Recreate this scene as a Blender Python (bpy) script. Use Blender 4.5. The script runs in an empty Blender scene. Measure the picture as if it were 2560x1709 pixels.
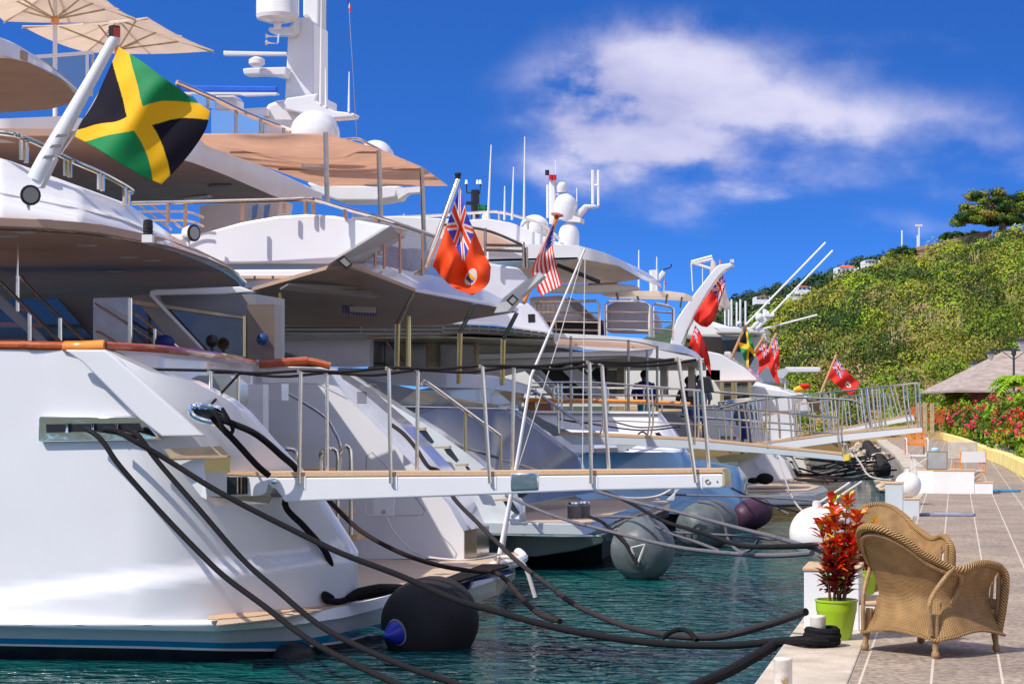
import bpy, math, random
import numpy as np
from mathutils import Vector, Matrix
R = math.radians
F = 5000.0; CX = 1280.0; HY = 1028.0; EYE = 2.7      # focal length and horizon of the photograph, eye height over the water
TH = math.atan(0.222); SN = math.sin(TH); CS = math.cos(TH)
Q = Vector((SN, CS, 0)); B = Vector((-CS, SN, 0)); UP = Vector((0, 0, 1))   # along the quay, towards the bows, up
S = bpy.context.scene
# ---------------------------------------------------------------- camera
cd = bpy.data.cameras.new('camera'); cam = bpy.data.objects.new('camera', cd); S.collection.objects.link(cam)
cam.location = (0, 0, EYE); cam.rotation_euler = (R(90), 0, 0)
cd.sensor_width = 36; cd.lens = F / 2560 * 36; cd.shift_y = (HY - 854.5) / 2560; cd.clip_end = 5000; cd.clip_start = 0.5
S.camera = cam
# ---------------------------------------------------------------- sun
SUNDIR = Vector((-0.64, -0.48, 0.92)).normalized()
sl = bpy.data.lights.new('sun', 'SUN'); sl.energy = 4.2; sl.angle = R(0.5); sl.color = (1.0, 0.945, 0.86)
so = bpy.data.objects.new('sun', sl); S.collection.objects.link(so)
so.rotation_euler = SUNDIR.to_track_quat('Z', 'Y').to_euler()
# ---------------------------------------------------------------- sky
W = bpy.data.worlds.new('World'); S.world = W; W.use_nodes = True
def sky():
    nt = W.node_tree; nt.nodes.clear(); N = nt.nodes.new; L = nt.links.new
    out = N('ShaderNodeOutputWorld'); bg = N('ShaderNodeBackground'); L(bg.outputs[0], out.inputs[0]); bg.inputs[1].default_value = 0.12525
    tc = N('ShaderNodeTexCoord'); sep = N('ShaderNodeSeparateXYZ'); L(tc.outputs['Generated'], sep.inputs[0])
    def M(op, a, b=None, c=None):
        m = N('ShaderNodeMath'); m.operation = op
        for i, v in enumerate((a, b, c)):
            if v is None: continue
            if isinstance(v, (int, float)): m.inputs[i].default_value = v
            else: L(v, m.inputs[i])
        return m.outputs[0]
    X, Y, Z = sep.outputs
    z2 = M('MULTIPLY_ADD', Z, 3.3, 0.09)
    cmb = N('ShaderNodeCombineXYZ'); L(X, cmb.inputs[0]); L(Y, cmb.inputs[1]); L(z2, cmb.inputs[2])
    nrm = N('ShaderNodeVectorMath'); nrm.operation = 'NORMALIZE'; L(cmb.outputs[0], nrm.inputs[0])
    st = N('ShaderNodeTexSky'); st.sky_type = 'NISHITA'; st.sun_disc = False
    st.sun_elevation = math.asin(SUNDIR.z); st.sun_rotation = math.atan2(SUNDIR.x, SUNDIR.y)
    st.air_density = 1.0; st.dust_density = 0.25; st.ozone_density = 3.0
    L(nrm.outputs[0], st.inputs[0])
    hs = N('ShaderNodeHueSaturation'); hs.inputs['Saturation'].default_value = 1.18; hs.inputs['Value'].default_value = 1.0; L(st.outputs[0], hs.inputs['Color'])
    tint = N('ShaderNodeMix'); tint.data_type = 'RGBA'; tint.blend_type = 'MULTIPLY'; tint.inputs[0].default_value = 1
    L(hs.outputs[0], tint.inputs[6]); tint.inputs[7].default_value = (0.42, 0.82, 1.42, 1)
    # cloud banks: soft ellipses in direction space, broken up by noise
    wn = N('ShaderNodeTexNoise'); wn.inputs['Scale'].default_value = 9; wn.inputs['Detail'].default_value = 5; wn.inputs['Roughness'].default_value = 0.55
    L(tc.outputs['Generated'], wn.inputs['Vector'])
    mp = N('ShaderNodeMapping'); mp.inputs['Scale'].default_value = (13, 13, 30); L(tc.outputs['Generated'], mp.inputs[0])
    fn = N('ShaderNodeTexNoise'); fn.inputs['Scale'].default_value = 1; fn.inputs['Detail'].default_value = 8; fn.inputs['Roughness'].default_value = 0.5
    L(mp.outputs[0], fn.inputs['Vector'])
    wx = M('MULTIPLY_ADD', wn.outputs[0], 0.06, -0.03); xx = M('ADD', X, wx)
    wz = M('MULTIPLY_ADD', wn.outputs[1] if False else fn.outputs[0], 0.05, -0.025); zz = M('ADD', Z, wz)
    blobs = [(1640, 235, 270, 140, 1.7), (1490, 300, 150, 110, 0.8), (1680, 400, 240, 60, 0.9), (1700, 130, 150, 60, 0.6), (1990, 250, 220, 75, 0.7), (2200, 330, 300, 65, 0.42),
             (2330, 250, 240, 50, 0.30), (2250, 120, 170, 35, 0.30), (2470, 370, 180, 50, 0.36), (1620, 520, 190, 45, 0.30), (2050, 440, 300, 45, 0.28), (2300, 540, 170, 40, 0.36), (1950, 130, 120, 40, 0.2)]
    tot = None
    for px, py, rx, ry, a in blobs:
        d = (1.0 + ((px - CX) / F) ** 2 + ((HY - py) / F) ** 2) ** 0.5
        ax = M('MULTIPLY', M('SUBTRACT', xx, (px - CX) / F / d), F / rx)
        az = M('MULTIPLY', M('SUBTRACT', zz, (HY - py) / F / d), F / ry)
        r2 = M('ADD', M('MULTIPLY', ax, ax), M('MULTIPLY', az, az))
        g = M('MULTIPLY', M('EXPONENT', M('MULTIPLY', r2, -0.9)), a)
        tot = g if tot is None else M('ADD', tot, g)
    front = M('GREATER_THAN', Y, 0.0)
    tot = M('MULTIPLY', tot, front)
    gn = N('ShaderNodeTexNoise'); gn.inputs['Scale'].default_value = 3.2; gn.inputs['Detail'].default_value = 7; L(tc.outputs['Generated'], gn.inputs['Vector'])
    glob = M('MULTIPLY', M('MAXIMUM', M('SUBTRACT', gn.outputs[0], 0.40), 0), 6.5)  # cloud out of view, made denser and whiter for more fill light
    inview = M('MULTIPLY', M('GREATER_THAN', Y, 0.93), M('LESS_THAN', Z, 0.3))
    glob = M('MULTIPLY', glob, M('SUBTRACT', 1, inview))
    wn2 = N('ShaderNodeTexNoise'); wn2.inputs['Scale'].default_value = 42; wn2.inputs['Detail'].default_value = 6; wn2.inputs['Roughness'].default_value = .6; L(tc.outputs['Generated'], wn2.inputs['Vector'])
    nz = M('ADD', M('MULTIPLY', fn.outputs[0], 1.9), M('MULTIPLY_ADD', wn2.outputs[0], .7, -1.3)); dens = M('MULTIPLY', tot, M('MULTIPLY_ADD', nz, 1.5, .85))
    dens = M('ADD', dens, glob)
    mr = N('ShaderNodeMapRange'); mr.interpolation_type = 'SMOOTHSTEP'; L(dens, mr.inputs[0]); mr.inputs[1].default_value = 0.10; mr.inputs[2].default_value = 1.20; mr.inputs[4].default_value = 0.82
    cloud = N('ShaderNodeRGB'); cloud.outputs[0].default_value = (5.0, 4.85, 6.6, 1)
    cl2 = N('ShaderNodeMix'); cl2.data_type = 'RGBA'; L(inview, cl2.inputs[0]); cl2.inputs[6].default_value = (8.2, 7.9, 7.9, 1)
    shade = N('ShaderNodeMix'); shade.data_type = 'RGBA'; sr = N('ShaderNodeMapRange'); L(fn.outputs[0], sr.inputs[0]); sr.inputs[1].default_value = .38; sr.inputs[2].default_value = .62; L(sr.outputs[0], shade.inputs[0]); shade.inputs[6].default_value = (4.0, 3.95, 5.7, 1); shade.inputs[7].default_value = (6.1, 5.85, 7.1, 1); L(shade.outputs[2], cl2.inputs[7])
    mix = N('ShaderNodeMix'); mix.data_type = 'RGBA'; L(mr.outputs[0], mix.inputs[0]); L(tint.outputs[2], mix.inputs[6]); L(cl2.outputs[2], mix.inputs[7])
    L(mix.outputs[2], bg.inputs[0])
sky()
S.view_settings.view_transform = 'Standard'; S.view_settings.look = 'None'; S.view_settings.gamma = 1; S.view_settings.exposure = 0.20
# ---------------------------------------------------------------- points of the place from sight lines
def P(px, py, d): return Vector(((px - CX) / F * d, d, EYE + (HY - py) / F * d))
def SD(px, u): return u / (CS + SN * (px - CX) / F)
def PS(px, py, u): return P(px, py, SD(px, u))                # on a boat's side (distance u along the quay)
def PT(px, py, v): return P(px, py, v / (SN - CS * (px - CX) / F))
def PZ(px, py, z): return P(px, py, F * (z - EYE) / (HY - py)) # on a level deck at height z
def lerp(a, b, t): return a + (b - a) * t
def curve1(pts, x):
    if x <= pts[0][0]: return pts[0][1]
    for (x0, y0), (x1, y1) in zip(pts, pts[1:]):
        if x <= x1: return y0 + (y1 - y0) * (x - x0) / (x1 - x0) if x1 > x0 else y1
    return pts[-1][1]
def sm(t): t = max(0., min(1., t)); return t * t * (3 - 2 * t)
# ---------------------------------------------------------------- materials
MAT = {}
def mat(name, col, rough=0.5, metal=0.0, coat=0.0, noise=0.0, nscale=5, bump=0.0, bscale=40, spec=0.5, sub=0.0, trans=0.0, ior=1.45, alpha=1.0, stretch=None):
    m = bpy.data.materials.new(name); m.use_nodes = True; nt = m.node_tree; b = nt.nodes['Principled BSDF']; N = nt.nodes.new; L = nt.links.new
    b.inputs['Base Color'].default_value = (*col, 1); b.inputs['Roughness'].default_value = rough; b.inputs['Metallic'].default_value = metal
    b.inputs['Coat Weight'].default_value = coat; b.inputs['Coat Roughness'].default_value = 0.08; b.inputs['Specular IOR Level'].default_value = spec
    b.inputs['Transmission Weight'].default_value = trans; b.inputs['IOR'].default_value = ior; b.inputs['Alpha'].default_value = alpha
    tc = N('ShaderNodeTexCoord'); vec = tc.outputs['Object']
    if stretch:
        mp = N('ShaderNodeMapping'); mp.inputs['Scale'].default_value = stretch; L(vec, mp.inputs[0]); vec = mp.outputs[0]
    if noise:
        n = N('ShaderNodeTexNoise'); n.inputs['Scale'].default_value = nscale; n.inputs['Detail'].default_value = 5; L(vec, n.inputs['Vector'])
        r = N('ShaderNodeValToRGB'); r.color_ramp.elements[0].position = 0.3; r.color_ramp.elements[1].position = 0.72
        r.color_ramp.elements[0].color = (*[c * (1 - noise) for c in col], 1); r.color_ramp.elements[1].color = (*[min(1, c * (1 + noise)) for c in col], 1)
        L(n.outputs[0], r.inputs[0]); L(r.outputs[0], b.inputs['Base Color'])
    if bump:
        n = N('ShaderNodeTexNoise'); n.inputs['Scale'].default_value = bscale; n.inputs['Detail'].default_value = 3; L(vec, n.inputs['Vector'])
        bp = N('ShaderNodeBump'); bp.inputs['Strength'].default_value = bump; bp.inputs['Distance'].default_value = 0.02; L(n.outputs[0], bp.inputs['Height']); L(bp.outputs[0], b.inputs['Normal'])
    MAT[name] = m; return m
def translucent(m, f):
    nt = m.node_tree; N = nt.nodes.new; L = nt.links.new; p = nt.nodes['Principled BSDF']; tr = N('ShaderNodeBsdfTranslucent'); mx = N('ShaderNodeMixShader'); mx.inputs[0].default_value = f
    lk = p.inputs['Base Color'].links; 
    if lk: L(lk[0].from_socket, tr.inputs[0])
    else: tr.inputs[0].default_value = p.inputs['Base Color'].default_value
    o = [n for n in nt.nodes if n.type == 'OUTPUT_MATERIAL'][0]; L(p.outputs[0], mx.inputs[1]); L(tr.outputs[0], mx.inputs[2]); L(mx.outputs[0], o.inputs[0])
def N_(m): return m.node_tree.nodes.new
white = mat('gelcoat_white', (.71, .71, .73), .16, coat=.6, noise=.025, nscale=1.1, bump=.035, bscale=1.6)
whitm = mat('matt_white', (.78, .78, .78), .45, noise=.04, nscale=3)
cream = mat('cream_gelcoat', (.80, .77, .71), .2, coat=.5, bump=.03, bscale=2)
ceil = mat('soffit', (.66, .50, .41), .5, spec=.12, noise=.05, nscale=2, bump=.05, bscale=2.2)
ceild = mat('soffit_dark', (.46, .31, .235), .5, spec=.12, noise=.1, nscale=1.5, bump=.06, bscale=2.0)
hullgrey = mat('hull_grey', (.36, .41, .46), .12, coat=.8, noise=.06, nscale=1.2, bump=.04, bscale=1.8)
hulldk = mat('hull_slate', (.16, .21, .25), .12, coat=.8, noise=.1, nscale=1.2, bump=.04, bscale=1.8)
hullgreen = mat('hull_green', (.045, .075, .075), .14, coat=.7, noise=.15, nscale=2, bump=.04, bscale=2)
hullblue = mat('hull_blue', (.13, .36, .64), .22, coat=.6, noise=.18, nscale=.7, bump=.10, bscale=1.5)
palegrey = mat('pale_grey', (.52, .57, .60), .2, coat=.5, noise=.03)
navy = mat('navy', (.02, .03, .22), .35, noise=.2)
black = mat('black', (.012, .012, .014), .45)
blackr = mat('black_cloth', (.012, .011, .012), .85, spec=.15, noise=.25, nscale=30, bump=.4, bscale=90)
glass = mat('dark_glass', (.012, .012, .014), .05, coat=1.0, bump=.05, bscale=1.2)
boot = mat('antifoul', (.012, .016, .022), .35, noise=.3, nscale=6)
teal = mat('stripe_blue', (.0, .19, .38), .2, coat=.5)
steel = mat('steel', (.86, .76, .64), .16, metal=1.0, noise=.10, nscale=8)
steeld = mat('steel_dark', (.40, .34, .29), .2, metal=1.0, noise=.2, nscale=5)
chrome = mat('chrome', (.82, .84, .88), .05, metal=1.0, bump=.08, bscale=2.5)
brass = mat('brass', (.62, .50, .24), .25, metal=1.0)
varn = mat('varnish', (.42, .085, .02), .12, coat=1.0, noise=.35, nscale=4, stretch=(2, 20, 20))
varno = mat('varnish_orange', (.85, .27, .03), .15, coat=1.0, noise=.25, nscale=5)
teak = mat('teak', (.60, .39, .22), .55, noise=.18, nscale=14, stretch=(1, 9, 9), bump=.15)
awn = mat('awning_tan', (.88, .68, .56), .9, noise=.06, nscale=2, bump=.2, bscale=3)
cvs = mat('canvas_cream', (.88, .80, .71), .9, noise=.05, nscale=3, bump=.2, bscale=4)
rubber = mat('fender_grey', (.11, .13, .14), .45, noise=.22, nscale=4, bump=.5, bscale=7)
rubberb = mat('fender_black', (.017, .015, .016), .8, noise=.3, nscale=3, bump=.35, bscale=30)
purple = mat('fender_plum', (.055, .018, .045), .5, noise=.3, nscale=5)
fwhite = mat('fender_white', (.82, .81, .79), .35, noise=.05, nscale=3, coat=.2)
ropew = mat('rope_white', (.72, .69, .66), .8, bump=.8, bscale=120)
red = mat('flag_red', (.80, .03, .015), .7); fora = mat('flag_orange_red', (.92, .085, .01), .7); fwh = mat('flag_white', (.84, .82, .80), .7)
fbl = mat('flag_blue', (.03, .035, .22), .7); fye = mat('flag_yellow', (.95, .55, .0), .6); fgr = mat('flag_green', (.0, .27, .075), .6); fbk = mat('flag_black', (.010, .008, .016), .75, spec=.15)
fbl2 = mat('flag_blue_bright', (.04, .05, .45), .7)
blueart = mat('blue_cover', (.01, .12, .62), .6, noise=.1)
bluewb = mat('blue_panel', (.14, .33, .72), .3)
translucent(awn, .6); translucent(cvs, .6)
for m_ in (red, fora, fwh, fye, fgr): translucent(m_, .25)
skin = mat('skin', (.20, .09, .055), .6); hair = mat('hair', (.012, .009, .008), .7); shirt = mat('shirt_blue', (.025, .03, .26), .85); turq = mat('cloth_turquoise', (.03, .33, .38), .8)
shirtg = mat('shirt_grey', (.17, .20, .26), .85)
inter = mat('interior', (.08, .055, .035), .4, noise=.5, nscale=2); interw = mat('interior_light', (.50, .41, .26), .35, noise=.3, nscale=4)
redl = mat('lamp_red', (.55, .015, .01), .2); lens = mat('lamp_lens', (.25, .25, .23), .1, coat=1)
def ropemat(name, col, sc=55, hi=1.7):
    m = mat(name, col, .75, spec=.12); nt = m.node_tree; N = nt.nodes.new; L = nt.links.new; b = nt.nodes['Principled BSDF']
    uv = N('ShaderNodeUVMap'); mp = N('ShaderNodeMapping'); mp.inputs['Scale'].default_value = (sc, 3, 1); L(uv.outputs[0], mp.inputs[0])
    w1 = N('ShaderNodeTexWave'); w1.wave_type = 'BANDS'; w1.bands_direction = 'DIAGONAL'; w1.inputs['Scale'].default_value = 1.0; w1.inputs['Distortion'].default_value = 1.2; L(mp.outputs[0], w1.inputs['Vector'])
    r = N('ShaderNodeValToRGB'); r.color_ramp.elements[0].color = (*[c * .25 for c in col], 1); r.color_ramp.elements[1].color = (*[min(1, c * hi) for c in col], 1)  # strand grooves coloured dark and ridges light, as shade and highlights
    L(w1.outputs[0], r.inputs[0]); L(r.outputs[0], b.inputs['Base Color'])
    bp = N('ShaderNodeBump'); bp.inputs['Distance'].default_value = .01; bp.inputs['Strength'].default_value = .7; L(w1.outputs[0], bp.inputs['Height']); L(bp.outputs[0], b.inputs['Normal'])
    return m
ropek = ropemat('rope_black', (.013, .012, .0135), hi=2.4); ropeg = ropemat('rope_grey', (.20, .19, .22)); ropel = ropemat('rope_pale', (.6, .56, .54))
ropek2 = mat('rope_black_far', (.012, .010, .012), .7, spec=.2, noise=.4, nscale=20)
def teakdeck():
    m = mat('teak_deck', (.62, .45, .31), .6); nt = m.node_tree; N = nt.nodes.new; L = nt.links.new; b = nt.nodes['Principled BSDF']
    g = N('ShaderNodeNewGeometry'); mp = N('ShaderNodeMapping'); mp.inputs['Rotation'].default_value = (0, 0, -TH); 
    mp0 = N('ShaderNodeMapping'); mp0.vector_type = 'POINT'; mp0.inputs['Rotation'].default_value = (0, 0, TH); L(g.outputs['Position'], mp0.inputs[0])
    sp = N('ShaderNodeSeparateXYZ'); L(mp0.outputs[0], sp.inputs[0])
    f = N('ShaderNodeMath'); f.operation = 'MULTIPLY'; L(sp.outputs[1], f.inputs[0]); f.inputs[1].default_value = 1 / .06
    fr = N('ShaderNodeMath'); fr.operation = 'FRACT'; L(f.outputs[0], fr.inputs[0])
    lt = N('ShaderNodeMath'); lt.operation = 'LESS_THAN'; L(fr.outputs[0], lt.inputs[0]); lt.inputs[1].default_value = .12
    n = N('ShaderNodeTexNoise'); n.inputs['Scale'].default_value = 3; L(g.outputs['Position'], n.inputs['Vector'])
    r = N('ShaderNodeValToRGB'); r.color_ramp.elements[0].color = (.50, .34, .22, 1); r.color_ramp.elements[1].color = (.70, .53, .38, 1); L(n.outputs[0], r.inputs[0])
    mx = N('ShaderNodeMix'); mx.data_type = 'RGBA'; L(lt.outputs[0], mx.inputs[0]); L(r.outputs[0], mx.inputs[6]); mx.inputs[7].default_value = (.06, .045, .04, 1); L(mx.outputs[2], b.inputs['Base Color'])
    return m
tdeck = teakdeck()
# ---------------------------------------------------------------- mesh building
WLOC = {}
class MB:
    def __init__(s): s.v = []; s.f = []; s.mi = []; s.uv = []; s.m = 0
    def mat(s, i): s.m = i; return s
    def add(s, vs, fs, uvs=None):
        o = len(s.v); s.v += [tuple(v) for v in vs]
        for k, f in enumerate(fs):
            s.f.append([i + o for i in f]); s.mi.append(s.m); s.uv.append(uvs[k] if uvs else None)
        return s
    def prism(s, pts, off):
        n = len(pts); off = Vector(off); A = [Vector(p) for p in pts]; Bp = [p + off for p in A]
        return s.add(A + Bp, [list(range(n))[::-1], list(range(n, 2 * n))] + [[i, (i + 1) % n, (i + 1) % n + n, i + n] for i in range(n)])
    def box(s, c, dx, dy, dz, rot=0., ax=None):    # c = centre of the base
        c = Vector(c); X, Y = ax if ax else (Vector((math.cos(rot), math.sin(rot), 0)), Vector((-math.sin(rot), math.cos(rot), 0)))
        a = X * dx / 2; b = Y * dy / 2
        return s.prism([c - a - b, c + a - b, c + a + b, c - a + b], UP * dz)
    def tube(s, pts, r, seg=8, smooth=True, caps=True, closed=False):
        pts = [Vector(p) for p in pts]
        if smooth and len(pts) > 2: pts = catmull(pts, closed=closed)
        n = len(pts); rs = r if isinstance(r, (list, tuple)) else None
        if rs and len(rs) != n: rs = [curve1([(i / (len(r) - 1), q) for i, q in enumerate(r)], j / (n - 1)) for j in range(n)]
        ref = Vector((0.3, 0.2, 1)).normalized(); vs = []; L = 0; ls = []
        for i, p in enumerate(pts):
            t = (pts[(i + 1) % n] - pts[i - 1]) if closed else (pts[min(i + 1, n - 1)] - pts[max(i - 1, 0)])
            t = t.normalized() if t.length > 1e-9 else UP
            if abs(t.dot(ref)) > .96: ref = Vector((1, .1, .2)).normalized()
            a = t.cross(ref).normalized(); b = t.cross(a).normalized(); ref = -b if False else ref
            rr = rs[i] if rs else r
            if i: L += (p - pts[i - 1]).length
            ls.append(L)
            for k in range(seg):
                an = 2 * math.pi * k / seg; vs.append(p + a * math.cos(an) * rr + b * math.sin(an) * rr)
        fs = []; uvs = []
        for i in range(n if closed else n - 1):
            j = (i + 1) % n
            for k in range(seg):
                fs.append([i * seg + k, i * seg + (k + 1) % seg, j * seg + (k + 1) % seg, j * seg + k])
                l1 = ls[j] if j else ls[i] + .1
                uvs.append([(ls[i], k / seg), (ls[i], (k + 1) / seg), (l1, (k + 1) / seg), (l1, k / seg)])
        s.add(vs, fs, uvs)
        if caps and not closed:
            o = len(s.v) - len(vs); s.f.append([o + k for k in range(seg)][::-1]); s.mi.append(s.m); s.uv.append(None)
            s.f.append([o + (n - 1) * seg + k for k in range(seg)]); s.mi.append(s.m); s.uv.append(None)
        return s
    def lathe(s, c, prof, axis=UP, seg=24):      # prof: (radius, height)
        axis = Vector(axis).normalized(); a = axis.orthogonal().normalized(); b = axis.cross(a); c = Vector(c); vs = []; n = len(prof)
        for r, h in prof:
            for k in range(seg):
                an = 2 * math.pi * k / seg; vs.append(c + axis * h + (a * math.cos(an) + b * math.sin(an)) * max(r, 1e-4))
        fs = [[i * seg + k, i * seg + (k + 1) % seg, (i + 1) * seg + (k + 1) % seg, (i + 1) * seg + k] for i in range(n - 1) for k in range(seg)]
        fs += [[k for k in range(seg)][::-1], [(n - 1) * seg + k for k in range(seg)]]
        return s.add(vs, fs)
    def ball(s, c, r, sz=1.0, seg=20, rings=12, axis=UP):
        return s.lathe(c, [(r * math.sin(math.pi * i / rings), -r * sz * math.cos(math.pi * i / rings)) for i in range(rings + 1)], axis, seg)
    def grid(s, G, thick=None, uvf=None):        # G rows of Vectors; thick = offset Vector closes it into a solid
        nr = len(G); nc = len(G[0]); vs = [p for row in G for p in row]
        fs = [[i * nc + j, i * nc + j + 1, (i + 1) * nc + j + 1, (i + 1) * nc + j] for i in range(nr - 1) for j in range(nc - 1)]
        uvs = [[(j / (nc - 1), i / (nr - 1)), ((j + 1) / (nc - 1), i / (nr - 1)), ((j + 1) / (nc - 1), (i + 1) / (nr - 1)), (j / (nc - 1), (i + 1) / (nr - 1))] for i in range(nr - 1) for j in range(nc - 1)]
        if thick is None: return s.add(vs, fs, uvs)
        th = Vector(thick); n = len(vs); vs2 = vs + [p + th for p in vs]
        fs2 = fs + [[a + n for a in f][::-1] for f in fs]
        rim = [i for i in range(nc)] + [i * nc + nc - 1 for i in range(1, nr)] + [(nr - 1) * nc + j for j in range(nc - 2, -1, -1)] + [i * nc for i in range(nr - 2, 0, -1)]
        fs2 += [[rim[(k + 1) % len(rim)], rim[k], rim[k] + n, rim[(k + 1) % len(rim)] + n] for k in range(len(rim))]
        return s.add(vs2, fs2)
    def sheet(s, top, bot, dfun, thick, cols=40, rows=8):   # outline between two curves given left to right
        x0 = max(top[0][0], bot[0][0]); x1 = min(top[-1][0], bot[-1][0]); G = []
        for i in range(rows + 1):
            row = []
            for j in range(cols + 1):
                x = lerp(x0, x1, j / cols); y = lerp(curve1(top, x), curve1(bot, x), i / rows); row.append(P(x, y, dfun(x, y)))
            G.append(row)
        return s.grid(G, thick)
    def build(s, name, mats, parent=None, smooth=True, bevel=0.0, angle=35, bseg=2):
        if not isinstance(mats, (list, tuple)): mats = [mats]
        V = np.array(s.v, dtype=float); lo = V.min(0); hi = V.max(0); base = Vector(((lo[0] + hi[0]) / 2, (lo[1] + hi[1]) / 2, lo[2]))
        me = bpy.data.meshes.new(name); me.from_pydata((V - np.array(base)).tolist(), [], s.f)
        for m in mats: me.materials.append(m)
        me.polygons.foreach_set('material_index', s.mi); me.polygons.foreach_set('use_smooth', [smooth] * len(s.f))
        if any(u is not None for u in s.uv):
            ul = me.uv_layers.new(name='UVMap'); flat = []
            for f, u in zip(s.f, s.uv): flat += [c for q in (u or [(0, 0)] * len(f)) for c in q]
            ul.data.foreach_set('uv', flat)
        me.update()
        o = bpy.data.objects.new(name, me); S.collection.objects.link(o)
        if parent is not None:
            o.parent = parent; o.location = base - WLOC[parent.name]
        else: o.location = base
        WLOC[o.name] = base
        if bevel:
            bv = o.modifiers.new('bevel', 'BEVEL'); bv.width = bevel; bv.segments = bseg; bv.limit_method = 'ANGLE'; bv.angle_limit = R(angle)
        if smooth:
            me.set_sharp_from_angle(angle=R(angle))
        return o
def catmull(pts, n=6, closed=False):
    out = []; N = len(pts)
    for i in range(N if closed else N - 1):
        if closed: p0, p1, p2, p3 = pts[i - 1], pts[i], pts[(i + 1) % N], pts[(i + 2) % N]
        else: p0, p1, p2, p3 = pts[max(i - 1, 0)], pts[i], pts[i + 1], pts[min(i + 2, N - 1)]
        for k in range(n):
            t = k / n; out.append(0.5 * ((2 * p1) + (p2 - p0) * t + (2 * p0 - 5 * p1 + 4 * p2 - p3) * t * t + (3 * p1 - p0 - 3 * p2 + p3) * t ** 3))
    if not closed: out.append(pts[-1].copy())
    return out
def tag(o, label=None, cat=None, group=None, kind=None):
    if label: o['label'] = label
    if cat: o['category'] = cat
    if group: o['group'] = group
    if kind: o['kind'] = kind
    return o
def thing(name, loc, label, cat, group=None):
    e = bpy.data.objects.new(name, None); S.collection.objects.link(e); e.empty_display_size = .3; e.location = loc; WLOC[e.name] = Vector(loc)
    return tag(e, label, cat, group)
def copy_tree(o, loc, rotz=0., scale=1., parent=None, label=None):
    c = o.copy(); S.collection.objects.link(c); c.parent = parent
    if parent is None:
        c.location = loc; c.rotation_euler = (0, 0, rotz); c.scale = (scale,) * 3
        if label: c['label'] = label
    for ch in list(o.children): copy_tree(ch, None, parent=c)
    return c
def slab(pts, u, t, b=None):            # outline on a boat's side plane, extruded across the boat
    return (b or MB()).prism([PS(x, y, u) for x, y in pts], Q * t)
def plate(pts, z, t, b=None):
    return (b or MB()).prism([PZ(x, y, z) for x, y in pts], UP * t)
def floor(z, pts, t, b=None): return (b or MB()).prism([Vector(((px - CX) / F * d, d, z)) for px, d in pts], UP * -t)
def rail(pts, r=.02, b=None, seg=8, smooth=True): return (b or MB()).tube([P(*p) for p in pts], r, seg, smooth)
def tree_pos(o): return WLOC[o.name]
# ================================================================ SETTING
def water():
    b = MB(); b.prism([(-400, -60, -0.02), (600, -60, -.02), (600, 2500, -.02), (-900, 2500, -.02)], (0, 0, .02))
    m = mat('water', (.0, .03, .034), .04, spec=.5, ior=1.33); nt = m.node_tree; N = nt.nodes.new; L = nt.links.new; p = nt.nodes['Principled BSDF']
    g = N('ShaderNodeNewGeometry')
    mp = N('ShaderNodeMapping'); mp.inputs['Scale'].default_value = (1.1, 1.5, 1); mp.inputs['Rotation'].default_value = (0, 0, .25); L(g.outputs['Position'], mp.inputs[0])
    n1 = N('ShaderNodeTexNoise'); n1.inputs['Scale'].default_value = .8; n1.inputs['Detail'].default_value = 2; n1.inputs['Distortion'].default_value = .3; L(mp.outputs[0], n1.inputs['Vector'])
    n2 = N('ShaderNodeTexNoise'); n2.inputs['Scale'].default_value = 2.7; n2.inputs['Detail'].default_value = 2.5; n2.inputs['Distortion'].default_value = .6; L(mp.outputs[0], n2.inputs['Vector'])
    b1 = N('ShaderNodeBump'); b1.inputs['Strength'].default_value = 1; b1.inputs['Distance'].default_value = .26; L(n1.outputs[0], b1.inputs['Height'])
    b2 = N('ShaderNodeBump'); b2.inputs['Strength'].default_value = 1; b2.inputs['Distance'].default_value = .20; L(n2.outputs[0], b2.inputs['Height']); L(b1.outputs[0], b2.inputs['Normal']); L(b2.outputs[0], p.inputs['Normal'])
    n3 = N('ShaderNodeTexNoise'); n3.inputs['Scale'].default_value = .25; L(g.outputs['Position'], n3.inputs['Vector'])
    r = N('ShaderNodeValToRGB'); r.color_ramp.elements[0].color = (.0, .025, .033, 1); r.color_ramp.elements[1].color = (.006, .10, .095, 1); r.color_ramp.elements[0].position = .35; r.color_ramp.elements[1].position = .65
    L(n3.outputs[0], r.inputs[0]); L(r.outputs[0], p.inputs['Base Color'])
    tag(b.build('water', m, smooth=False), kind='structure')
water()
EDGE = [(-20, -5.65), (12.5, 1.55), (30, 5.43), (45, 8.77), (60, 11.8), (80, 15.3), (110, 20.2), (150, 27), (250, 43), (420, 66)]
def edge_x(d): return curve1(EDGE, d)
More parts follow.
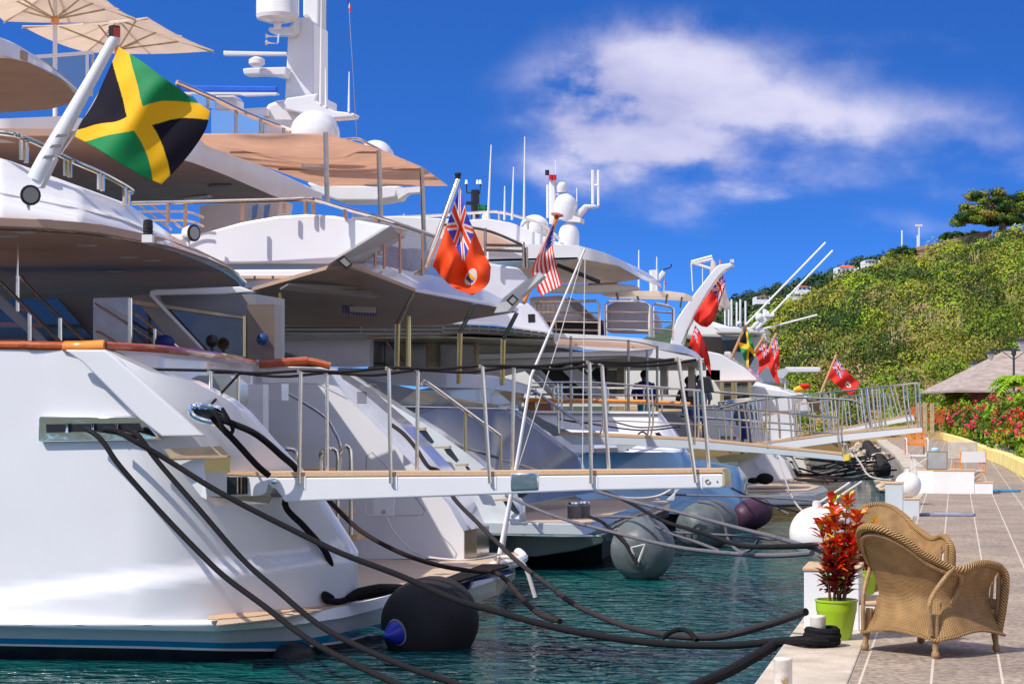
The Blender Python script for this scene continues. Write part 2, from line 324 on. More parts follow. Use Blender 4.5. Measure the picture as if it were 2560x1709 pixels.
def quay():
    pave = mat('paving', (.30, .26, .235), .8); nt = pave.node_tree; N = nt.nodes.new; L = nt.links.new; p = nt.nodes['Principled BSDF']
    g = N('ShaderNodeNewGeometry'); mp = N('ShaderNodeMapping'); mp.inputs['Rotation'].default_value = (0, 0, TH); L(g.outputs['Position'], mp.inputs[0])
    sp = N('ShaderNodeSeparateXYZ'); L(mp.outputs[0], sp.inputs[0])
    def M(op, a, bb):
        m = N('ShaderNodeMath'); m.operation = op
        for i, v in enumerate((a, bb)):
            if isinstance(v, (int, float)): m.inputs[i].default_value = v
            else: L(v, m.inputs[i])
        return m.outputs[0]
    def line(c, per, off, w):
        f = M('FRACT', M('DIVIDE', M('ADD', c, off), per), 0); return M('LESS_THAN', f, w / per)
    lx = line(sp.outputs[0], .437, .16, .016); ly = line(sp.outputs[1], .55, .2, .014); ly2 = line(sp.outputs[1], .1833, .2, .006)
    ns = N('ShaderNodeTexNoise'); ns.inputs['Scale'].default_value = 38; ns.inputs['Detail'].default_value = 3
    mps = N('ShaderNodeMapping'); mps.inputs['Scale'].default_value = (.6, 1.6, 1); L(mp.outputs[0], mps.inputs[0]); L(mps.outputs[0], ns.inputs['Vector'])
    nb = N('ShaderNodeTexNoise'); nb.inputs['Scale'].default_value = 1.3; nb.inputs['Detail'].default_value = 5; L(mp.outputs[0], nb.inputs['Vector'])
    r = N('ShaderNodeValToRGB'); e = r.color_ramp.elements; e[0].position = .36; e[0].color = (.16, .115, .08, 1); e[1].position = .60; e[1].color = (.45, .365, .29, 1); L(ns.outputs[0], r.inputs[0])
    r2 = N('ShaderNodeValToRGB'); e = r2.color_ramp.elements; e[0].position = .3; e[0].color = (.72, .70, .70, 1); e[1].position = .7; e[1].color = (1.12, 1.1, 1.05, 1); L(nb.outputs[0], r2.inputs[0])
    mu = N('ShaderNodeMix'); mu.data_type = 'RGBA'; mu.blend_type = 'MULTIPLY'; mu.inputs[0].default_value = 1; L(r.outputs[0], mu.inputs[6]); L(r2.outputs[0], mu.inputs[7])
    m1 = N('ShaderNodeMix'); m1.data_type = 'RGBA'; L(M('MULTIPLY', M('MAXIMUM', ly2, 0), .45), m1.inputs[0]); L(mu.outputs[2], m1.inputs[6]); m1.inputs[7].default_value = (.17, .14, .13, 1)
    m2 = N('ShaderNodeMix'); m2.data_type = 'RGBA'; L(M('MULTIPLY', ly, .7), m2.inputs[0]); L(m1.outputs[2], m2.inputs[6]); m2.inputs[7].default_value = (.46, .40, .33, 1)
    m3 = N('ShaderNodeMix'); m3.data_type = 'RGBA'; L(M('MULTIPLY', lx, .9), m3.inputs[0]); L(m2.outputs[2], m3.inputs[6]); m3.inputs[7].default_value = (.60, .52, .42, 1); L(m3.outputs[2], p.inputs['Base Color'])
    bp = N('ShaderNodeBump'); bp.inputs['Strength'].default_value = .5; bp.inputs['Distance'].default_value = .006; L(ns.outputs[0], bp.inputs['Height']); L(bp.outputs[0], p.inputs['Normal'])
    conc = mat('quay_concrete', (.50, .42, .33), .85, noise=.3, nscale=2.6, bump=.5, bscale=25)
    side = mat('quay_wall', (.30, .27, .23), .9, noise=.4, nscale=3, bump=.6, bscale=8)
    inner = [(d, x + (.55 if d < 60 else .6)) for d, x in EDGE]
    b = MB(); b.prism([(x, d, -1.2) for d, x in EDGE] + [(300, 420, -1.2), (300, -20, -1.2)], (0, 0, 2.2))
    tag(b.build('quay', [side], smooth=False), kind='structure')
    b = MB()
    b.prism([(x - .03, d, .86) for d, x in EDGE] + [(x, d, .86) for d, x in inner[::-1]], (0, 0, .152)); tag(b.build('quay_edge', conc, smooth=False, bevel=.012), kind='structure')
    b = MB(); b.prism([(x + .012, d, 1.0) for d, x in inner] + [(290, 415, 1.0), (290, -19, 1.0)], (0, 0, .008)); tag(b.build('pavement', pave, smooth=False), kind='structure')
quay()
# ---------------------------------------------------------------- hills
NEARR = [(1700, 960), (1860, 860), (1911, 812), (1956, 786), (2007, 756), (2060, 728), (2116, 697), (2181, 674), (2240, 648), (2284, 638), (2380, 612), (2478, 596), (2560, 578), (2700, 545), (3200, 500)]
FARR = [(1500, 900), (1700, 800), (1780, 765), (1824, 753), (1867, 741), (1917, 729), (1937, 718), (1979, 715), (2015, 701), (2049, 693), (2091, 680), (2127, 662), (2155, 652), (2217, 644), (2300, 640), (2500, 620), (2900, 600)]
def hill_pt(px, t, ridge=NEARR, d0=120, d1=330, zb=.9):
    h = (HY - curve1(ridge, px)) / F * d1; d = d0 + (d1 - d0) * t
    w = math.sin(px * .013 + t * 9) * .5 + math.sin(px * .04 - t * 17) * .25
    z = EYE + (h) * (t ** .85) - (EYE - zb) * (1 - t) + w * 2.2 * t * (1 - t)
    return Vector(((px - CX) / F * d, d, z))
def hills():
    g1 = mat('hill_earth', (.30, .20, .085), .95, noise=.5, nscale=.12)
    nt = g1.node_tree; r = [n for n in nt.nodes if n.type == 'VALTORGB'][0]; r.color_ramp.elements[0].color = (.13, .11, .035, 1); r.color_ramp.elements[1].color = (.46, .28, .12, 1)
    G = [[hill_pt(px, t) for px in range(1560, 3300, 20)] for t in [i / 30 for i in range(31)]]
    G.append([p + Vector((0, 60, -6)) for p in G[-1]])
    b = MB(); b.grid(G, (0, 0, -6)); tag(b.build('hill', g1), kind='structure')
    g2 = mat('far_hill_ground', (.035, .06, .025), .95, noise=.5, nscale=.05)
    G = [[hill_pt(px, t, FARR, 520, 900) for px in range(1300, 3000, 20)] for t in [i / 20 for i in range(21)]]
    G.append([p + Vector((0, 200, -20)) for p in G[-1]])
    b = MB(); b.grid(G, (0, 0, -10)); tag(b.build('far_hill', g2), kind='structure')
hills()
def unseen_shore():      # unseen far side of the basin, added behind the camera to darken reflections
    m = mat('shore_green', (.07, .085, .035), .95, noise=.5, nscale=.05); b = MB(); G = []
    for r, h in ((170, 0), (200, 7), (250, 16), (330, 26), (420, 30)):
        row = []
        for k in range(41):
            a = R(128 + 190 * k / 40); hh = h * (.75 + .35 * math.sin(k * .6) + .12 * math.sin(k * 1.9)); row.append(Vector((math.cos(a) * r, math.sin(a) * r, hh - .5)))
        G.append(row)
    b.grid(G); tag(b.build('unseen_shore_hills', m), kind='structure')
unseen_shore()
def leafmat(name, col, v=.35):
    m = mat(name, col, .6); nt = m.node_tree; N = nt.nodes.new; L = nt.links.new; p = nt.nodes['Principled BSDF']
    g = N('ShaderNodeNewGeometry'); n = N('ShaderNodeTexWhiteNoise'); n.noise_dimensions = '1D'; L(g.outputs['Random Per Island'], n.inputs['W'])
    r = N('ShaderNodeValToRGB'); r.color_ramp.elements[0].color = (*[c * (1 - v) for c in col], 1); r.color_ramp.elements[1].color = (*[min(1, c * (1 + v)) for c in col], 1)
    L(n.outputs[0], r.inputs[0]); L(r.outputs[0], p.inputs['Base Color']); p.inputs['Specular IOR Level'].default_value = .25
    return m
LM = [leafmat('leaf_dark', (.022, .058, .008)), leafmat('leaf_mid', (.11, .165, .010)), leafmat('leaf_yellow', (.29, .33, .014)), leafmat('leaf_olive', (.24, .21, .035)),
      leafmat('leaf_dry', (.30, .20, .10)), leafmat('cactus', (.34, .30, .11)), leafmat('leaf_bright', (.20, .34, .010))]
rng = np.random.default_rng(7)
def leaf_cloud(name, centres, radii, mats_idx, nper, size, mats, parent=None, flat=.75, shell=.55, squash=1.0, aspect=.55):
    """many small leaf faces round each centre; one mesh"""
    C = []; MI = []; DD = []
    for c, r, m, n in zip(centres, radii, mats_idx, nper):
        d = rng.normal(size=(n, 3)); d /= np.linalg.norm(d, axis=1)[:, None]
        rad = shell + (1 - shell) * rng.random((n, 1)) ** .7
        lump = 1 + .22 * np.sin(d[:, :1] * 5 + c[0]) * np.cos(d[:, 1:2] * 4 + c[1])
        q = d * rad * lump * r; q[:, 2] *= squash; q[:, 2] = np.where(q[:, 2] < -r * .35, -r * .35, q[:, 2])
        DD.append(d); C.append(np.array(c)[None] + q); MI.append(np.full(n, m))
    C = np.concatenate(C); MI = np.concatenate(MI); n = len(C)
    nn = np.concatenate(DD) + .24 * rng.normal(size=(n, 3)); nn /= np.linalg.norm(nn, axis=1)[:, None]; a = np.cross(nn, rng.normal(size=(n, 3))); a /= np.linalg.norm(a, axis=1)[:, None]; b = np.cross(nn, a)
    s = size * (.6 + .8 * rng.random((n, 1))) if not isinstance(size, np.ndarray) else size[:, None]
    V = np.stack([C - a * s, C - b * s * aspect, C + a * s, C + b * s * aspect], 1).reshape(-1, 3)
    lo = V.min(0); hi = V.max(0); base = Vector(((lo[0] + hi[0]) / 2, (lo[1] + hi[1]) / 2, lo[2])); V = V - np.array(base)
    me = bpy.data.meshes.new(name); me.vertices.add(4 * n); me.vertices.foreach_set('co', V.ravel()); me.loops.add(4 * n); me.loops.foreach_set('vertex_index', np.arange(4 * n, dtype=np.int32))
    me.polygons.add(n); me.polygons.foreach_set('loop_start', np.arange(0, 4 * n, 4, dtype=np.int32)); me.polygons.foreach_set('loop_total', np.full(n, 4, dtype=np.int32))
    me.polygons.foreach_set('material_index', MI.astype(np.int32)); me.update(calc_edges=True)
    for m in mats: me.materials.append(m)
    o = bpy.data.objects.new(name, me); S.collection.objects.link(o)
    if parent is not None: o.parent = parent; o.location = base - WLOC[parent.name]
    else: o.location = base
    WLOC[o.name] = base
    return o
def scrub():
    rnd = random.Random(3); SZ = []; C = []; Rr = []; MI = []; NP = []
    for i in range(2100):
        px = rnd.uniform(1820, 2900 if i % 5 == 0 else 2620); t = rnd.random() ** 1.0 * 1.0
        p = hill_pt(px, t); n = math.sin(px * .021 + t * 13) + math.sin(px * .047 - t * 23 + 2) * .8
        r = rnd.choice((.5, .7, .9, 1.3, 1.8, 2.4)) * rnd.uniform(.8, 1.2)
        if t < .12: m = rnd.choice((0, 0, 1, 1, 6))
        elif n > .9: m = rnd.choice((3, 4, 3, 5, 2))
        elif n > .0: m = rnd.choice((1, 3, 0, 2, 2, 3, 4, 0))
        else: m = rnd.choice((0, 0, 1, 0, 6, 2, 3))
        if m in (4, 5): r *= .7
        if t < .25: r *= .7
        if t > .82: r *= .5
        if 2262 < px < 2492 and t > .84: continue
        k = int(65 + 90 * r * r); C.append((p.x, p.y, p.z + r * .25)); Rr.append(r); MI.append(m); NP.append(k); SZ.append(np.full(k, .09 + .12 * t) * (.7 + .6 * rng.random(k)))
    for i in range(150):
        px = rnd.uniform(2150, 2640) if i % 3 else rnd.uniform(1880, 2200); t = rnd.uniform(.12, .7); p = hill_pt(px, t); r = rnd.uniform(1.2, 2.8); k = int(80 * r * r)
        C.append((p.x, p.y, p.z + r * .3)); Rr.append(r); MI.append(rnd.choice((0, 0, 1, 1, 6))); NP.append(k); SZ.append(np.full(k, .13 + .08 * t))
    SZ = np.concatenate(SZ)
    o = leaf_cloud('hillside_scrub', C, Rr, MI, NP, SZ, LM, squash=.9, shell=.84)
    tag(o, 'dense green and straw coloured scrub covering the steep hillside', 'scrub', kind='stuff')
    b = MB()
    for i in range(800):
        px = rnd.uniform(1850, 2600); t = .2 + rnd.random() * .5
        if math.sin(px * .021 + t * 13) + math.sin(px * .047 - t * 23 + 2) * .8 < .1: continue
        p = hill_pt(px, t)
        for k in range(rnd.randint(2, 5)):
            q = p + Vector((rnd.uniform(-.5, .5), rnd.uniform(-.5, .5), 0)); h = rnd.uniform(.7, 1.9)
            b.tube([q, q + Vector((rnd.uniform(-.15, .15), 0, h))], .05, 4, smooth=False)
    tag(b.build('cactus_thicket', leafmat('cactus_pale', (.36, .34, .15), .3), smooth=False), 'thin pale columnar cacti rising from the hillside scrub', 'cactus', kind='stuff')
    C = []; Rr = []; MI = []; NP = []
    for i in range(2600):
        px = rnd.uniform(1700, 2420); t = rnd.random(); p = hill_pt(px, t, FARR, 520, 900); r = rnd.uniform(1.5, 4)
        C.append((p.x, p.y, p.z + r * .2)); Rr.append(r); MI.append(rnd.choice((0, 0, 1, 0, 2))); NP.append(42)
    dk = [leafmat('wood_dark', (.022, .05, .022)), leafmat('wood_mid', (.035, .07, .02)), leafmat('wood_light', (.07, .12, .03))]
    tag(leaf_cloud('far_wood', C, Rr, MI, NP, .75, dk, squash=.8), 'dark green woodland covering the distant ridge', 'wood', kind='stuff')
scrub()
def limb_tree(name, base, h, label, cx, spread, leafm, seed, trunk_r, n=26, lsz=.22, group=None, flat=.5, cat='tree', npl=420):
    rnd = random.Random(seed); base = Vector(base); t = thing(name, base, label, cat, group)
    tb = MB(); top = base + Vector((cx * .15, 0, h * .45))
    tb.tube([base + Vector((0, 0, -.4)), base + Vector((rnd.uniform(-.1, .1), 0, h * .22)), top], [trunk_r * 1.5, trunk_r, trunk_r * .7], 10)
    C = []; Rr = []; MI = []; NP = []
    for k in range(n):
        a = 2 * math.pi * k / n * 2.4 + rnd.uniform(-.3, .3); rr = spread * (.25 + .75 * rnd.random() ** .6)
        zz = h * (.26 + .66 * (1 - (rr / spread) ** 2.2) * rnd.uniform(.25, 1.0)) + h * rnd.uniform(-.05, .05)
        e = base + Vector((cx + math.cos(a) * rr, math.sin(a) * rr, zz))
        mid = top.lerp(e, .5) + Vector((0, 0, h * .05)); tb.tube([top - Vector((0, 0, h * .1 * rnd.random())), mid, e], [trunk_r * .45, trunk_r * .25, .03], 5)
        r = spread * rnd.uniform(.2, .34); C.append(tuple(e)); Rr.append(r); MI.append(rnd.choice(range(len(leafm)))); NP.append(int(npl * rnd.uniform(.6, 1.2)))
    tb.build('trunk', bark, t); leaf_cloud('crown', C, Rr, MI, NP, lsz, leafm, t, squash=flat, shell=.3)
    return t
bark = mat('bark', (.24, .18, .15), .9, noise=.4, nscale=4, bump=.6, bscale=8)
def hill_things():
    p = hill_pt(2505, .97); limb_tree('spreading_tree', p, 9.4, 'large spreading domed tree with a thick grey trunk on the hilltop', -2.3, 4.9, [LM[0], LM[3], LM[0], LM[1]], 5, .5, n=80, lsz=.19, flat=.55, npl=420)
    p = hill_pt(2570, .99); limb_tree('leafy_tree', p, 8.0, 'dense green tree cut by the right edge of the photo beside the spreading tree', 0.6, 4.2, [LM[0], LM[1]], 8, .3, n=34, lsz=.22, flat=.8)
    p = hill_pt(2262, .97); limb_tree('round_tree', p + Vector((0, 0, -.8)), 3.6, 'round dark green tree at the left end of the hilltop wall', 0, 2.6, [LM[0], LM[0], LM[1]], 11, .2, n=22, lsz=.2, flat=.9)
    p = hill_pt(2380, 1.0); limb_tree('wind_bent_shrub', p, 2.6, 'dark palm like shrub standing above the middle of the hilltop wall', 0, 2.2, [LM[0]], 12, .15, n=14, lsz=.28, flat=.5)
    p = hill_pt(2430, 1.0); limb_tree('bushy_shrub', p, 2.2, 'bushy shrub behind the hilltop wall just left of the spreading tree', 0, 1.8, [LM[0], LM[1]], 14, .12, n=12, lsz=.22, flat=.6)
    # retaining wall
    wm = mat('rubble_wall', (.42, .33, .22), .9, noise=.35, nscale=1.2, bump=.6, bscale=2); b = MB()
    for i in range(14):
        x0, x1 = 2279 + i * 14.2, 2279 + (i + 1) * 14.2; d = 326
        y0, y1 = 628 - (x0 - 2279) * .235, 628 - (x1 - 2279) * .235
        b.prism([P(x0, y0 + 30, d), P(x1, y1 + 30, d), P(x1, y1, d), P(x0, y0, d)], (0, .6, 0))
    w = MB(); w.prism([P(2279, 660, 325.4), P(2478, 614, 325.4), P(2478, 582, 325.4), P(2279, 629, 325.4)], (0, .5, 0))
    c = MB(); c.prism([P(2277, 630, 325.2), P(2480, 583, 325.2), P(2480, 574, 325.2), P(2277, 621, 325.2)], (0, .9, 0))
    t = thing('stone_wall', P(2380, 650, 325), 'long rubble stone retaining wall running below the hilltop trees', 'wall')
    w.build('wall_face', wm, t); c.build('coping', mat('coping_brown', (.34, .25, .18), .9, noise=.3, nscale=2), t)
    for i, (x, y0, y1, l) in enumerate(((2255, 576, 625, 'plain white mast on the ridge, leftmost of the three'), (2294, 588, 620, 'short white mast on the ridge close beside the floodlight mast'))):
        b = MB(); b.tube([P(x, y1 + 15, 328), P(x, y0, 328)], .13, 6, False); tag(b.build('mast', whitm), l, 'mast', 'white masts on the ridge')
    t = thing('floodlight_mast', P(2298, 640, 327), 'white mast with a bracket of lamps standing on the ridge', 'mast', 'white masts on the ridge')
    b = MB(); b.tube([P(2298, 635, 327), P(2298, 566, 327)], .12, 6, False); b.build('pole', whitm, t)
    b = MB(); b.tube([P(2290, 566, 327), P(2304, 566, 327)], .06, 5, False)
    for x in (2291, 2297, 2303): b.box(P(x, 566, 327), .3, .3, .3)
    b.build('lamp_bracket', whitm, t)
    rf = mat('roof_red', (.62, .12, .05), .7); rw = mat('roof_white', (.75, .74, .72), .6)
    def house(name, x0, x1, yb, h, d, label, roofm, bays, wing=None):
        t = thing(name, P((x0 + x1) / 2, yb, d), label, 'house', 'houses on the far ridge'); k = d / F
        w = (x1 - x0) * k; hh = h * k; c = P((x0 + x1) / 2, yb, d); b = MB(); b.box(c - UP * 1.2, w, 8, hh + 1.2)
        if wing: b.box(c + Vector((w * .35, -2, -4)), w * .7, 8, hh * .5 + 4)
        b.build('wall', whitm, t)
        b = MB(); z = c + UP * hh; X = Vector((w / 2 * .7, 0, 0)); Y = Vector((0, 4.5, 0)); X2 = X * 1.1
        a = [z - X2 - Y, z + X2 - Y, z + X2 + Y, z - X2 + Y]; rdg = [z - X * .6 + UP * hh * .35, z + X * .6 + UP * hh * .35]
        b.add(a + rdg, [[0, 1, 5, 4], [2, 3, 4, 5], [1, 2, 5], [3, 0, 4], [3, 2, 1, 0]]); b.build('roof', roofm, t, smooth=False)
        for i in range(bays):
            xx = x0 + (x1 - x0) * (i + .5) / bays; q = P(xx, yb, d - 4 * 1.0); b = MB(); b.box(P(xx, yb - h * .35, d) - Vector((0, 4.02, 0)), w / bays * .5, .15, hh * .4); b.build('window', glass, t, smooth=False)
    house('white_house', 1885, 1921, 752, 9, 640, 'low white house with a red roof on the far ridge, farthest left', rf, 3)
    house('white_villa', 1990, 2023, 729, 11, 680, 'white villa with a red roof, upper of two on the dark ridge', rf, 3)
    house('terraced_villa', 1970, 1999, 744, 8, 660, 'white terraced villa just below the red roofed villa', rw, 3)
    house('large_villa', 2088, 2142, 690, 20, 690, 'large white villa with an orange roof where the two hills meet', rf, 5, wing=1)
    house('long_house', 2156, 2192, 662, 9, 700, 'long low pale house on the skyline beside palm trees', rw, 4)
    house('pale_house', 2196, 2236, 662, 10, 700, 'pale house with a grey white roof on the skyline, farthest right', rw, 4)
hill_things()
def shore_trees():
    rnd = random.Random(21); C = []; Rr = []; MI = []; NP = []
    for i in range(420):
        px = rnd.uniform(1880, 2420); d = rnd.uniform(150, 230); r = rnd.uniform(.7, 1.7); z = EYE + (HY - rnd.uniform(955, 1050)) / F * d
        C.append(((px - CX) / F * d, d, max(1.2, z))); Rr.append(r); MI.append(rnd.choice((0, 0, 1, 6, 0))); NP.append(190)
    tag(leaf_cloud('shore_thicket', C, Rr, MI, NP, .15, LM, squash=.9, shell=.5), 'thick green bushes along the shore at the foot of the hill', 'bushes', kind='stuff')
shore_trees()
# ================================================================ THINGS ON THE QUAY
QZ = 1.008
wick = None
def wickmat():
    m = mat('wicker', (.50, .29, .11), .5); nt = m.node_tree; N = nt.nodes.new; L = nt.links.new; p = nt.nodes['Principled BSDF']
    uv = N('ShaderNodeUVMap'); sp = N('ShaderNodeSeparateXYZ'); L(uv.outputs[0], sp.inputs[0])
    def M(op, a, b=None):
        q = N('ShaderNodeMath'); q.operation = op
        for i, v in enumerate((a, b)):
            if v is None: continue
            if isinstance(v, (int, float)): q.inputs[i].default_value = v
            else: L(v, q.inputs[i])
        return q.outputs[0]
    U = M('MULTIPLY', sp.outputs[0], math.pi / .0125); V = M('MULTIPLY', sp.outputs[1], math.pi / .0095)
    # weave: strands run level, passing over and under upright stakes
    rib = M('ABSOLUTE', M('SINE', U, None)); row = M('ABSOLUTE', M('SINE', V, None))
    par = M('SIGN', M('MULTIPLY', M('SINE', M('MULTIPLY', V, 1.0), None), 1.0)); ph = M('MULTIPLY', M('SINE', U, None), par)
    h = M('ADD', M('MULTIPLY', row, .45), M('ADD', M('MULTIPLY', rib, .4), M('MULTIPLY', ph, .15))); hole = M('MULTIPLY', M('LESS_THAN', row, .34), M('LESS_THAN', rib, .55))
    r = N('ShaderNodeValToRGB'); e = r.color_ramp.elements; e[0].position = .0; e[0].color = (.12, .05, .015, 1); e[1].position = .75; e[1].color = (.46, .285, .12, 1); L(h, r.inputs[0])
    n = N('ShaderNodeTexNoise'); n.inputs['Scale'].default_value = 9; rr = N('ShaderNodeValToRGB'); rr.color_ramp.elements[0].position = .3; rr.color_ramp.elements[0].color = (.72, .68, .62, 1); rr.color_ramp.elements[1].position = .7; rr.color_ramp.elements[1].color = (1.1, 1.08, 1.0, 1)
    tc = N('ShaderNodeTexCoord'); L(tc.outputs['Object'], n.inputs['Vector']); L(n.outputs[0], rr.inputs[0])
    mu = N('ShaderNodeMix'); mu.data_type = 'RGBA'; mu.blend_type = 'MULTIPLY'; mu.inputs[0].default_value = 1; L(r.outputs[0], mu.inputs[6]); L(rr.outputs[0], mu.inputs[7]); L(mu.outputs[2], p.inputs['Base Color'])
    bp = N('ShaderNodeBump'); bp.inputs['Distance'].default_value = .006; bp.inputs['Strength'].default_value = .9; L(h, bp.inputs['Height']); L(bp.outputs[0], p.inputs['Normal'])
    L(M('SUBTRACT', 1.0, hole), p.inputs['Alpha'])
    return m
wick = wickmat(); cane = ropemat('wicker_braid', (.34, .205, .085), 30); canep = mat('cane', (.31, .185, .08), .45, noise=.25, nscale=12, bump=.4, bscale=60)
def chair(base, ang, label, hb=.88, simple=False):
    base = Vector(base); t = thing('wicker_armchair', base, label, 'armchair', 'wicker armchairs on the quay')
    f = Vector((math.cos(ang), math.sin(ang), 0)); r = Vector((f.y, -f.x, 0))
    def W(x, y, z): return base + r * x + f * y + UP * z
    # plan path of the shell: front-left arm round the back to the front-right arm
    plan = [(-.335, .30), (-.345, .15), (-.35, .0), (-.345, -.13), (-.31, -.24), (-.21, -.305), (-.1, -.33), (0, -.335), (.1, -.33), (.21, -.305), (.31, -.24), (.345, -.13), (.35, 0), (.345, .15), (.335, .30)]
    pl = catmull([Vector((x, y, 0)) for x, y in plan], 6)
    n = len(pl)
    def topz(i):
        p = pl[i]; y = p.y; ar = .60 + .035 * math.sin(max(0, min(1, (y + .12) / .42)) * math.pi)
        if y > -.10: return ar
        q = max(0., 1 - (abs(p.x) / .345) ** 2.2) ** .62
        return ar + (hb - ar) * q
    def pos(i, z):
        p = pl[i]; bk = sm((-.06 - p.y) / .2); a = pl[min(i + 1, n - 1)] - pl[max(i - 1, 0)]; nn = Vector((-a.y, a.x, 0)).normalized()
        if nn.dot(p) < 0: nn = -nn
        fl = -.042 + .11 * max(0, (.40 - z) / .25) ** 1.5 + .085 * sm((z - .42) / .2) * (1 - bk)
        q = p + nn * fl; lean = .36 * max(0, z - .40) ** 1.25 / .45 * bk; nar = 1 - .10 * bk * sm((z - .4) / .4)
        return Vector((q.x * nar, q.y - lean, z))
    ls = [0]
    for i in range(1, n): ls.append(ls[-1] + (pl[i] - pl[i - 1]).length * 1.0)
    b = MB(); NR = 26; G = []
    for k in range(NR + 1):
        row = []
        for i in range(n):
            zb = .125 + .05 * (math.sin(max(0, min(1, (ls[i] / ls[-1] * 3) % 1.0)) * math.pi)); z = lerp(zb, topz(i), k / NR); row.append(W(*pos(i, z)))
        G.append(row)
    vs = [p for row in G for p in row]; fs = []; uvs = []
    for k in range(NR):
        for i in range(n - 1):
            fs.append([k * n + i, k * n + i + 1, (k + 1) * n + i + 1, (k + 1) * n + i])
            z = lambda kk, ii: lerp(.16, topz(ii), kk / NR)
            uvs.append([(ls[i], z(k, i)), (ls[i + 1], z(k, i + 1)), (ls[i + 1], z(k + 1, i + 1)), (ls[i], z(k + 1, i))])
    b.add(vs, fs, uvs); sh = b.build('woven_shell', wick, t); so_ = sh.modifiers.new('thick', 'SOLIDIFY'); so_.thickness = .012
    # rolled rim and arm fronts
    rim = [W(*pos(i, topz(i))) for i in range(0, n, 3)]
    fl = pos(0, .6); fr = pos(n - 1, .6)
    left = [W(fl.x, .30, .15), W(fl.x - .02, .33, .36), W(fl.x - .015, .355, .53)]; right = [W(fr.x, .30, .15), W(fr.x + .02, .33, .36), W(fr.x + .015, .355, .53)]
    b = MB(); b.tube(left + rim + right[::-1], .027, 10); b.build('rolled_rim', cane, t)
    b = MB(); b.tube([W(*(pos(i, lerp(.125, 0, 0) + .05 * math.sin(((ls[i] / ls[-1] * 3) % 1.0) * math.pi)))) for i in range(0, n, 2)], .012, 6); b.build('skirt_braid', cane, t)
    inner = [W(*(pos(i, topz(i) - .055) + Vector((0, -.018, 0)))) for i in range(n // 2 - 30, n // 2 + 31, 4)]
    b = MB()
    a0 = W(*(pos(n // 2 - 24, .36) + Vector((0, -.02, 0)))); a1 = W(*(pos(n // 2 + 24, .36) + Vector((0, -.02, 0))))
    b.tube([a0] + inner[1:-1] + [a1], .015, 8); b.build('back_frame', canep, t)
    # arm front panels, seat, apron
    for s, nm in ((-1, 'arm_front'), (1, 'arm_front')):
        b = MB(); x = s * .345; b.tube([W(x * .97, .31, .14), W(x, .335, .35), W(x, .34, .58)], .02, 8); b.tube([W(x * .86, .31, .30), W(x * .88, .33, .57)], .012, 6); b.build(nm, canep, t)
    b = MB(); G = [[W(lerp(-.28, .28, j / 12), lerp(-.24, .30, i / 10), .375 + .02 * math.sin(math.pi * j / 12) * math.sin(math.pi * i / 10)) for j in range(13)] for i in range(11)]
    b.grid(G, UP * -.05); b.build('seat', canep, t)
    b = MB(); G = [[W(lerp(-.335, .335, j / 12), .315 + .02 * (1 - i / 6), lerp(.17 + .06 * math.sin(math.pi * j / 12), .37, i / 6)) for j in range(13)] for i in range(7)]
    vs = [p for row in G for p in row]; fs = [[i * 13 + j, i * 13 + j + 1, (i + 1) * 13 + j + 1, (i + 1) * 13 + j] for i in range(6) for j in range(12)]
    uvs = [[(j * .055, i * .033), ((j + 1) * .055, i * .033), ((j + 1) * .055, (i + 1) * .033), (j * .055, (i + 1) * .033)] for i in range(6) for j in range(12)]
    b.add(vs, fs, uvs); o = b.build('apron', wick, t); o.modifiers.new('thick', 'SOLIDIFY').thickness = .012
    for x, y in ((-.29, -.30), (.29, -.30), (-.31, .30), (.31, .30)):
        b = MB(); a = W(x, y, .30); e = W(x * 1.08, y * 1.10, 0); ax = a - e
        b.lathe(e, [(.001, 0), (.016, .0), (.027, .012), (.03, .026), (.026, .042), (.019, .054), (.022, .09), (.026, .17), (.026, ax.length)], ax, 12); b.build('leg', canep, t)
    for s in (-1, 1):
        b = MB(); b.tube([W(s * .30, -.355, .16), W(s * .295, -.36, .40), W(*(pos(n // 2 + s * 24, .62) + Vector((0, -.025, 0))))], .017, 8); b.build('back_post', canep, t)
    return t
cA = P(2323, 1628, 14.15); chair((cA.x, cA.y, QZ), R(40), 'nearest woven wicker armchair, seen from behind on the quay paving', hb=.90)
cB = P(2238, 1500, 17.0); chair((cB.x, cB.y, QZ), R(-86), 'second woven wicker armchair, behind the red leaved potted plant', hb=.87)
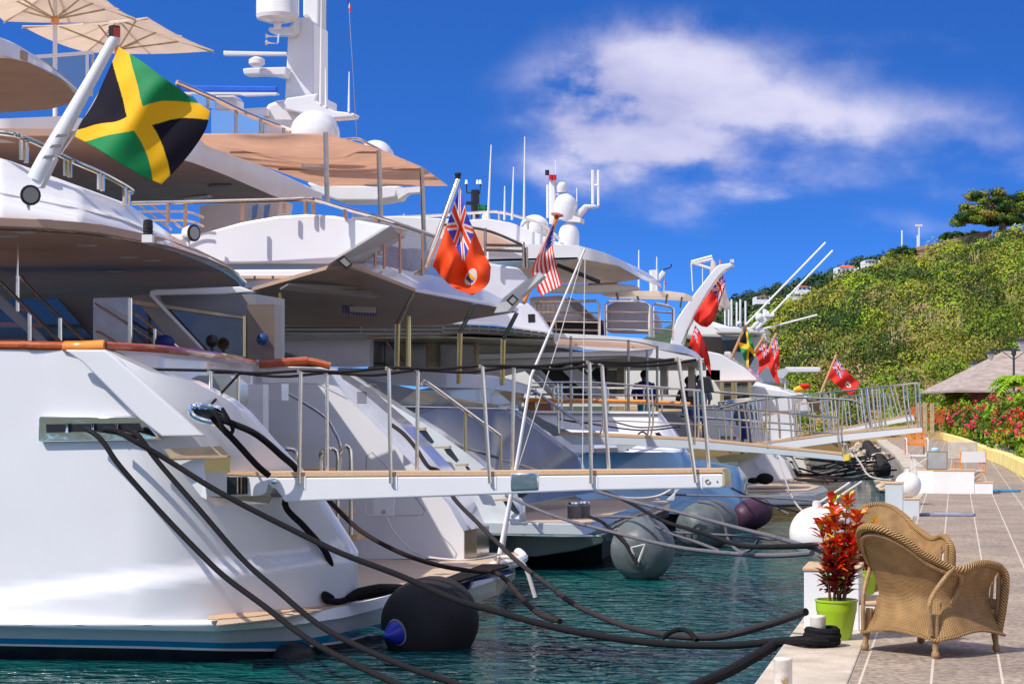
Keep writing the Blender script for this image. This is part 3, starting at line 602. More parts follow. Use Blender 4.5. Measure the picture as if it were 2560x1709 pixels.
# ---------------------------------------------------------------- potted crotons
potm = mat('pot_lime', (.36, .55, .02), .32, noise=.06, coat=.3); soil = mat('soil', (.05, .032, .02), .95, noise=.4, nscale=30, bump=.8, bscale=60)
CR = [leafmat('croton_red', (.80, .035, .012)), leafmat('croton_orange', (.90, .19, .012)), leafmat('croton_yellow', (.80, .62, .02)), leafmat('croton_maroon', (.24, .016, .022)), leafmat('croton_green', (.14, .30, .02))]
for m in CR: m.node_tree.nodes['Principled BSDF'].inputs['Roughness'].default_value = .3; m.node_tree.nodes['Principled BSDF'].inputs['Specular IOR Level'].default_value = .5
def potted(base, label, h=.80, seed=1, n=520, pr=.155, ph=.30, spread=.24):
    rnd = random.Random(seed); base = Vector(base); t = thing('potted_croton', base, label, 'potted plant', 'red leaved crotons in lime pots')
    b = MB(); s = ph / .30; b.lathe(base, [(pr * .66, 0), (pr * .70, .01), (pr * .93, .20 * s), (pr * .96, .215 * s), (pr * .97, .225 * s), (pr * .985, .28 * s), (pr * 1.03, .285 * s), (pr * 1.03, .30 * s), (pr * .96, .30 * s), (pr * .9, .25 * s), (pr * .8, .1 * s)], seg=48); b.build('pot', potm, t)
    b = MB(); b.lathe(base, [(.001, .255 * s), (pr * .9, .25 * s), (pr * .9, .262 * s), (.001, .275 * s)], seg=24); b.build('soil', soil, t)
    st = MB(); lf = MB(); stems = []
    for k in range(9):
        a = k * 2.4; r0 = .05; e = Vector((math.cos(a) * spread * rnd.uniform(.2, .75), math.sin(a) * spread * rnd.uniform(.2, .75), ph + h * rnd.uniform(.72, .98) * (1 - .2 * (k % 3)))) ; s0 = Vector((math.cos(a) * r0, math.sin(a) * r0, .25 * s))
        mid = s0.lerp(e, .5) + Vector((rnd.uniform(-.03, .03), rnd.uniform(-.03, .03), 0)); pts = catmull([s0, mid, e], 5); stems.append(pts); st.tube([base + p for p in pts], [.011, .004], 6, False)
    st.build('stem', mat('croton_stem', (.16, .08, .045), .8), t)
    for i in range(n):
        pts = stems[i % 9]; q = rnd.random() ** .8; p = pts[min(len(pts) - 1, int((.22 + .78 * q) * len(pts)))]; hz = (p.z - ph) / h
        a = rnd.uniform(0, 6.283); up = rnd.uniform(.45, 1.9) + (.6 if hz > .8 else 0); d = Vector((math.cos(a), math.sin(a), up)).normalized(); l = rnd.uniform(.06, .15) * (1.0 if hz > .2 else 1.2); w = l * rnd.uniform(.13, .21)
        side = d.cross(UP).normalized(); side = (side * math.cos(rnd.uniform(-.8, .8)) + UP.cross(side) * .3).normalized(); up2 = side.cross(d).normalized(); ws = []
        for k in range(5):
            tt = k / 4; c = base + p + d * (.02 + l * tt) + UP * (-.35 * l * tt * tt) + up2 * (math.sin(tt * 5 + i) * .006); ww = w * math.sin(math.pi * (tt * .86 + .1)) ** .8; ws += [c - side * ww + up2 * ww * .35, c, c + side * ww + up2 * ww * .35]
        u = rnd.random()
        if hz > .72: m = 0 if u < .36 else 1 if u < .66 else 2 if u < .95 else 4
        elif hz > .42: m = 0 if u < .48 else 1 if u < .82 else 3 if u < .9 else 2
        elif hz > .2: m = 3 if u < .5 else 0 if u < .8 else 1 if u < .95 else 4
        else: m = 3 if u < .85 else 4
        lf.m = m; lf.add(ws, [[3 * k + j, 3 * k + j + 1, 3 * k + j + 4, 3 * k + j + 3] for k in range(4) for j in (0, 1)])
    lf.build('foliage', CR, t)
    return t
p = P(2091, 1602, 14.85); potted((p.x, p.y, QZ), 'tall red and orange croton in a lime green pot beside the black wrapped bollard', h=.82, seed=2, spread=.22, n=950)
p = P(2160, 1560, 16.6); potted((p.x, p.y, QZ + .18), 'smaller dark red croton in a lime pot on the step box, behind the near armchair', h=.40, seed=5, n=170, pr=.12, ph=.2, spread=.16)
# ---------------------------------------------------------------- boarding step boxes
def boxes():
    u0 = 0
    def qbox(b, px, py, w, dpt, h, rot=-TH, z=QZ):   # px,py = near left base corner on the quay
        d = F * (EYE - z) / (py - HY); c = P(px, py, d); X = Vector((math.cos(rot), math.sin(rot), 0)); Y = Vector((-math.sin(rot), math.cos(rot), 0))
        return c, X, Y
    t = thing('boarding_steps', P(2010, 1573, 15.6), 'white two level boarding steps with teak treads behind the near potted croton', 'boarding steps')
    c, X, Y = qbox(None, 2010, 1573, 0, 0, 0)
    def bx(name, m, x0, x1, y0, y1, z0, z1, bev=.006):
        b = MB(); b.prism([c + X * x0 + Y * y0 + UP * z0, c + X * x1 + Y * y0 + UP * z0, c + X * x1 + Y * y1 + UP * z0, c + X * x0 + Y * y1 + UP * z0], UP * (z1 - z0)); return b.build(name, m, t, bevel=bev, smooth=False)
    bx('upper_box', whitm, 0, .42, 0, .62, 0, .455); bx('upper_tread', teak, -.01, .43, -.01, .63, .456, .484)
    bx('lower_box', whitm, .425, .80, .0, .62, 0, .20); bx('lower_tread', teak, .435, .81, -.01, .63, .201, .225)
    # pale green boarding steps further off
    t = thing('boarding_steps', P(2212, 1255, 36), 'pale green boarding steps with teak tops at the quay edge', 'boarding steps')
    c = P(2213, 1262, F * (EYE - QZ) / (1290 - HY) * 1.0); c.z = QZ; X = Q * -1 * -0 + Vector((CS, -SN, 0)); Y = Q
    bx('upper_box', palegrey, 0, .28, 0, .5, 0, .52); bx('upper_tread', teak, -.01, .29, -.01, .51, .521, .55)
    bx('lower_box', palegrey, .285, .54, 0, .5, 0, .27); bx('lower_tread', teak, .295, .55, -.01, .51, .271, .30)
    t = thing('boarding_steps', P(2293, 1235, 42), 'big white boarding steps with a brown top beside the director chair', 'boarding steps')
    c = P(2293, 1235, F * (EYE - QZ) / (1233 - HY)); c.z = QZ
    b = MB(); pts = [(0, .25), (.32, 0), (1.15, 0), (1.15, .7), (0, .7)]; b.prism([c + X * x + Y * y for x, y in pts], UP * .47); b.build('upper_box', whitm, t, bevel=.006, smooth=False)
    b = MB(); b.prism([c + X * x * 1.02 + Y * (y * 1.02 - .01) + UP * .471 for x, y in pts], UP * .03); b.build('upper_tread', teak, t, smooth=False)
    bx('lower_box', whitm, 1.155, 1.52, 0, .6, 0, .22); bx('lower_tread', teak, 1.165, 1.54, -.01, .61, .221, .245)
boxes()
# ---------------------------------------------------------------- bollards
boll = mat('bollard_white', (.72, .66, .58), .5, noise=.15, nscale=9, bump=.3, bscale=20); plug = mat('plug_tan', (.42, .26, .14), .6, noise=.3, nscale=30)
def bollard(px, py, label, h=.21, r=.055, z=1.012):
    d = F * (EYE - z) / (py - HY); c = P(px, py, d); c.z = z; t = thing('bollard', c, label, 'bollard', 'white pipe bollards on the quay edge')
    b = MB(); b.lathe(c, [(r, -.02), (r, h * .93), (r * 1.02, h * .94), (r * 1.02, h * .985), (r * .96, h), (r * .5, h + .004)], seg=32); b.build('pipe', boll, t, angle=50)
    b = MB(); b.lathe(c + Vector((.0, -r * .8, h * .32)), [(.02, 0), (.02, .025), (.012, .034)], (0.1, -1, 0), 14); b.build('bolt_head', plug, t)
    return c
bA = bollard(2045, 1614, 'white pipe bollard wrapped in black mooring lines, left of the lime pot', h=.22)
bB = bollard(1958, 1722, 'bare white pipe bollard at the bottom corner of the quay edge', h=.19)
# ---------------------------------------------------------------- round white fenders against the wall
def ballf(px, py, d, r, label, sz=1.0):
    c = P(px, py, d); t = thing('ball_fender', c - UP * r * sz, label, 'fender', 'round white fenders along the quay wall')
    b = MB(); b.ball(c, r, sz, 32, 20); b.build('ball', fwhite, t)
    b = MB(); b.lathe(c + UP * r * sz * .96, [(.05, 0), (.045, .06), (.02, .07)], seg=12); b.tube([c + UP * (r * sz + .02), c + UP * (r * sz + .25) + Vector((.35, .0, 0))], .012, 6); b.build('rope_eye', ropew, t)
ballf(2042, 1333, 21.2, .29, 'large white ball fender, nearer of the two beside the red croton')
ballf(2082, 1296, 24, .20, 'white ball fender half hidden behind the larger one beside the croton')
ballf(2270, 1212, 36.5, .24, 'white ball fender at the quay edge behind the pale green steps')
# ---------------------------------------------------------------- smaller things further along
def misc():
    # flat grey foot plate
    c = P(2367, 1288, F * (EYE - QZ) / (1288 - HY)); c.z = QZ + .003; b = MB(); X = Vector((CS, -SN, 0))
    b.prism([c + X * -.46 - Q * .25, c + X * .42 - Q * .25, c + X * .46 + Q * .25, c + X * -.40 + Q * .25], UP * .03)
    t = thing('door_mat', c, 'flat grey blue mat lying on the paving past the second armchair', 'mat'); b.build('pad', mat('mat_grey', (.20, .21, .30), .6), t, smooth=False, bevel=.01)
    b = MB(); b.prism([c + X * -.2 - Q * .12 + UP * .0305, c + X * .22 - Q * .12 + UP * .0305, c + X * .22 + Q * .12 + UP * .0305, c + X * -.2 + Q * .12 + UP * .0305], UP * .006); b.build('inset', mat('mat_light', (.34, .36, .46), .6), t, smooth=False)
    c = P(2510, 1228, F * (EYE - QZ) / (1228 - HY)); c.z = QZ + .002; b = MB(); b.prism([c + X * -.25 - Q * .4, c + X * .3 - Q * .3, c + X * .35 + Q * .4, c + X * -.3 + Q * .4], UP * .03); tag(b.build('door_mat', mat('mat_blue', (.03, .20, .36), .7), bevel=.01), 'bright blue mat on the paving by the big white steps', 'mat')
    # director chair
    def director(px, py, w, label, fabric, ang):
        d = F * (EYE - QZ) / (py - HY); c = P(px, py, d); c.z = QZ; t = thing('director_chair', c, label, 'chair', 'folding director chairs'); wood = varno
        X = Vector((math.cos(ang), math.sin(ang), 0)); Y = Vector((-X.y, X.x, 0)); h = w / 2
        def bar(nm, a, b_, r=.018): m = MB(); m.tube([c + X * a[0] + Y * a[1] + UP * a[2], c + X * b_[0] + Y * b_[1] + UP * b_[2]], r, 6, False); m.build(nm, wood, t)
        for s in (-1, 1):
            bar('back_post', (s * h, -.22, .42), (s * h, -.24, .86)); bar('arm_rest', (s * h, -.26, .62), (s * h, .24, .62), .022); bar('foot_rail', (s * h, -.26, .02), (s * h, .26, .02)); bar('arm_post', (s * h, .2, .45), (s * h, .2, .62)); bar('seat_rail', (s * h, -.23, .44), (s * h, .23, .44))
            bar('leg', (-s * h, -.2, .02), (s * h, -.2, .44), .012); bar('leg', (-s * h, .2, .02), (s * h, .2, .44), .012)
        m = MB(); m.prism([c + X * -h + Y * -.24 + UP * .64, c + X * h + Y * -.24 + UP * .64, c + X * h + Y * -.245 + UP * .86, c + X * -h + Y * -.245 + UP * .86], Y * -.008); m.build('back_sling', fabric, t, smooth=False)
        m = MB(); m.prism([c + X * -h + Y * -.22 + UP * .455, c + X * h + Y * -.22 + UP * .455, c + X * h + Y * .22 + UP * .455, c + X * -h + Y * .22 + UP * .455], UP * .01); m.build('seat_sling', fabric, t, smooth=False)
    director(2425, 1231, .52, 'director chair with a white canvas back beside the big white steps', whitm, .05)
    # orange slatted chair
    d = F * (EYE - QZ) / (1136 - HY); c = P(2288, 1136, d); c.z = QZ; t = thing('deck_chair', c, 'orange wooden slatted deck chair by the quay edge under the far gangway tip', 'chair')
    b = MB()
    for k in range(7): b.prism([c + Vector((-.33 , .12 + .0 * k, .40 + k * .085)), c + Vector((.33, .12, .40 + k * .085)), c + Vector((.33, .12, .455 + k * .085)), c + Vector((-.33, .12, .455 + k * .085))], (0, .03, 0))
    for s in (-1, 1): b.prism([c + Vector((s * .36 - .03, .1, 0)), c + Vector((s * .36 + .03, .1, 0)), c + Vector((s * .36 + .03, .1, 1.0)), c + Vector((s * .36 - .03, .1, 1.0))], (0, .05, 0))
    b.build('slatted_back', varno, t, smooth=False)
    b = MB(); b.box(c + Vector((.05, -.2, .36)), .7, .5, .04); b.build('seat', varno, t, smooth=False)
    b = MB(); b.tube([c + Vector((.4, .1, .62)), c + Vector((.42, -.4, .60)), c + Vector((.40, -.45, .02))], .025, 6); b.build('arm_frame', whitm, t); b = MB(); b.tube([c + Vector((-.4, .1, .62)), c + Vector((-.42, -.4, .60)), c + Vector((-.40, -.45, .02))], .025, 6); b.build('arm_frame', whitm, t)
    # grey sign board in a frame, small tables, blue cloth
    d = 40; t = thing('notice_board', P(2342, 1176, d), 'grey framed notice board standing on the big white steps', 'notice board')
    b = MB(); b.prism([P(2320, 1171, d), P(2366, 1171, d), P(2366, 1131, d), P(2320, 1131, d)], (0, .03, 0)); b.build('panel', mat('board_grey', (.40, .41, .40), .3, noise=.25, nscale=3), t, smooth=False)
    b = MB()
    for a, e in (((2318, 1172), (2368, 1172)), ((2318, 1129), (2368, 1129)), ((2318, 1173), (2318, 1129)), ((2368, 1173), (2368, 1129))): b.tube([P(*a, d) + Vector((0, .015, 0)), P(*e, d) + Vector((0, .015, 0))], .014, 4, False)
    b.build('frame', brass, t, smooth=False)
    d = 52; t = thing('side_table', P(2318, 1172, d), 'small white table with a pale blue cloth behind the notice board', 'table')
    b = MB(); b.box(P(2315, 1140, d), .8, .5, .04)
    for x in (-.34, .34):
        for y in (-.2, .2): b.box(Vector((P(2315, 1140, d).x + x, d + y, QZ)), .04, .04, P(2315, 1140, d).z - QZ)
    b.build('frame', whitm, t, smooth=False)
    b = MB(); b.ball(P(2328, 1134, d), .16, .45); b.ball(P(2338, 1124, d), .11, .6); b.build('folded_cloth', mat('cloth_pale_blue', (.35, .55, .66), .9), t)
    # rubble heap of stones and black fenders in the bend of the quay
    stone = mat('boulder', (.48, .38, .28), .9, noise=.3, nscale=4, bump=.6, bscale=5); rnd = random.Random(4)
    for i in range(64):
        d = rnd.uniform(66, 150); x = edge_x(d) - rnd.uniform(0.15, 1.1) * (d / 75); b = MB(); r = rnd.uniform(.16, .42); c = Vector((x, d, rnd.uniform(.15, .8))); b.ball(c, r, rnd.uniform(.5, .8), 8, 6)
        b.v = [(v[0] + rnd.uniform(-.06, .06), v[1] + rnd.uniform(-.06, .06), v[2] + rnd.uniform(-.05, .05)) for v in b.v]
        o = b.build('boulder', stone, smooth=False); tag(o, 'tan boulder in the rubble bank below the far quay edge', 'boulder', 'boulders in the rubble bank')
misc()
# ---------------------------------------------------------------- planter hedge, kerb, shelters, lamps
CURB = [(36, 9.0), (43, 10.9), (50.9, 13.0), (62, 15.2), (70, 16.6), (98, 21.9), (137, 28.8), (190, 38), (280, 52)]
def kerb_x(d): return curve1([(30, 7.6)] + CURB, d)
def planter():
    ym = mat('yellow_wall', (.80, .66, .24), .8, noise=.12, nscale=2, bump=.3, bscale=10); gm = mat('planter_grey', (.52, .46, .40), .85, noise=.15)
    pts = [(46, 12.4)] + [(d, x) for d, x in CURB if d > 50]
    b = MB(); b.prism([(x, d, QZ) for d, x in pts] + [(x + .3, d, QZ) for d, x in pts[::-1]], (0, 0, .40)); tag(b.build('planter_wall', ym, smooth=False, bevel=.02), 'long low yellow wall along the foot of the flowering hedge', 'wall')
    b = MB(); c = P(2470, 1152, 71); b.box((c.x - .9, c.y, QZ), 1.0, .5, .62, -.2); tag(b.build('concrete_block', gm, smooth=False, bevel=.02), 'grey beige concrete block against the yellow wall, left of two', 'block', 'concrete blocks by the yellow wall')
    b = MB(); b.box((c.x + .25, c.y - 2, QZ), .9, .5, .56, -.2); tag(b.build('concrete_block', gm, smooth=False, bevel=.02), 'slightly nearer concrete block against the yellow wall, right of two', 'block', 'concrete blocks by the yellow wall')
    C = []; Rr = []; MI = []; NP = []; rnd = random.Random(9); FC = []; FM = []
    for i in range(1000):
        d = rnd.uniform(50, 150); x = kerb_x(d) + .5 + rnd.random() ** 1.3 * 4.0; z = QZ + rnd.uniform(.25, 1.85 + .25 * math.sin(d * .5)); r = rnd.uniform(.25, .5)
        C.append((x, d, z)); Rr.append(r); MI.append(rnd.choice((0, 1, 1, 6, 6, 2))); NP.append(150)
        if rnd.random() < .5 and z > QZ + .8:
            for k in range(rnd.randint(1, 5)): FC.append((x - rnd.uniform(.1, .6), d - rnd.uniform(.1, .5), z + rnd.uniform(-.2, .45))); FM.append(0 if d > 64 else rnd.choice((0, 1, 1)))
    t = thing('flowering_hedge', (20, 75, QZ), 'long green oleander hedge covered in pink and red flowers above the yellow wall', 'hedge')
    leaf_cloud('foliage', C, Rr, MI, NP, .085, LM, t, squash=1.0, shell=.3, aspect=.35)
    pk = [leafmat('bloom_pink', (.70, .06, .10)), leafmat('bloom_red', (.85, .05, .02))]
    leaf_cloud('flowers', FC, [.12] * len(FC), FM, [8] * len(FC), .048, pk, t, shell=.2, aspect=.9)
    # palms / leafy plants by the shelter
    pm = LM[6]
    def frond_plant(px, py, d, h, n, l, label, tr=True):
        base = P(px, py, d); base.z = QZ; t = thing('palm', base, label, 'palm', 'palms beside the shelters'); b = MB(); b.tube([base, base + Vector((.05, 0, h))], [.12, .08], 8); b.build('trunk', bark, t); rr = random.Random(px)
        b = MB()
        for k in range(n):
            a = k * 2.399; el = rr.uniform(.1, 1.1); o = base + UP * h; dr = Vector((math.cos(a), math.sin(a), el)).normalized(); pts = []
            for i in range(8): s = i / 7; pts.append(o + dr * l * s + UP * (-l * .75 * s * s))
            sd = dr.cross(UP).normalized()
            for i in range(1, 8):
                for s in (-1, 1):
                    for q in (0, .5):
                        c = pts[i - 1].lerp(pts[i], q); ll = l * .26 * math.sin(math.pi * min(.95, i / 8 + .1)); e = c + sd * s * ll - UP * ll * .7 + dr * ll * .3; w = (pts[i] - pts[i - 1]) * .22
                        b.add([c - w, c + w, e], [[0, 1, 2]])
        b.build('fronds', [pm], t, smooth=False)
    frond_plant(2545, 1040, 88, 3.0, 60, 1.7, 'leafy palm cut by the right edge of the photo in front of the shingle shelter'); frond_plant(2405, 1060, 118, 2.4, 40, 1.9, 'low spreading palm left of the near shingle shelter post'); frond_plant(2335, 1050, 150, 2.4, 34, 2.0, 'yellow green palm below the far shingle roof')
    # shelters
    sh = mat('shingle', (.36, .29, .25), .85, noise=.3, nscale=1.5, bump=.5, bscale=14, stretch=(1, 1, 6)); brown = mat('post_brown', (.14, .045, .025), .7, noise=.2); rdw = mat('wall_orange', (.62, .12, .04), .8)
    def shelter(px0, px1, pye, pyr, d, label, ridge=None, depth=9):
        k = d / F; x0 = (px0 - CX) * k; x1 = (px1 - CX) * k; ze = EYE + (HY - pye) * k; zr = EYE + (HY - pyr) * k; t = thing('shelter', ((x0 + x1) / 2, d, QZ), label, 'shelter', 'shingle roofed shelters')
        b = MB(); rx = ((x0 + x1) / 2); rl = (x1 - x0) * .12
        ev = [(x0, d, ze), (x1, d, ze), (x1, d + depth, ze), (x0, d + depth, ze), (rx - rl, d + depth * .5, zr), (rx + rl, d + depth * .5, zr)]
        b.add(ev, [[0, 1, 5, 4], [1, 2, 5], [2, 3, 4, 5], [3, 0, 4], [3, 2, 1, 0]]); ev2 = [(x, y, z - .12) for x, y, z in ev[:4]]; b.add(ev[:4] + ev2, [[0, 4, 5, 1], [1, 5, 6, 2], [2, 6, 7, 3], [3, 7, 4, 0]]); b.build('roof', sh, t, smooth=False)
        for sx in (.16, .84):
            for sy in (.15, .85):
                c = Vector((lerp(x0, x1, sx), d + depth * sy, QZ)); b = MB(); b.box(c, .3, .3, ze - QZ); b.prism([c + Vector((-.7, -.1, ze - QZ - .02)), c + Vector((.7, -.1, ze - QZ - .02)), c + Vector((.15, -.1, ze - QZ - .8)), c + Vector((-.15, -.1, ze - QZ - .8))], (0, .2, 0)); b.build('post', brown, t, smooth=False)
        return t
    shelter(2385, 2860, 975, 868, 112, 'near shelter with a grey shingle roof and a brown flared post'); shelter(2262, 2440, 1012, 965, 170, 'far shingle roofed shelter behind the yellow green palm', depth=14)
    t = thing('kiosk', (P(2310, 1080, 120).x, 120, QZ), 'orange walled kiosk with pale posts under the far shingle roof', 'kiosk'); b = MB(); b.box((P(2318, 1080, 126).x, 126, QZ), 1.8, 3, 2.0); b.build('wall', rdw, t, smooth=False)
    for x in (2296, 2312, 2330):
        b = MB(); b.box((P(x, 1080, 119).x, 119, QZ), .22, .22, 2.2); b.build('post', interw, t, smooth=False)
    # street lamps
    lk = mat('lamp_iron', (.03, .035, .045), .5); lg = mat('lamp_glass', (.55, .55, .58), .25, noise=.2)
    def lamp(px, py, d, arm, label, s=1.0):
        top = P(px, py, d); base = Vector((top.x + arm, top.y, QZ)); t = thing('street_lamp', base, label, 'street lamp', 'row of double arm street lamps')
        b = MB(); b.lathe(base, [(.16, 0), (.12, .3), (.06, .5), (.055, top.z - QZ - .1), (.12, top.z - QZ - .06), (.13, top.z - QZ + .22), (.05, top.z - QZ + .3)], seg=10); b.build('pole', lk, t)
        b = MB()
        for s_ in (-1, 1): b.tube([base + UP * (top.z - QZ + .18), base + UP * (top.z - QZ + .18) + Vector((s_ * arm, 0, 0))], .045, 6, False); b.tube([base + UP * (top.z - QZ - .3), base + UP * (top.z - QZ + .12) + Vector((s_ * arm * .5, 0, 0))], .02, 5, False)
        b.build('arms', lk, t)
        for s_ in (-1, 1):
            c = base + Vector((s_ * arm, 0, top.z - QZ - .32)); b = MB(); b.lathe(c, [(.07, 0), (.22, .32)], seg=8); gl = b.build('lantern', lg, t, smooth=False); b = MB(); b.lathe(c + UP * .321, [(.25, 0), (.25, .06), (.1, .12)], seg=8); b.build('cap', lk, gl, smooth=False)
    for i, (px, py, d, lab) in enumerate(((2558, 853, 64, 'nearest street lamp lantern, cut by the right edge of the photo'), (2477, 884, 100, 'second lamp from the right, above the shingle roof slope'), (2433, 910, 125, 'third lamp from the right, over the shingle roof'), (2396, 928, 150, 'fourth lamp from the right above the roof edge'),
                                          (2350, 949, 175, 'fifth lamp from the right, left of the near shingle roof'), (2318, 964, 210, 'smallest lamp in the row above the far shingle roof'))):
        lamp(px, py, d, 1.15, lab)
planter()
# ================================================================ NEAREST YACHT (stern quarter fills the left of the photo)
def nearest():
    t = thing('yacht', P(400, 1640, 24), 'nearest white yacht with a blue waterline stripe, filling the left of the photo', 'yacht', 'yachts moored stern to the quay')
    U1 = 20.1
    def dh(x, y=0): return SD(x, U1) + 2.3 * max(0, (x - 330) / 570) ** 1.7 * (1 if x < 900 else 1)
    # --- hull side with its flared wing
    b = MB()
    b.sheet([(-700, 872), (165, 872), (262, 872), (300, 893), (375, 928), (480, 952), (571, 1000), (607, 1030), (659, 1091), (743, 1180), (812, 1278), (857, 1346), (878, 1382)],
            [(-700, 1553), (0, 1556), (350, 1563), (540, 1560), (700, 1544), (878, 1512)], lambda x, y: dh(x) - (.10 * sm((y - 1425 + (x - 400) * .13) / 30)) + .0, Q * .28, 110, 36)
    hull = b.build('hull', white, t, angle=50)
    # bulwark fin, bright in the sun
    b = MB(); b.prism([P(160, 874, 21.40), P(262, 874, 21.35), (P(300, 905, 21.35)), P(510, 1090, 21.20), P(404, 1092, 21.25), P(345, 1045, 21.30), P(205, 905, 21.40)], Q * .09); b.build('bulwark_fin', white, t, bevel=.02)
    # recess with coiled line
    b = MB(); b.prism([P(383, 1064, 21.75), P(425, 1040, 21.75), P(462, 1084, 21.73), P(403, 1091, 21.73)], Q * -.03); b.build('recess', black, t, smooth=False)
    b = MB(); b.prism([P(398, 1090, 21.45), P(470, 1085, 21.45), P(470, 1089, 21.45), P(398, 1095, 21.45)], Q * -.12); b.build('recess_ledge', teak, t, smooth=False)
    b = MB()
    for k in range(5):
        c = P(418 + k * 7, 1076 + (k % 2) * 4, 21.6); b.tube([c + Vector((-.09, 0, -.02)), c + Vector((-.05, -.02, .05 - k * .006)), c + Vector((.05, -.02, .04 - k * .012)), c + Vector((.09, 0, -.04))], .017, 6)
    b.build('coiled_line', ropek, t)
    # gangway locker cut into the side
    b = MB(); b.prism([P(412, 1122, 21.37), P(552, 1114, 21.47), P(576, 1140, 21.47), P(432, 1146, 21.37)], Q * -.04); b.build('locker_roof', interw, t, smooth=False)
    b = MB(); b.prism([P(432, 1139, 21.20), P(577, 1137, 21.30), P(577, 1142, 21.30), P(432, 1146, 21.20)], Q * -.10); b.build('locker_shelf', teak, t, smooth=False)
    b = MB(); b.prism([P(436, 1150, 21.28), P(512, 1148, 21.28), P(512, 1184, 21.28), P(520, 1248, 21.27), P(505, 1240, 21.28)], Q * -.03); b.build('locker_side', whitm, t, smooth=False)
    b = MB(); b.prism([P(512, 1148, 21.31), P(578, 1142, 21.35), P(575, 1180, 21.35), P(512, 1180, 21.31)], Q * -.02); b.build('locker_panel', brass, t, smooth=False)
    b = MB(); b.prism([P(520, 1240, 21.25), P(680, 1238, 21.31), P(672, 1258, 21.31), P(538, 1262, 21.25)], Q * -.03); b.build('locker_sill', steeld, t, smooth=False)
    # lower rubbing strake, boot stripe and antifouling
    def band(name, m, top, bot, off, th=.25, **k): b = MB(); b.sheet(top, bot, lambda x, y: dh(x) + off, Q * th, 90, 6); return b.build(name, m, t, **k)
    def dpl(x): return curve1([(-700, 22.5), (0, 21.72), (540, 21.45), (800, 22.3), (935, 23.6), (1000, 24.3)], x)
    b = MB(); b.sheet([(-700, 1541), (0, 1545), (540, 1556), (800, 1527), (950, 1494), (1002, 1478)], [(-700, 1562), (0, 1565), (350, 1575), (540, 1578), (700, 1566), (860, 1543), (950, 1520), (1002, 1500)], lambda x, y: dpl(x) - .22 + .06 * abs((y - 1560) / 20), Q * .4, 80, 6); b.build('rubbing_strake', whitm, t, angle=60)
    def inn(y): return (y - 1565) / 5000 * 21 * .55
    yb = [(-700, 1563), (0, 1566), (350, 1576), (560, 1578), (800, 1552), (950, 1520), (1000, 1500)]
    b = MB(); b.sheet(yb, [(-700, 1590), (0, 1594), (350, 1600), (560, 1606), (740, 1600), (860, 1580), (1000, 1545)], lambda x, y: dpl(x) + inn(y), Q * .4, 80, 5); b.build('hull_bottom_band', palegrey, t, angle=60)
    b = MB(); b.sheet([(-700, 1590), (0, 1594), (350, 1600), (560, 1606), (720, 1602), (860, 1581), (1000, 1545)], [(-700, 1604), (0, 1608), (350, 1614), (560, 1620), (710, 1620), (860, 1600), (1000, 1560)], lambda x, y: dpl(x) + inn(y) - .004, Q * .4, 80, 3); b.build('waterline_stripe', teal, t, angle=60)
    b = MB(); b.sheet([(-700, 1604), (0, 1608), (350, 1614), (560, 1620), (710, 1620), (860, 1600), (1000, 1560)], [(-700, 1608), (0, 1613), (350, 1620), (560, 1626), (690, 1627), (860, 1606), (1000, 1565)], lambda x, y: dpl(x) + inn(y), Q * .4, 80, 3); b.build('pinstripe', whitm, t, angle=60)
    b = MB(); b.sheet([(-700, 1608), (0, 1613), (350, 1620), (560, 1626), (690, 1627), (860, 1606), (1000, 1565)], [(-700, 1700), (0, 1700), (700, 1692), (800, 1680), (860, 1655), (1000, 1600)], lambda x, y: dpl(x) + inn(y), Q * .4, 80, 8); b.build('antifouling', boot, t, angle=60)
    b = MB(); c = P(735, 1640, 22.2); b.lathe(c, [(.05, -.3), (.16, -.25), (.18, 0), (.16, .4), (.1, .5)], Q, 20); b.build('exhaust', black, t)
    # --- swim platform
    z0 = .50
    rim = [(470, 1562), (540, 1556), (700, 1540), (800, 1520), (880, 1500), (950, 1483), (1010, 1468), (1230, 1408), (1290, 1398), (1305, 1388), (1290, 1375), (1150, 1390), (880, 1385), (600, 1400), (300, 1450), (200, 1560)]
    b = MB(); b.prism([PZ(x, y, z0) for x, y in [(540, 1562), (700, 1544), (800, 1524), (880, 1504), (950, 1487), (1010, 1471), (1130, 1440), (1240, 1412), (1285, 1402), (1305, 1391), (1290, 1380), (1000, 1383), (600, 1400)]], UP * -.012); b.build('platform_deck', tdeck, t, smooth=False)
    # teak tongue along the rail with white rim
    b = MB(); b.prism([PZ(x, y, z0 + .004) for x, y in [(520, 1540), (640, 1524), (760, 1502), (860, 1482), (1000, 1450), (1010, 1463), (950, 1480), (800, 1517), (640, 1540), (520, 1549)]], UP * .006); b.build('teak_margin', teak, t, smooth=False)
    b = MB()
    b.prism([P(1000, 1478, 24.6), P(1130, 1440, 27.3), P(1240, 1414, 29.6), P(1288, 1404, 30.2), P(1288, 1444, 30.2), P(1240, 1500, 29.4), P(1180, 1520, 28.4), P(1060, 1530, 25.6), P(1000, 1520, 24.6)], B * .5); b.build('transom', mat('transom_grey', (.34, .34, .30), .12, coat=1, noise=.2, nscale=1.2, bump=.05, bscale=2), t, smooth=False)
    b = MB(); b.prism([P(1130, 1462, 27.2), P(1268, 1420, 29.7), P(1286, 1432, 29.75), P(1150, 1478, 27.3)], B * -.02); b.build('transom_name_band', mat('navy_gloss', (.03, .04, .20), .1, coat=1), t, smooth=False)
    b = MB(); b.prism([PZ(x, y, z0 + .006) for x, y in [(1105, 1452), (1205, 1414), (1250, 1414), (1272, 1418), (1140, 1458)]], UP * .03); b.build('black_deck_pad', blackr, t, smooth=False)
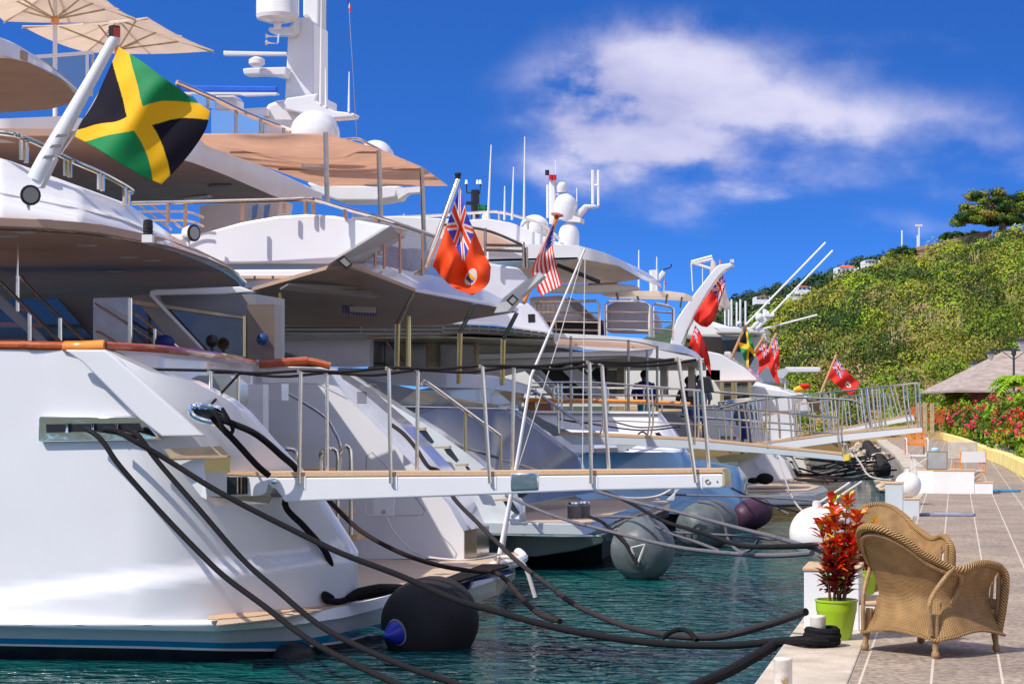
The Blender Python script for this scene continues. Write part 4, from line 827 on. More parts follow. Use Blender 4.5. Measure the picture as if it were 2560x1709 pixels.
    b = MB(); b.tube([PZ(x, y, z0 - .05) for x, y in [(1230, 1416), (1285, 1406), (1308, 1394), (1296, 1380)]], .075, 10); b.build('rim_corner', whitm, t)
    b = MB(); b.prism([P(560, 898, 28.2), P(704, 905, 28.2), P(704, 1000, 28.2), P(560, 1000, 28.2)], Q * .3); b.build('aft_deck_side', white, t, smooth=False)
    # --- far wing of the stern
    def dw(x, y): return 29.6 + (1160 - x) * .0012
    b = MB(); b.sheet([(655, 915), (700, 915), (800, 945), (860, 985), (960, 1085), (1060, 1190), (1122, 1262), (1160, 1330)], [(655, 1396), (880, 1396), (1160, 1396)], dw, Q * .6, 60, 20); b.build('far_wing', white, t, angle=50)
    b = MB(); b.sheet([(790, 925), (830, 930), (900, 975), (1000, 1060), (1100, 1170), (1160, 1260), (1192, 1330)], [(790, 960), (850, 985), (930, 1055), (1000, 1130), (1060, 1195), (1130, 1285), (1192, 1396)], lambda x, y: 30.0 + (1160 - x) * .0012, Q * .7, 40, 10); b.build('far_wing_crest', mat('wing_gloss', (.46, .47, .55), .06, coat=1, bump=.08, bscale=2.5, noise=.2, nscale=2), t, angle=50)
    b = MB(); b.prism([P(1160, 1326, 29.62), P(1192, 1320, 29.9), P(1192, 1394, 29.9), P(1160, 1397, 29.62)], Q * .8); b.build('wing_end_panel', steeld, t, smooth=False)
    # louvres and locker door on the far wing
    b = MB()
    for k in range(6): b.prism([P(893, 980 + k * 5, 29.3), P(917, 980 + k * 5, 29.3), P(917, 982.5 + k * 5, 29.3), P(893, 982.5 + k * 5, 29.3)], Q * -.01)
    tag(b.build('vent_louvre', black, t, smooth=False), kind=None)
    pts = [P(x, y, 29.28) for x, y in [(915, 1176), (916, 1140), (930, 1130), (960, 1160), (1045, 1250), (1062, 1275), (1058, 1286), (1040, 1288), (925, 1288), (916, 1280)]]; b = MB(); b.tube(pts + [pts[0]], .006, 5, False); b.build('hatch_outline', steeld, t)
    b = MB(); b.prism([P(938, 1244, 29.25), P(987, 1244, 29.25), P(986, 1288, 29.25), P(935, 1288, 29.25)], Q * -.05); b.build('shower_box', white, t, smooth=False)
    b = MB(); b.lathe(P(960, 1278, 29.19), [(.03, 0), (.025, .02)], (0, -1, 0), 14); b.build('shower_knob', chrome, t)
    b = MB(); b.tube([P(968, 1292, 29.15), P(985, 1330, 29.0), P(1030, 1375, 28.7), P(1080, 1393, 28.2), P(1180, 1398, 27.9), P(1250, 1385, 29.3)], .014, 6); b.build('hose', ropew, t)
    # stern stairwell: side wall, steps, hand rails
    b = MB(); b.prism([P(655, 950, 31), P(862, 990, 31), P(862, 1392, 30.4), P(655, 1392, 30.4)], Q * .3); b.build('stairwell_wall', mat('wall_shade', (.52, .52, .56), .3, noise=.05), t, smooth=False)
    b = MB(); b.prism([P(601, 960, 25.2), P(658, 960, 25.2), P(658, 1180, 25.2), P(601, 1100, 25.2)], Q * .2); b.build('inner_wall', mat('wall_inner', (.62, .63, .64), .25, noise=.05), t, smooth=False)
    for k, (x0, x1, y, h) in enumerate(((745, 825, 1170, 10), (800, 860, 1275, 14), (815, 866, 1278, 10), (840, 893, 1335, 15))):
        b = MB(); b.prism([P(x0, y, 28.6 + k * .02), P(x1, y, 28.6 + k * .02), P(x1, y + h, 28.6 + k * .02), P(x0, y + h, 28.6 + k * .02)], Q * .5); b.build('step', teak, t, smooth=False, bevel=.01)
    def rl(name, pts, r=.022, m=steel, parent=t): return rail(pts, r).build(name, m, parent)
    rl('curved_handrail', [(658, 952, 29), (700, 972, 29), (746, 998, 29), (810, 1040, 29), (836, 1078, 29), (852, 1118, 29), (850, 1150, 29)])
    rl('stair_rail', [(802, 1182, 28), (802, 1140, 28), (808, 1126, 28), (822, 1122, 28), (838, 1124, 28), (844, 1140, 28), (844, 1182, 28), (842, 1330, 28)], .03)
    rl('stair_rail', [(850, 1182, 28), (850, 1130, 28), (858, 1116, 28), (870, 1116, 28), (876, 1130, 28), (877, 1182, 28), (876, 1336, 28)], .03)
    rl('stair_rail', [(700, 1123, 27), (725, 1123, 27), (740, 1132, 27), (741, 1185, 27)], .03)
    # --- cap rail, transom bulwark
    b = MB(); b.tube([P(-700, 862, 22.6), P(0, 863, 21.85), P(80, 864, 21.75), P(166, 866, 21.7)], .052, 10); b.tube([P(262, 864, 21.65), P(400, 872, 22.2), P(520, 886, 23.4), P(600, 898, 25), P(634, 905, 26)], .046, 10); b.v = [(x, y, z) for x, y, z in b.v]; 
    b.build('cap_rail', varn, t)
    b = MB(); b.tube([P(164, 867, 21.68), P(200, 867, 21.62), P(262, 864, 21.6)], .068, 12); b.build('gate_rail', varno, t)
    b = MB(); b.sheet([(262, 874), (400, 880), (520, 893), (600, 903), (640, 912)], [(262, 900), (380, 940), (480, 965), (571, 1000), (640, 1085)], lambda x, y: curve1([(262, 21.9), (400, 22.6), (520, 24), (600, 26), (640, 27)], x), Q * .25 + B * .2, 30, 6); b.build('transom_bulwark', white, t)
    b = MB(); b.prism([P(648, 914, 27), P(818, 918, 27), P(870, 1000, 27), P(790, 960, 27), P(655, 958, 27)], Q * .4); b.build('aft_bulwark', white, t, smooth=False, bevel=.02)
    b = MB(); b.tube([P(648, 909, 26.9), P(700, 906, 26.9), P(770, 902, 26.9)], .06, 8); b.tube([P(770, 902, 26.9), P(800, 908, 26.9), P(826, 915, 26.9)], .05, 8); b.build('aft_cap_rail', varn, t)
    # dark windscreen & mirror behind the fairlead
    b = MB(); b.prism([P(480, 945, 23), P(497, 938, 23), P(575, 940, 23), P(598, 960, 23), P(598, 1010, 23), P(478, 975, 23)], Q * .3); b.build('transom_mirror', mat('mirror_panel', (.42, .45, .44), .08, metal=.6, noise=.2, nscale=3), t, smooth=False)
    # fairlead
    b = MB(); c0 = [(478, 1032), (482, 1018), (500, 1014), (545, 1022), (562, 1040), (560, 1054), (530, 1056), (495, 1046)]; b.tube([P(x, y, 21.25) for x, y in c0], .035, 8, closed=True); b.build('fairlead_rim', chrome, t)
    b = MB(); b.prism([P(x, y, 21.26) for x, y in c0], Q * .02); b.build('fairlead_hole', black, t, smooth=False)
    # mooring plate with roller opening
    pl = thing('x', (0, 0, 0), None, None); bpy.data.objects.remove(pl)
    b = MB(); F_ = [(96, 1045), (100, 1040), (340, 1040), (352, 1044), (402, 1097), (396, 1098), (98, 1104), (95, 1098)]
    fr = b.prism([PS(x, y, 20.03) for x, y in F_], Q * .06); plate_o = b.build('mooring_plate', chrome, t, bevel=.012)
    b = MB(); b.prism([PS(x, y, 20.022) for x, y in [(115, 1060), (348, 1057), (356, 1076), (116, 1081)]], Q * .03); b.build('opening', black, plate_o, smooth=False)
    for x in (168, 232, 292):
        b = MB(); b.lathe(PS(x, 1081, 20.0), [(.026, 0), (.016, .03), (.016, .07), (.026, .10)], UP, 12); b.build('roller', chrome, plate_o)
    b = floor(2.45, [(-700, 23), (300, 22.3), (560, 25.5), (640, 28), (640, 31), (-900, 33)], .05); b.build('main_deck', tdeck, t, smooth=False)
    b = floor(4.95, [(-700, 24), (200, 23.6), (440, 26.5), (520, 30), (380, 33), (-900, 34)], .05); b.build('upper_deck', tdeck, t, smooth=False)
    # --- main deck interior seen over the rail
    b = MB(); b.prism([P(-700, 860, 27.5), P(640, 905, 27.5), P(640, 735, 27.5), P(380, 735, 27.5), P(-700, 735, 27.5)], Q * 1.2); b.build('saloon_wall', mat('saloon_grey', (.24, .24, .26), .3, noise=.15, nscale=1), t, smooth=False)
    b = MB(); b.prism([P(0, 748, 27.3), P(145, 745, 27.3), P(240, 853, 27.3), P(0, 853, 27.3)], Q * -.02); b.build('window', glass, t, smooth=False)
    b = MB(); b.prism([P(236, 745, 27.1), P(328, 742, 27.1), P(328, 864, 27.1), P(236, 856, 27.1)], Q * -.05); b.build('door_panel', mat('door_white', (.62, .62, .66), .12, coat=1, noise=.1), t, smooth=False, bevel=.01)
    b = MB(); b.prism([P(330, 750, 27.15), P(612, 790, 27.15), P(612, 890, 27.15), P(330, 864, 27.15)], Q * -.03); b.build('saloon_window', mat('saloon_glass', (.05, .035, .02), .06, coat=1, noise=.8, nscale=3), t, smooth=False)
    b = MB(); b.prism([P(332, 748, 27.0), P(350, 752, 27.0), P(614, 792, 27.0), P(614, 798, 27.0), P(332, 760, 27.0)], Q * -.04); b.build('window_head', interw, t, smooth=False)
    b = MB(); b.prism([P(610, 790, 26.9), P(617, 790, 26.9), P(617, 892, 26.9), P(610, 892, 26.9)], Q * -.04); b.build('window_post', brass, t, smooth=False)
    b = MB(); b.prism([P(618, 760, 26.9), P(686, 760, 26.9), P(686, 905, 26.9), P(618, 895, 26.9)], Q * .3); b.build('saloon_pillar', mat('pillar_brown', (.15, .115, .09), .25, noise=.1), t, smooth=False)
    # crew stair going up on the left
    for k, (x, y, w) in enumerate(((0, 766, 24), (0, 806, 60), (30, 848, 34))):
        b = MB(); b.prism([P(x - 160, y, 24.5), P(x + w, y, 24.5), P(x + w, y + 8, 24.5), P(x - 160, y + 8, 24.5)], Q * .5); b.build('stair_tread', varn, t, smooth=False)
    b = MB(); b.prism([P(-80, 660, 24.4), P(0, 737, 24.4), P(118, 855, 24.4), P(95, 855, 24.4), P(-80, 700, 24.4)], Q * .06); b.build('stair_string', mat('string_grey', (.30, .30, .33), .3), t, smooth=False)
    for i, pts in enumerate(([(-60, 690, 24.2), (0, 712, 24.2), (12, 716, 24.2), (152, 856, 24.2)], [(52, 690, 24.6), (90, 735, 24.6), (215, 856, 24.6)])): rl('stair_handrail', pts, .022, steeld)
    for x, y0, y1, r in ((44, 615, 690, .012), (44, 690, 778, .022), (74, 782, 855, .025), (150, 795, 857, .025)): rl('stanchion', [(x, y0, 24.3), (x, y1, 24.3)], r, steel)
    for pts in ([(240, 765, 26.6), (252, 768, 26.6), (412, 868, 26.6)], [(240, 830, 26.6), (252, 832, 26.6), (300, 862, 26.6)], [(325, 780, 26.5), (336, 783, 26.5), (448, 870, 26.5)]): rl('side_rail', pts, .018)
    rl('stanchion', [(325, 745, 26.4), (325, 866, 26.4)], .03); rl('stanchion', [(387, 822, 26.4), (387, 868, 26.4)], .02)
    b = MB(); b.ball(P(412, 856, 26.3), .13, .8); b.build('blue_cushion', mat('cushion_blue', (.01, .025, .16), .6), t)
    b = MB(); b.ball(P(530, 852, 26.6), .085, 1.0, 16, 10); b.tube([P(530, 862, 26.6), P(530, 885, 26.6)], .02, 6, False); b.build('deck_lamp', black, t)
    b = MB(); b.ball(P(657, 848, 26.5), .085, 1.0, 16, 10); b.build('blue_fender_ball', mat('ball_blue', (.01, .05, .16), .4), t)
    # --- overhanging main deck roof: soffit and skin
    zs = EYE + 2.0
    sof = [(-700, 552, 0), (0, 566, 0), (120, 571, 0), (250, 582, 0), (400, 612, 0), (500, 645, 0), (560, 672, 0), (598, 700, 0), (604, 712, 0), (590, 718, 0), (540, 724, 0), (380, 737, 0)]
    pts = [PZ(x, y, zs) for x, y, _ in sof] + [PZ(-700, 737, zs)]
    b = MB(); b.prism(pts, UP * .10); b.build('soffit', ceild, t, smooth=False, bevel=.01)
    b = MB(); b.tube([PZ(x, y - 1, zs + .03) for x, y, _ in sof], .05, 8); b.build('roof_edge', steeld, t)
    # upper deck bulwark skin: slopes in from the roof edge
    lo = [(-700, 550), (0, 563), (200, 575), (400, 609), (500, 641), (560, 668), (603, 706)]
    up = [(-700, 330), (0, 395), (150, 450), (300, 505), (420, 590), (520, 642), (603, 700)]
    def dlo(x): return curve1([(-700, 23.2), (0, 22.2), (200, 22.6), (400, 24.0), (500, 26.0), (560, 28.2), (603, 31.0)], x)
    def tr(x, y): a = curve1(up, x); c = curve1(lo, x); return (c - y) / (c - a + 1e-6)
    b = MB(); b.sheet(up, lo, lambda x, y: dlo(x) + .75 * tr(x, y) - .16 * math.sin(math.pi * min(1, tr(x, y) * 1.6)) , Q * .25 + UP * -.0, 110, 24); b.build('upper_bulwark', white, t, angle=60)
    # styling groove and coloured band let into the skin
    b = MB(); g0 = [(x, lerp(curve1(up, x), curve1(lo, x), .55), dlo(x) + .26) for x in range(-600, 520, 60)]; b.tube([P(*p) for p in g0], .03, 8); b.build('styling_groove', mat('groove_grey', (.42, .42, .46), .12, coat=1), t)
    # fashion strut down to the rail (far side, in shade)
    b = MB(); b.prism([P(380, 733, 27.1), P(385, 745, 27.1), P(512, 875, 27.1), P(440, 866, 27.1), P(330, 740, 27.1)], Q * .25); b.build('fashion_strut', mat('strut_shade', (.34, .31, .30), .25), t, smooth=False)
    b = MB(); b.prism([P(380, 727, 27.0), P(392, 724, 27.0), P(605, 717, 27.0), P(640, 730, 27.0), P(560, 736, 27.0), P(388, 738, 27.0), P(514, 874, 27.0), P(506, 873, 27.0), P(378, 740, 27.0)], Q * -.08); b.build('strut_edge', white, t, bevel=.02)
    b = MB()
    for x, y in ((62, 580), (218, 612), (290, 676), (322, 642), (380, 650), (20, 590)): b.lathe(PZ(x, y, zs - .002), [(.10, -.012), (.13, 0)], UP, 16)
    for q in range(1): pass
    tag(b.build('downlight', mat('downlight', (.5, .47, .44), .3), t), kind='stuff')
    # rails on the upper bulwark
    top = [(-300, 300), (0, 332), (60, 345), (110, 366), (180, 402), (250, 432), (300, 458), (326, 474), (330, 480), (318, 484)]
    def dr(x): return curve1([(-300, 23.3), (0, 22.8), (200, 23.2), (330, 24.2)], x)
    rl('upper_handrail', [(x, y, dr(x)) for x, y in top], .03)
    for x, y0, y1 in ((54, 350, 400), (66, 356, 408), (164, 400, 440), (174, 402, 444), (248, 432, 474), (256, 436, 478), (312, 468, 510), (320, 476, 512)): rl('rail_post', [(x, y0, dr(x)), (x, y1, dr(x) + .02)], .03)
    # upper deck roof seen at the top left
    z3 = EYE + 4.4
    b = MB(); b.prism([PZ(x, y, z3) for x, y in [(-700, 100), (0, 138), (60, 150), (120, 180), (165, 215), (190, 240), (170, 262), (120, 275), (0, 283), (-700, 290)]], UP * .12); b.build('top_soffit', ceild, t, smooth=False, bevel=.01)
    b = MB(); b.sheet([(-700, 40), (0, 92), (60, 128), (120, 172), (165, 210), (196, 240)], [(-700, 98), (0, 136), (60, 150), (120, 180), (165, 214), (196, 242)], lambda x, y: curve1([(-700, 23), (0, 24.5), (100, 25.5), (196, 28)], x) , Q * .3, 40, 6); b.build('top_bulwark', white, t)
    # --- floodlights on the upper skin
    def flood(px, py, d, label, s=1.0, dirv=(.5, -1, -.1)):
        c = P(px, py, d); f = thing('floodlight', c - UP * .12, label, 'floodlight', 'floodlights on the yacht decks'); dv = Vector(dirv).normalized()
        b = MB(); b.lathe(c - dv * .09 * s, [(.05 * s, 0), (.08 * s, .02), (.105 * s, .12 * s), (.105 * s, .16 * s)], dv, 16); b.build('housing', whitm, f)
        b = MB(); b.lathe(c + dv * .068 * s, [(.112 * s, 0), (.112 * s, .02), (.09 * s, .024)], dv, 16); b.build('bezel', black, f); b = MB(); b.lathe(c + dv * .09 * s, [(.085 * s, 0), (.085 * s, .004)], dv, 16); b.build('lens', lens, f)
        b = MB(); b.tube([c - dv * .02 - UP * .08, c - dv * .02 - UP * .16], .02, 8, False); b.build('bracket', whitm, f)
    flood(72, 488, 21.7, 'white floodlight at the foot of the leaning flagstaff'); flood(474, 583, 24.8, 'white floodlight on the roof edge near the dark stern light', .95, (.8, -.6, 0))
    c = P(370, 590, 23.2); f = thing('stern_light', c, 'black ribbed stern light on a white stand on the roof edge', 'light'); b = MB(); b.box(P(370, 607, 23.2), .12, .14, .09); b.build('stand', whitm, f, smooth=False)
    b = MB(); b.lathe(P(370, 588, 23.2), [(.06, 0), (.06, .02), (.052, .03), (.06, .04), (.06, .06), (.052, .07), (.06, .08), (.055, .17), (.03, .185)], UP, 16); b.build('lamp', black, f, angle=20)
    return t
nearest()
# ---------------------------------------------------------------- leaning flagstaff and Jamaican flag
def staff():
    d = 21.9; t = thing('flagstaff', P(85, 465, d), 'thick white flagstaff leaning over the nearest stern, holding the big black green yellow flag', 'flagstaff', 'flagstaffs on the sterns')
    b = MB(); b.tube([P(92, 450, d), P(115, 400, d), P(160, 320, d + .1), P(225, 205, d + .2), P(288, 92, d + .3)], [.115, .10, .085, .068, .055], 16); b.build('mast', white, t)
    for y, x in ((340, 152), (366, 138), (393, 120)): b = MB(); b.prism([P(x - 15, y + 4, d - .1), P(x + 12, y + 2, d - .1), P(x + 16, y - 5, d - .1), P(x - 8, y - 4, d - .1)], (0, .012, 0)); b.build('step_slot', mat('slot_shade', (.16, .16, .17), .5), t, smooth=False)
    b = MB(); b.prism([P(70, 470, d - .09), P(102, 470, d - .09), P(138, 395, d - .06), P(104, 388, d - .06)], Q * .1); b.build('foot_plate', white, t, bevel=.01)
    b = MB(); b.lathe(P(286, 92, d + .3), [(.065, 0), (.065, .11), (.05, .12)], UP, 18); lp = b.build('top_lamp', black, t); b = MB(); b.prism([P(284, 90, d + .22), P(300, 92, d + .26), P(300, 70, d + .26), P(284, 68, d + .22)], (0, -.005, 0)); b.build('red_lens', redl, lp, smooth=False)
    b = MB(); b.tube([P(298, 112, d + .3), P(284, 160, d + .25), P(250, 230, d + .2), P(190, 330, d + .1), P(150, 388, d)], .012, 6); b.build('halyard', ropew, t)
staff()
def interp2(ctrl, u, v):   # ctrl rows x cols of (px,py,d): smooth surface
    nr = len(ctrl); nc = len(ctrl[0])
    def cr(ps, t):
        n = len(ps); t = t * (n - 1); i = min(int(t), n - 2); f = t - i; p1, p2 = ps[i], ps[i + 1]; p0 = ps[i - 1] if i else p1 * 2 - p2; p3 = ps[i + 2] if i + 2 < n else p2 * 2 - p1
        return .5 * ((2 * p1) + (p2 - p0) * f + (2 * p0 - 5 * p1 + 4 * p2 - p3) * f * f + (3 * p1 - p0 - 3 * p2 + p3) * f ** 3)
    return cr([cr([P(*c) for c in row], u) for row in ctrl], v)
def flag(name, ctrl, colf, mats, label, nu=150, nv=90, ripple=.03, freq=3.0, group='flags flown from the sterns', parent_label=None, ph=0., part=None):
    vs = []
    for j in range(nv + 1):
        for i in range(nu + 1):
            u, v = i / nu, j / nv; p = interp2(ctrl, u, v); w = ripple * (.25 + .75 * u) * math.sin(u * freq * 6.283 + v * 1.6 + ph) + ripple * .4 * math.sin(u * freq * 11 + v * 5 + ph)
            vs.append(p + Vector((0, w, 0)))
    b = MB(); fs = []; mi = []
    for j in range(nv):
        for i in range(nu):
            fs.append([j * (nu + 1) + i, j * (nu + 1) + i + 1, (j + 1) * (nu + 1) + i + 1, (j + 1) * (nu + 1) + i]); mi.append(colf((i + .5) / nu, (j + .5) / nv))
    b.add(vs, fs); b.mi = mi
    o = b.build(name, mats, angle=180); s = o.modifiers.new('thick', 'SOLIDIFY'); s.thickness = .004
    tag(o, label, 'flag', group); return o
def jam(u, v):   # 0 black 1 green 2 yellow ; saltire
    u2 = u * 2; d1 = abs(v - u) ; d2 = abs(v - (1 - u)); w = .115
    if d1 < w or d2 < w: return 2
    if u < v and u < 1 - v: return 0
    if u > v and u > 1 - v: return 0
    return 1
def union(u, v):     # canton colours: 0 field 1 white 2 blue 3 red
    x = u * 2 - 1; y = v * 2 - 1; ax, ay = abs(x), abs(y)
    if ax < .10 or ay < .2 * .85: return 3
    if ax < .17 or ay < .33 * .85: return 1
    d = abs(ax - ay) / 1.414
    if d < .055: return 3
    if d < .15: return 1
    return 2
def ensign(badge=True, cu=.5, cv=.5):
    def f(u, v):
        if u < cu and v < cv: return union(u / cu, v / cv)
        if badge:
            r = ((u - .76) / .085) ** 2 + ((v - .55) / .16) ** 2
            if r < 1:
                k = int(u * 60) * 7 + int(v * 34) * 5
                if r > .62: return 1
                return (1, 5, 4, 1, 2, 1, 5)[k % 7]
        return 0
    return f
JM = [fbk, fgr, fye]; EM = [red, fwh, fbl, red, fgr, fye]; EO = [fora, fwh, fbl2, fora, fgr, fye]
d0 = 21.7
flag('flag', [[(298, 118, d0 + .2), (352, 152, d0), (405, 192, d0 - .1), (462, 232, d0), (527, 280, d0 + .1)],
              [(262, 195, d0 + .2), (320, 205, d0), (375, 232, d0 - .1), (440, 272, d0), (515, 325, d0 + .1)],
              [(232, 262, d0 + .2), (290, 285, d0), (345, 300, d0 - .1), (420, 330, d0), (485, 372, d0 + .1)],
              [(204, 305, d0 + .2), (262, 322, d0), (325, 355, d0 - .1), (392, 392, d0), (450, 415, d0 + .1)],
              [(188, 342, d0 + .2), (240, 370, d0), (300, 408, d0 - .1), (355, 440, d0), (405, 462, d0 + .1)]],
     jam, JM, 'large black, green and yellow saltire flag on the thick white flagstaff of the nearest yacht', 170, 110, .035, 1.6)
# ================================================================ SECOND YACHT (grey hull, white upper decks, tan awning)
bottle = mat('balustrade_glass', (.42, .44, .42), .08, coat=.6, alpha=.5, noise=.3, nscale=1.5); post = mat('post_copper', (.52, .30, .20), .25, metal=.7)
def fsheet(b, top, bot, dfun, thick, cols=40, rows=8):    # like sheet, depth from (x, t)
    x0 = max(top[0][0], bot[0][0]); x1 = min(top[-1][0], bot[-1][0]); G = []
    for i in range(rows + 1):
        G.append([P(lerp(x0, x1, j / cols), lerp(curve1(top, lerp(x0, x1, j / cols)), curve1(bot, lerp(x0, x1, j / cols)), i / rows), dfun(lerp(x0, x1, j / cols), i / rows)) for j in range(cols + 1)])
    return b.grid(G, thick)
def second():
    t = thing('yacht', P(1200, 1380, 37), 'second yacht with slate grey hull, white upper decks and a tan awning', 'yacht', 'yachts moored stern to the quay')
    def poly(name, m, pts, off=None, u=None, d=None, z=None, parent=t, **k):
        b = MB()
        if u is not None: q = [PS(x, y, u) for x, y in pts]
        elif z is not None: q = [PZ(x, y, z) for x, y in pts]
        elif d is not None: q = [P(x, y, d) for x, y in pts]
        else: q = [P(*p) for p in pts]
        b.prism(q, off if off is not None else Q * .3); k.setdefault('smooth', False); return b.build(name, m, parent, **k)
    def rl(name, pts, r=.022, m=steel, parent=t): return rail(pts, r).build(name, m, parent)
    b = floor(2.7, [(300, 37.5), (860, 36.5), (1240, 40), (1240, 42), (300, 43)], .05); b.build('main_deck', tdeck, t, smooth=False)
    b = floor(5.02, [(-900, 34.5), (820, 34.2), (1080, 37), (1100, 41), (-900, 43)], .05); b.build('second_deck', tdeck, t, smooth=False)
    # --- deck three roof over the aft deck
    z3 = EYE + 4.62
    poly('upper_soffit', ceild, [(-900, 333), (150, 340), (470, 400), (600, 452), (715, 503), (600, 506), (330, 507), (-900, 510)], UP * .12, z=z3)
    b = MB(); fsheet(b, [(-900, 290), (0, 297), (165, 290), (300, 310), (470, 338), (560, 375), (700, 435), (800, 482)], [(-900, 350), (0, 350), (165, 345), (300, 365), (470, 402), (560, 436), (700, 497), (790, 506)], lambda x, v: curve1([(-900, 34), (0, 34), (470, 36), (800, 42)], x), Q * .4, 60, 5); b.build('upper_bulwark', whitm, t)
    poly('roof_lamp', mat('lamp_pale', (.7, .7, .7), .4), [(458, 497), (520, 490), (530, 494), (470, 502)], UP * .03, z=z3 - .04)
    poly('hatch_panel', mat('hatch_brown', (.22, .18, .16), .5), [(530, 463), (580, 463), (570, 468), (520, 468)], UP * .02, z=z3 - .03)
    # --- second deck bulwark
    poly('side_screen', white, [(-200, 590), (500, 584), (600, 556), (690, 540), (765, 535), (835, 539), (950, 560), (976, 565), (824, 659), (500, 659), (-200, 659)], Q * .5, u=32.6, bevel=.04)
    poly('screen_groove', hullgrey, [(500, 659), (824, 659), (816, 673), (500, 673)], Q * .4, u=32.75)
    poly('side_skirt', white, [(440, 673), (815, 673), (640, 722), (608, 732), (560, 702)], Q * .4, u=32.6, bevel=.03)
    poly('screen_end', mat('end_shade', (.50, .50, .49), .3, noise=.05), [(976, 565, 33.1), (1010, 572, 34.6), (1006, 590, 34.6), (880, 668, 34.0), (815, 673, 33.2), (824, 659, 33.0)], Q * .2)  # end face of the white screen, greyed to stand for its shade
    poly('deck_house', whitm, [(500, 515), (560, 508), (700, 500), (690, 560), (500, 590)], Q * .8, d=39.5)
    for x0 in (632, 662): poly('window_slot', bluewb, [(x0, 514), (x0 + 14, 511), (x0 + 8, 545), (x0 - 2, 548)], Q * -.02, d=39.4)
    # balustrade with glass and things behind it
    b = MB(); fsheet(b, [(880, 530), (960, 552), (1085, 592), (1150, 610)], [(880, 664), (960, 672), (1085, 690), (1150, 700)], lambda x, v: lerp(34.5, 37.5, (x - 880) / 270), Q * .01, 10, 2); b.build('glass_screen', bottle, t)
    for x, y0, y1 in ((938, 600, 668), (960, 586, 672), (1000, 565, 683), (1056, 582, 690)): rl('screen_post', [(x, y0, 34.3), (x, y1, 34.3)], .025, post)
    poly('deck_locker', mat('locker_pink', (.62, .35, .28), .5, noise=.3, nscale=3), [(960, 610), (1012, 622), (1012, 684), (960, 676)], Q * .5, d=37.2)
    poly('deck_box', whitm, [(1016, 620), (1056, 622), (1056, 676), (1016, 670)], Q * .5, d=37)
    for y in (632, 652): rl('locker_band', [(890, y, 36.8), (1000, y + 6, 36.8)], .03, varno)
    rl('deck_handrail', [(330, 508, 34.2), (480, 505, 33.9), (690, 500, 33.6), (770, 497, 33.5), (800, 502, 33.6), (870, 523, 34), (960, 548, 34.6), (1085, 590, 35.6)], .035)
    for x, y0, y1 in ((420, 506, 560), (463, 507, 575), (606, 504, 556), (710, 500, 534), (764, 498, 534), (783, 500, 536), (864, 522, 546), (938, 543, 562)): rl('rail_post', [(x, y0, 34), (x, y1, 34)], .035, post)
    for y in (530, 552): rl('mid_rail', [(335, y, 34.4), (400, y - 2, 34.4), (470, y, 34.4), (510, y + 14, 34.4)], .02)
    rl('stair_line', [(340, 505, 35), (430, 575, 35)], .02); rl('stair_line', [(370, 505, 35), (460, 575, 35)], .02)
    # --- aft wing and lower soffit
    b = MB(); top = [(340, 735), (600, 733), (640, 724), (815, 674), (880, 668), (960, 698), (1040, 730), (1180, 757), (1292, 778)]; bot = [(340, 745), (600, 748), (640, 772), (715, 814), (880, 816), (960, 816), (1115, 812), (1180, 798), (1292, 780)]
    fsheet(b, top, bot, lambda x, v: curve1([(340, 35), (600, 34.5), (815, 33.2), (880, 33.2), (1040, 34.5), (1292, 38.5)], x) + v * curve1([(340, 1), (600, 2), (700, 7), (1115, 6), (1292, .5)], x), UP * .06, 60, 14); b.build('wing_soffit', ceild, t, angle=50)
    b = MB(); fsheet(b, [(868, 664), (940, 668), (1060, 692), (1160, 710), (1230, 740), (1296, 777)], [(868, 668), (940, 692), (1040, 729), (1160, 752), (1230, 765), (1296, 780)], lambda x, v: curve1([(868, 33.6), (1040, 35.6), (1296, 38.5)], x) - v * curve1([(868, .4), (1040, 1.1), (1296, .1)], x), UP * .05, 40, 8); b.build('wing_top', white, t, angle=50)
    poly('wing_beam', mat('beam_grey', (.52, .52, .50), .35), [(1248, 756, 37.5), (1347, 680, 38.5), (1358, 690, 38.5), (1300, 742, 38), (1268, 778, 37.5), (1235, 782, 37.3)], Q * .35)
    poly('lamp_body', black, [(1268, 752), (1284, 736), (1297, 748), (1282, 765)], Q * -.1, d=37.2); poly('lamp_glass', lens, [(1272, 752), (1283, 741), (1292, 749), (1282, 760)], Q * -.01, d=37.08)
    poly('lamp_body', black, [(845, 652), (862, 640), (882, 660), (866, 672)], Q * -.12, d=33.1); poly('lamp_glass', lens, [(850, 652), (861, 644), (876, 660), (866, 667)], Q * -.01, d=32.95)
    poly('recess_panel', mat('panel_brown', (.30, .27, .25), .3), [(700, 720, 33.6), (720, 708, 33.6), (950, 718, 36), (1010, 728, 36.5), (930, 742, 36)], UP * -.03)
    # pillars
    rl('pillar', [(699, 732, 35), (699, 908, 35)], .05, brass); rl('pillar', [(1021, 790, 38), (1021, 918, 38)], .05, brass)
    for a, b_, c in (((1036, 730), (994, 810), (992, 925)), ((1186, 758), (1150, 832), (1147, 958)), ((1292, 782), (1258, 848), (1255, 962))): b = MB(); b.tube([P(*a, 34.8), P(*b_, 35)], .04, 10, False); b.build('strut', steeld, t); b = MB(); b.tube([P(*b_, 35), P(*c, 35.2)], .045, 10, False); b.build('pillar', brass, t)
    # banner of blue letters
    b = MB(); k = 0
    for i in range(13):
        x = 855 + i * 6.8; y = 762 + (0 if i < 3 else min(6, (i - 3) * 1.5)); b.prism([P(x, y, 35.9), P(x + 5.4, y + 1, 35.9), P(x + 5.2, y + 22 + (i % 3), 35.9), P(x + 1, y + 21, 35.9)], (0, .02, 0))
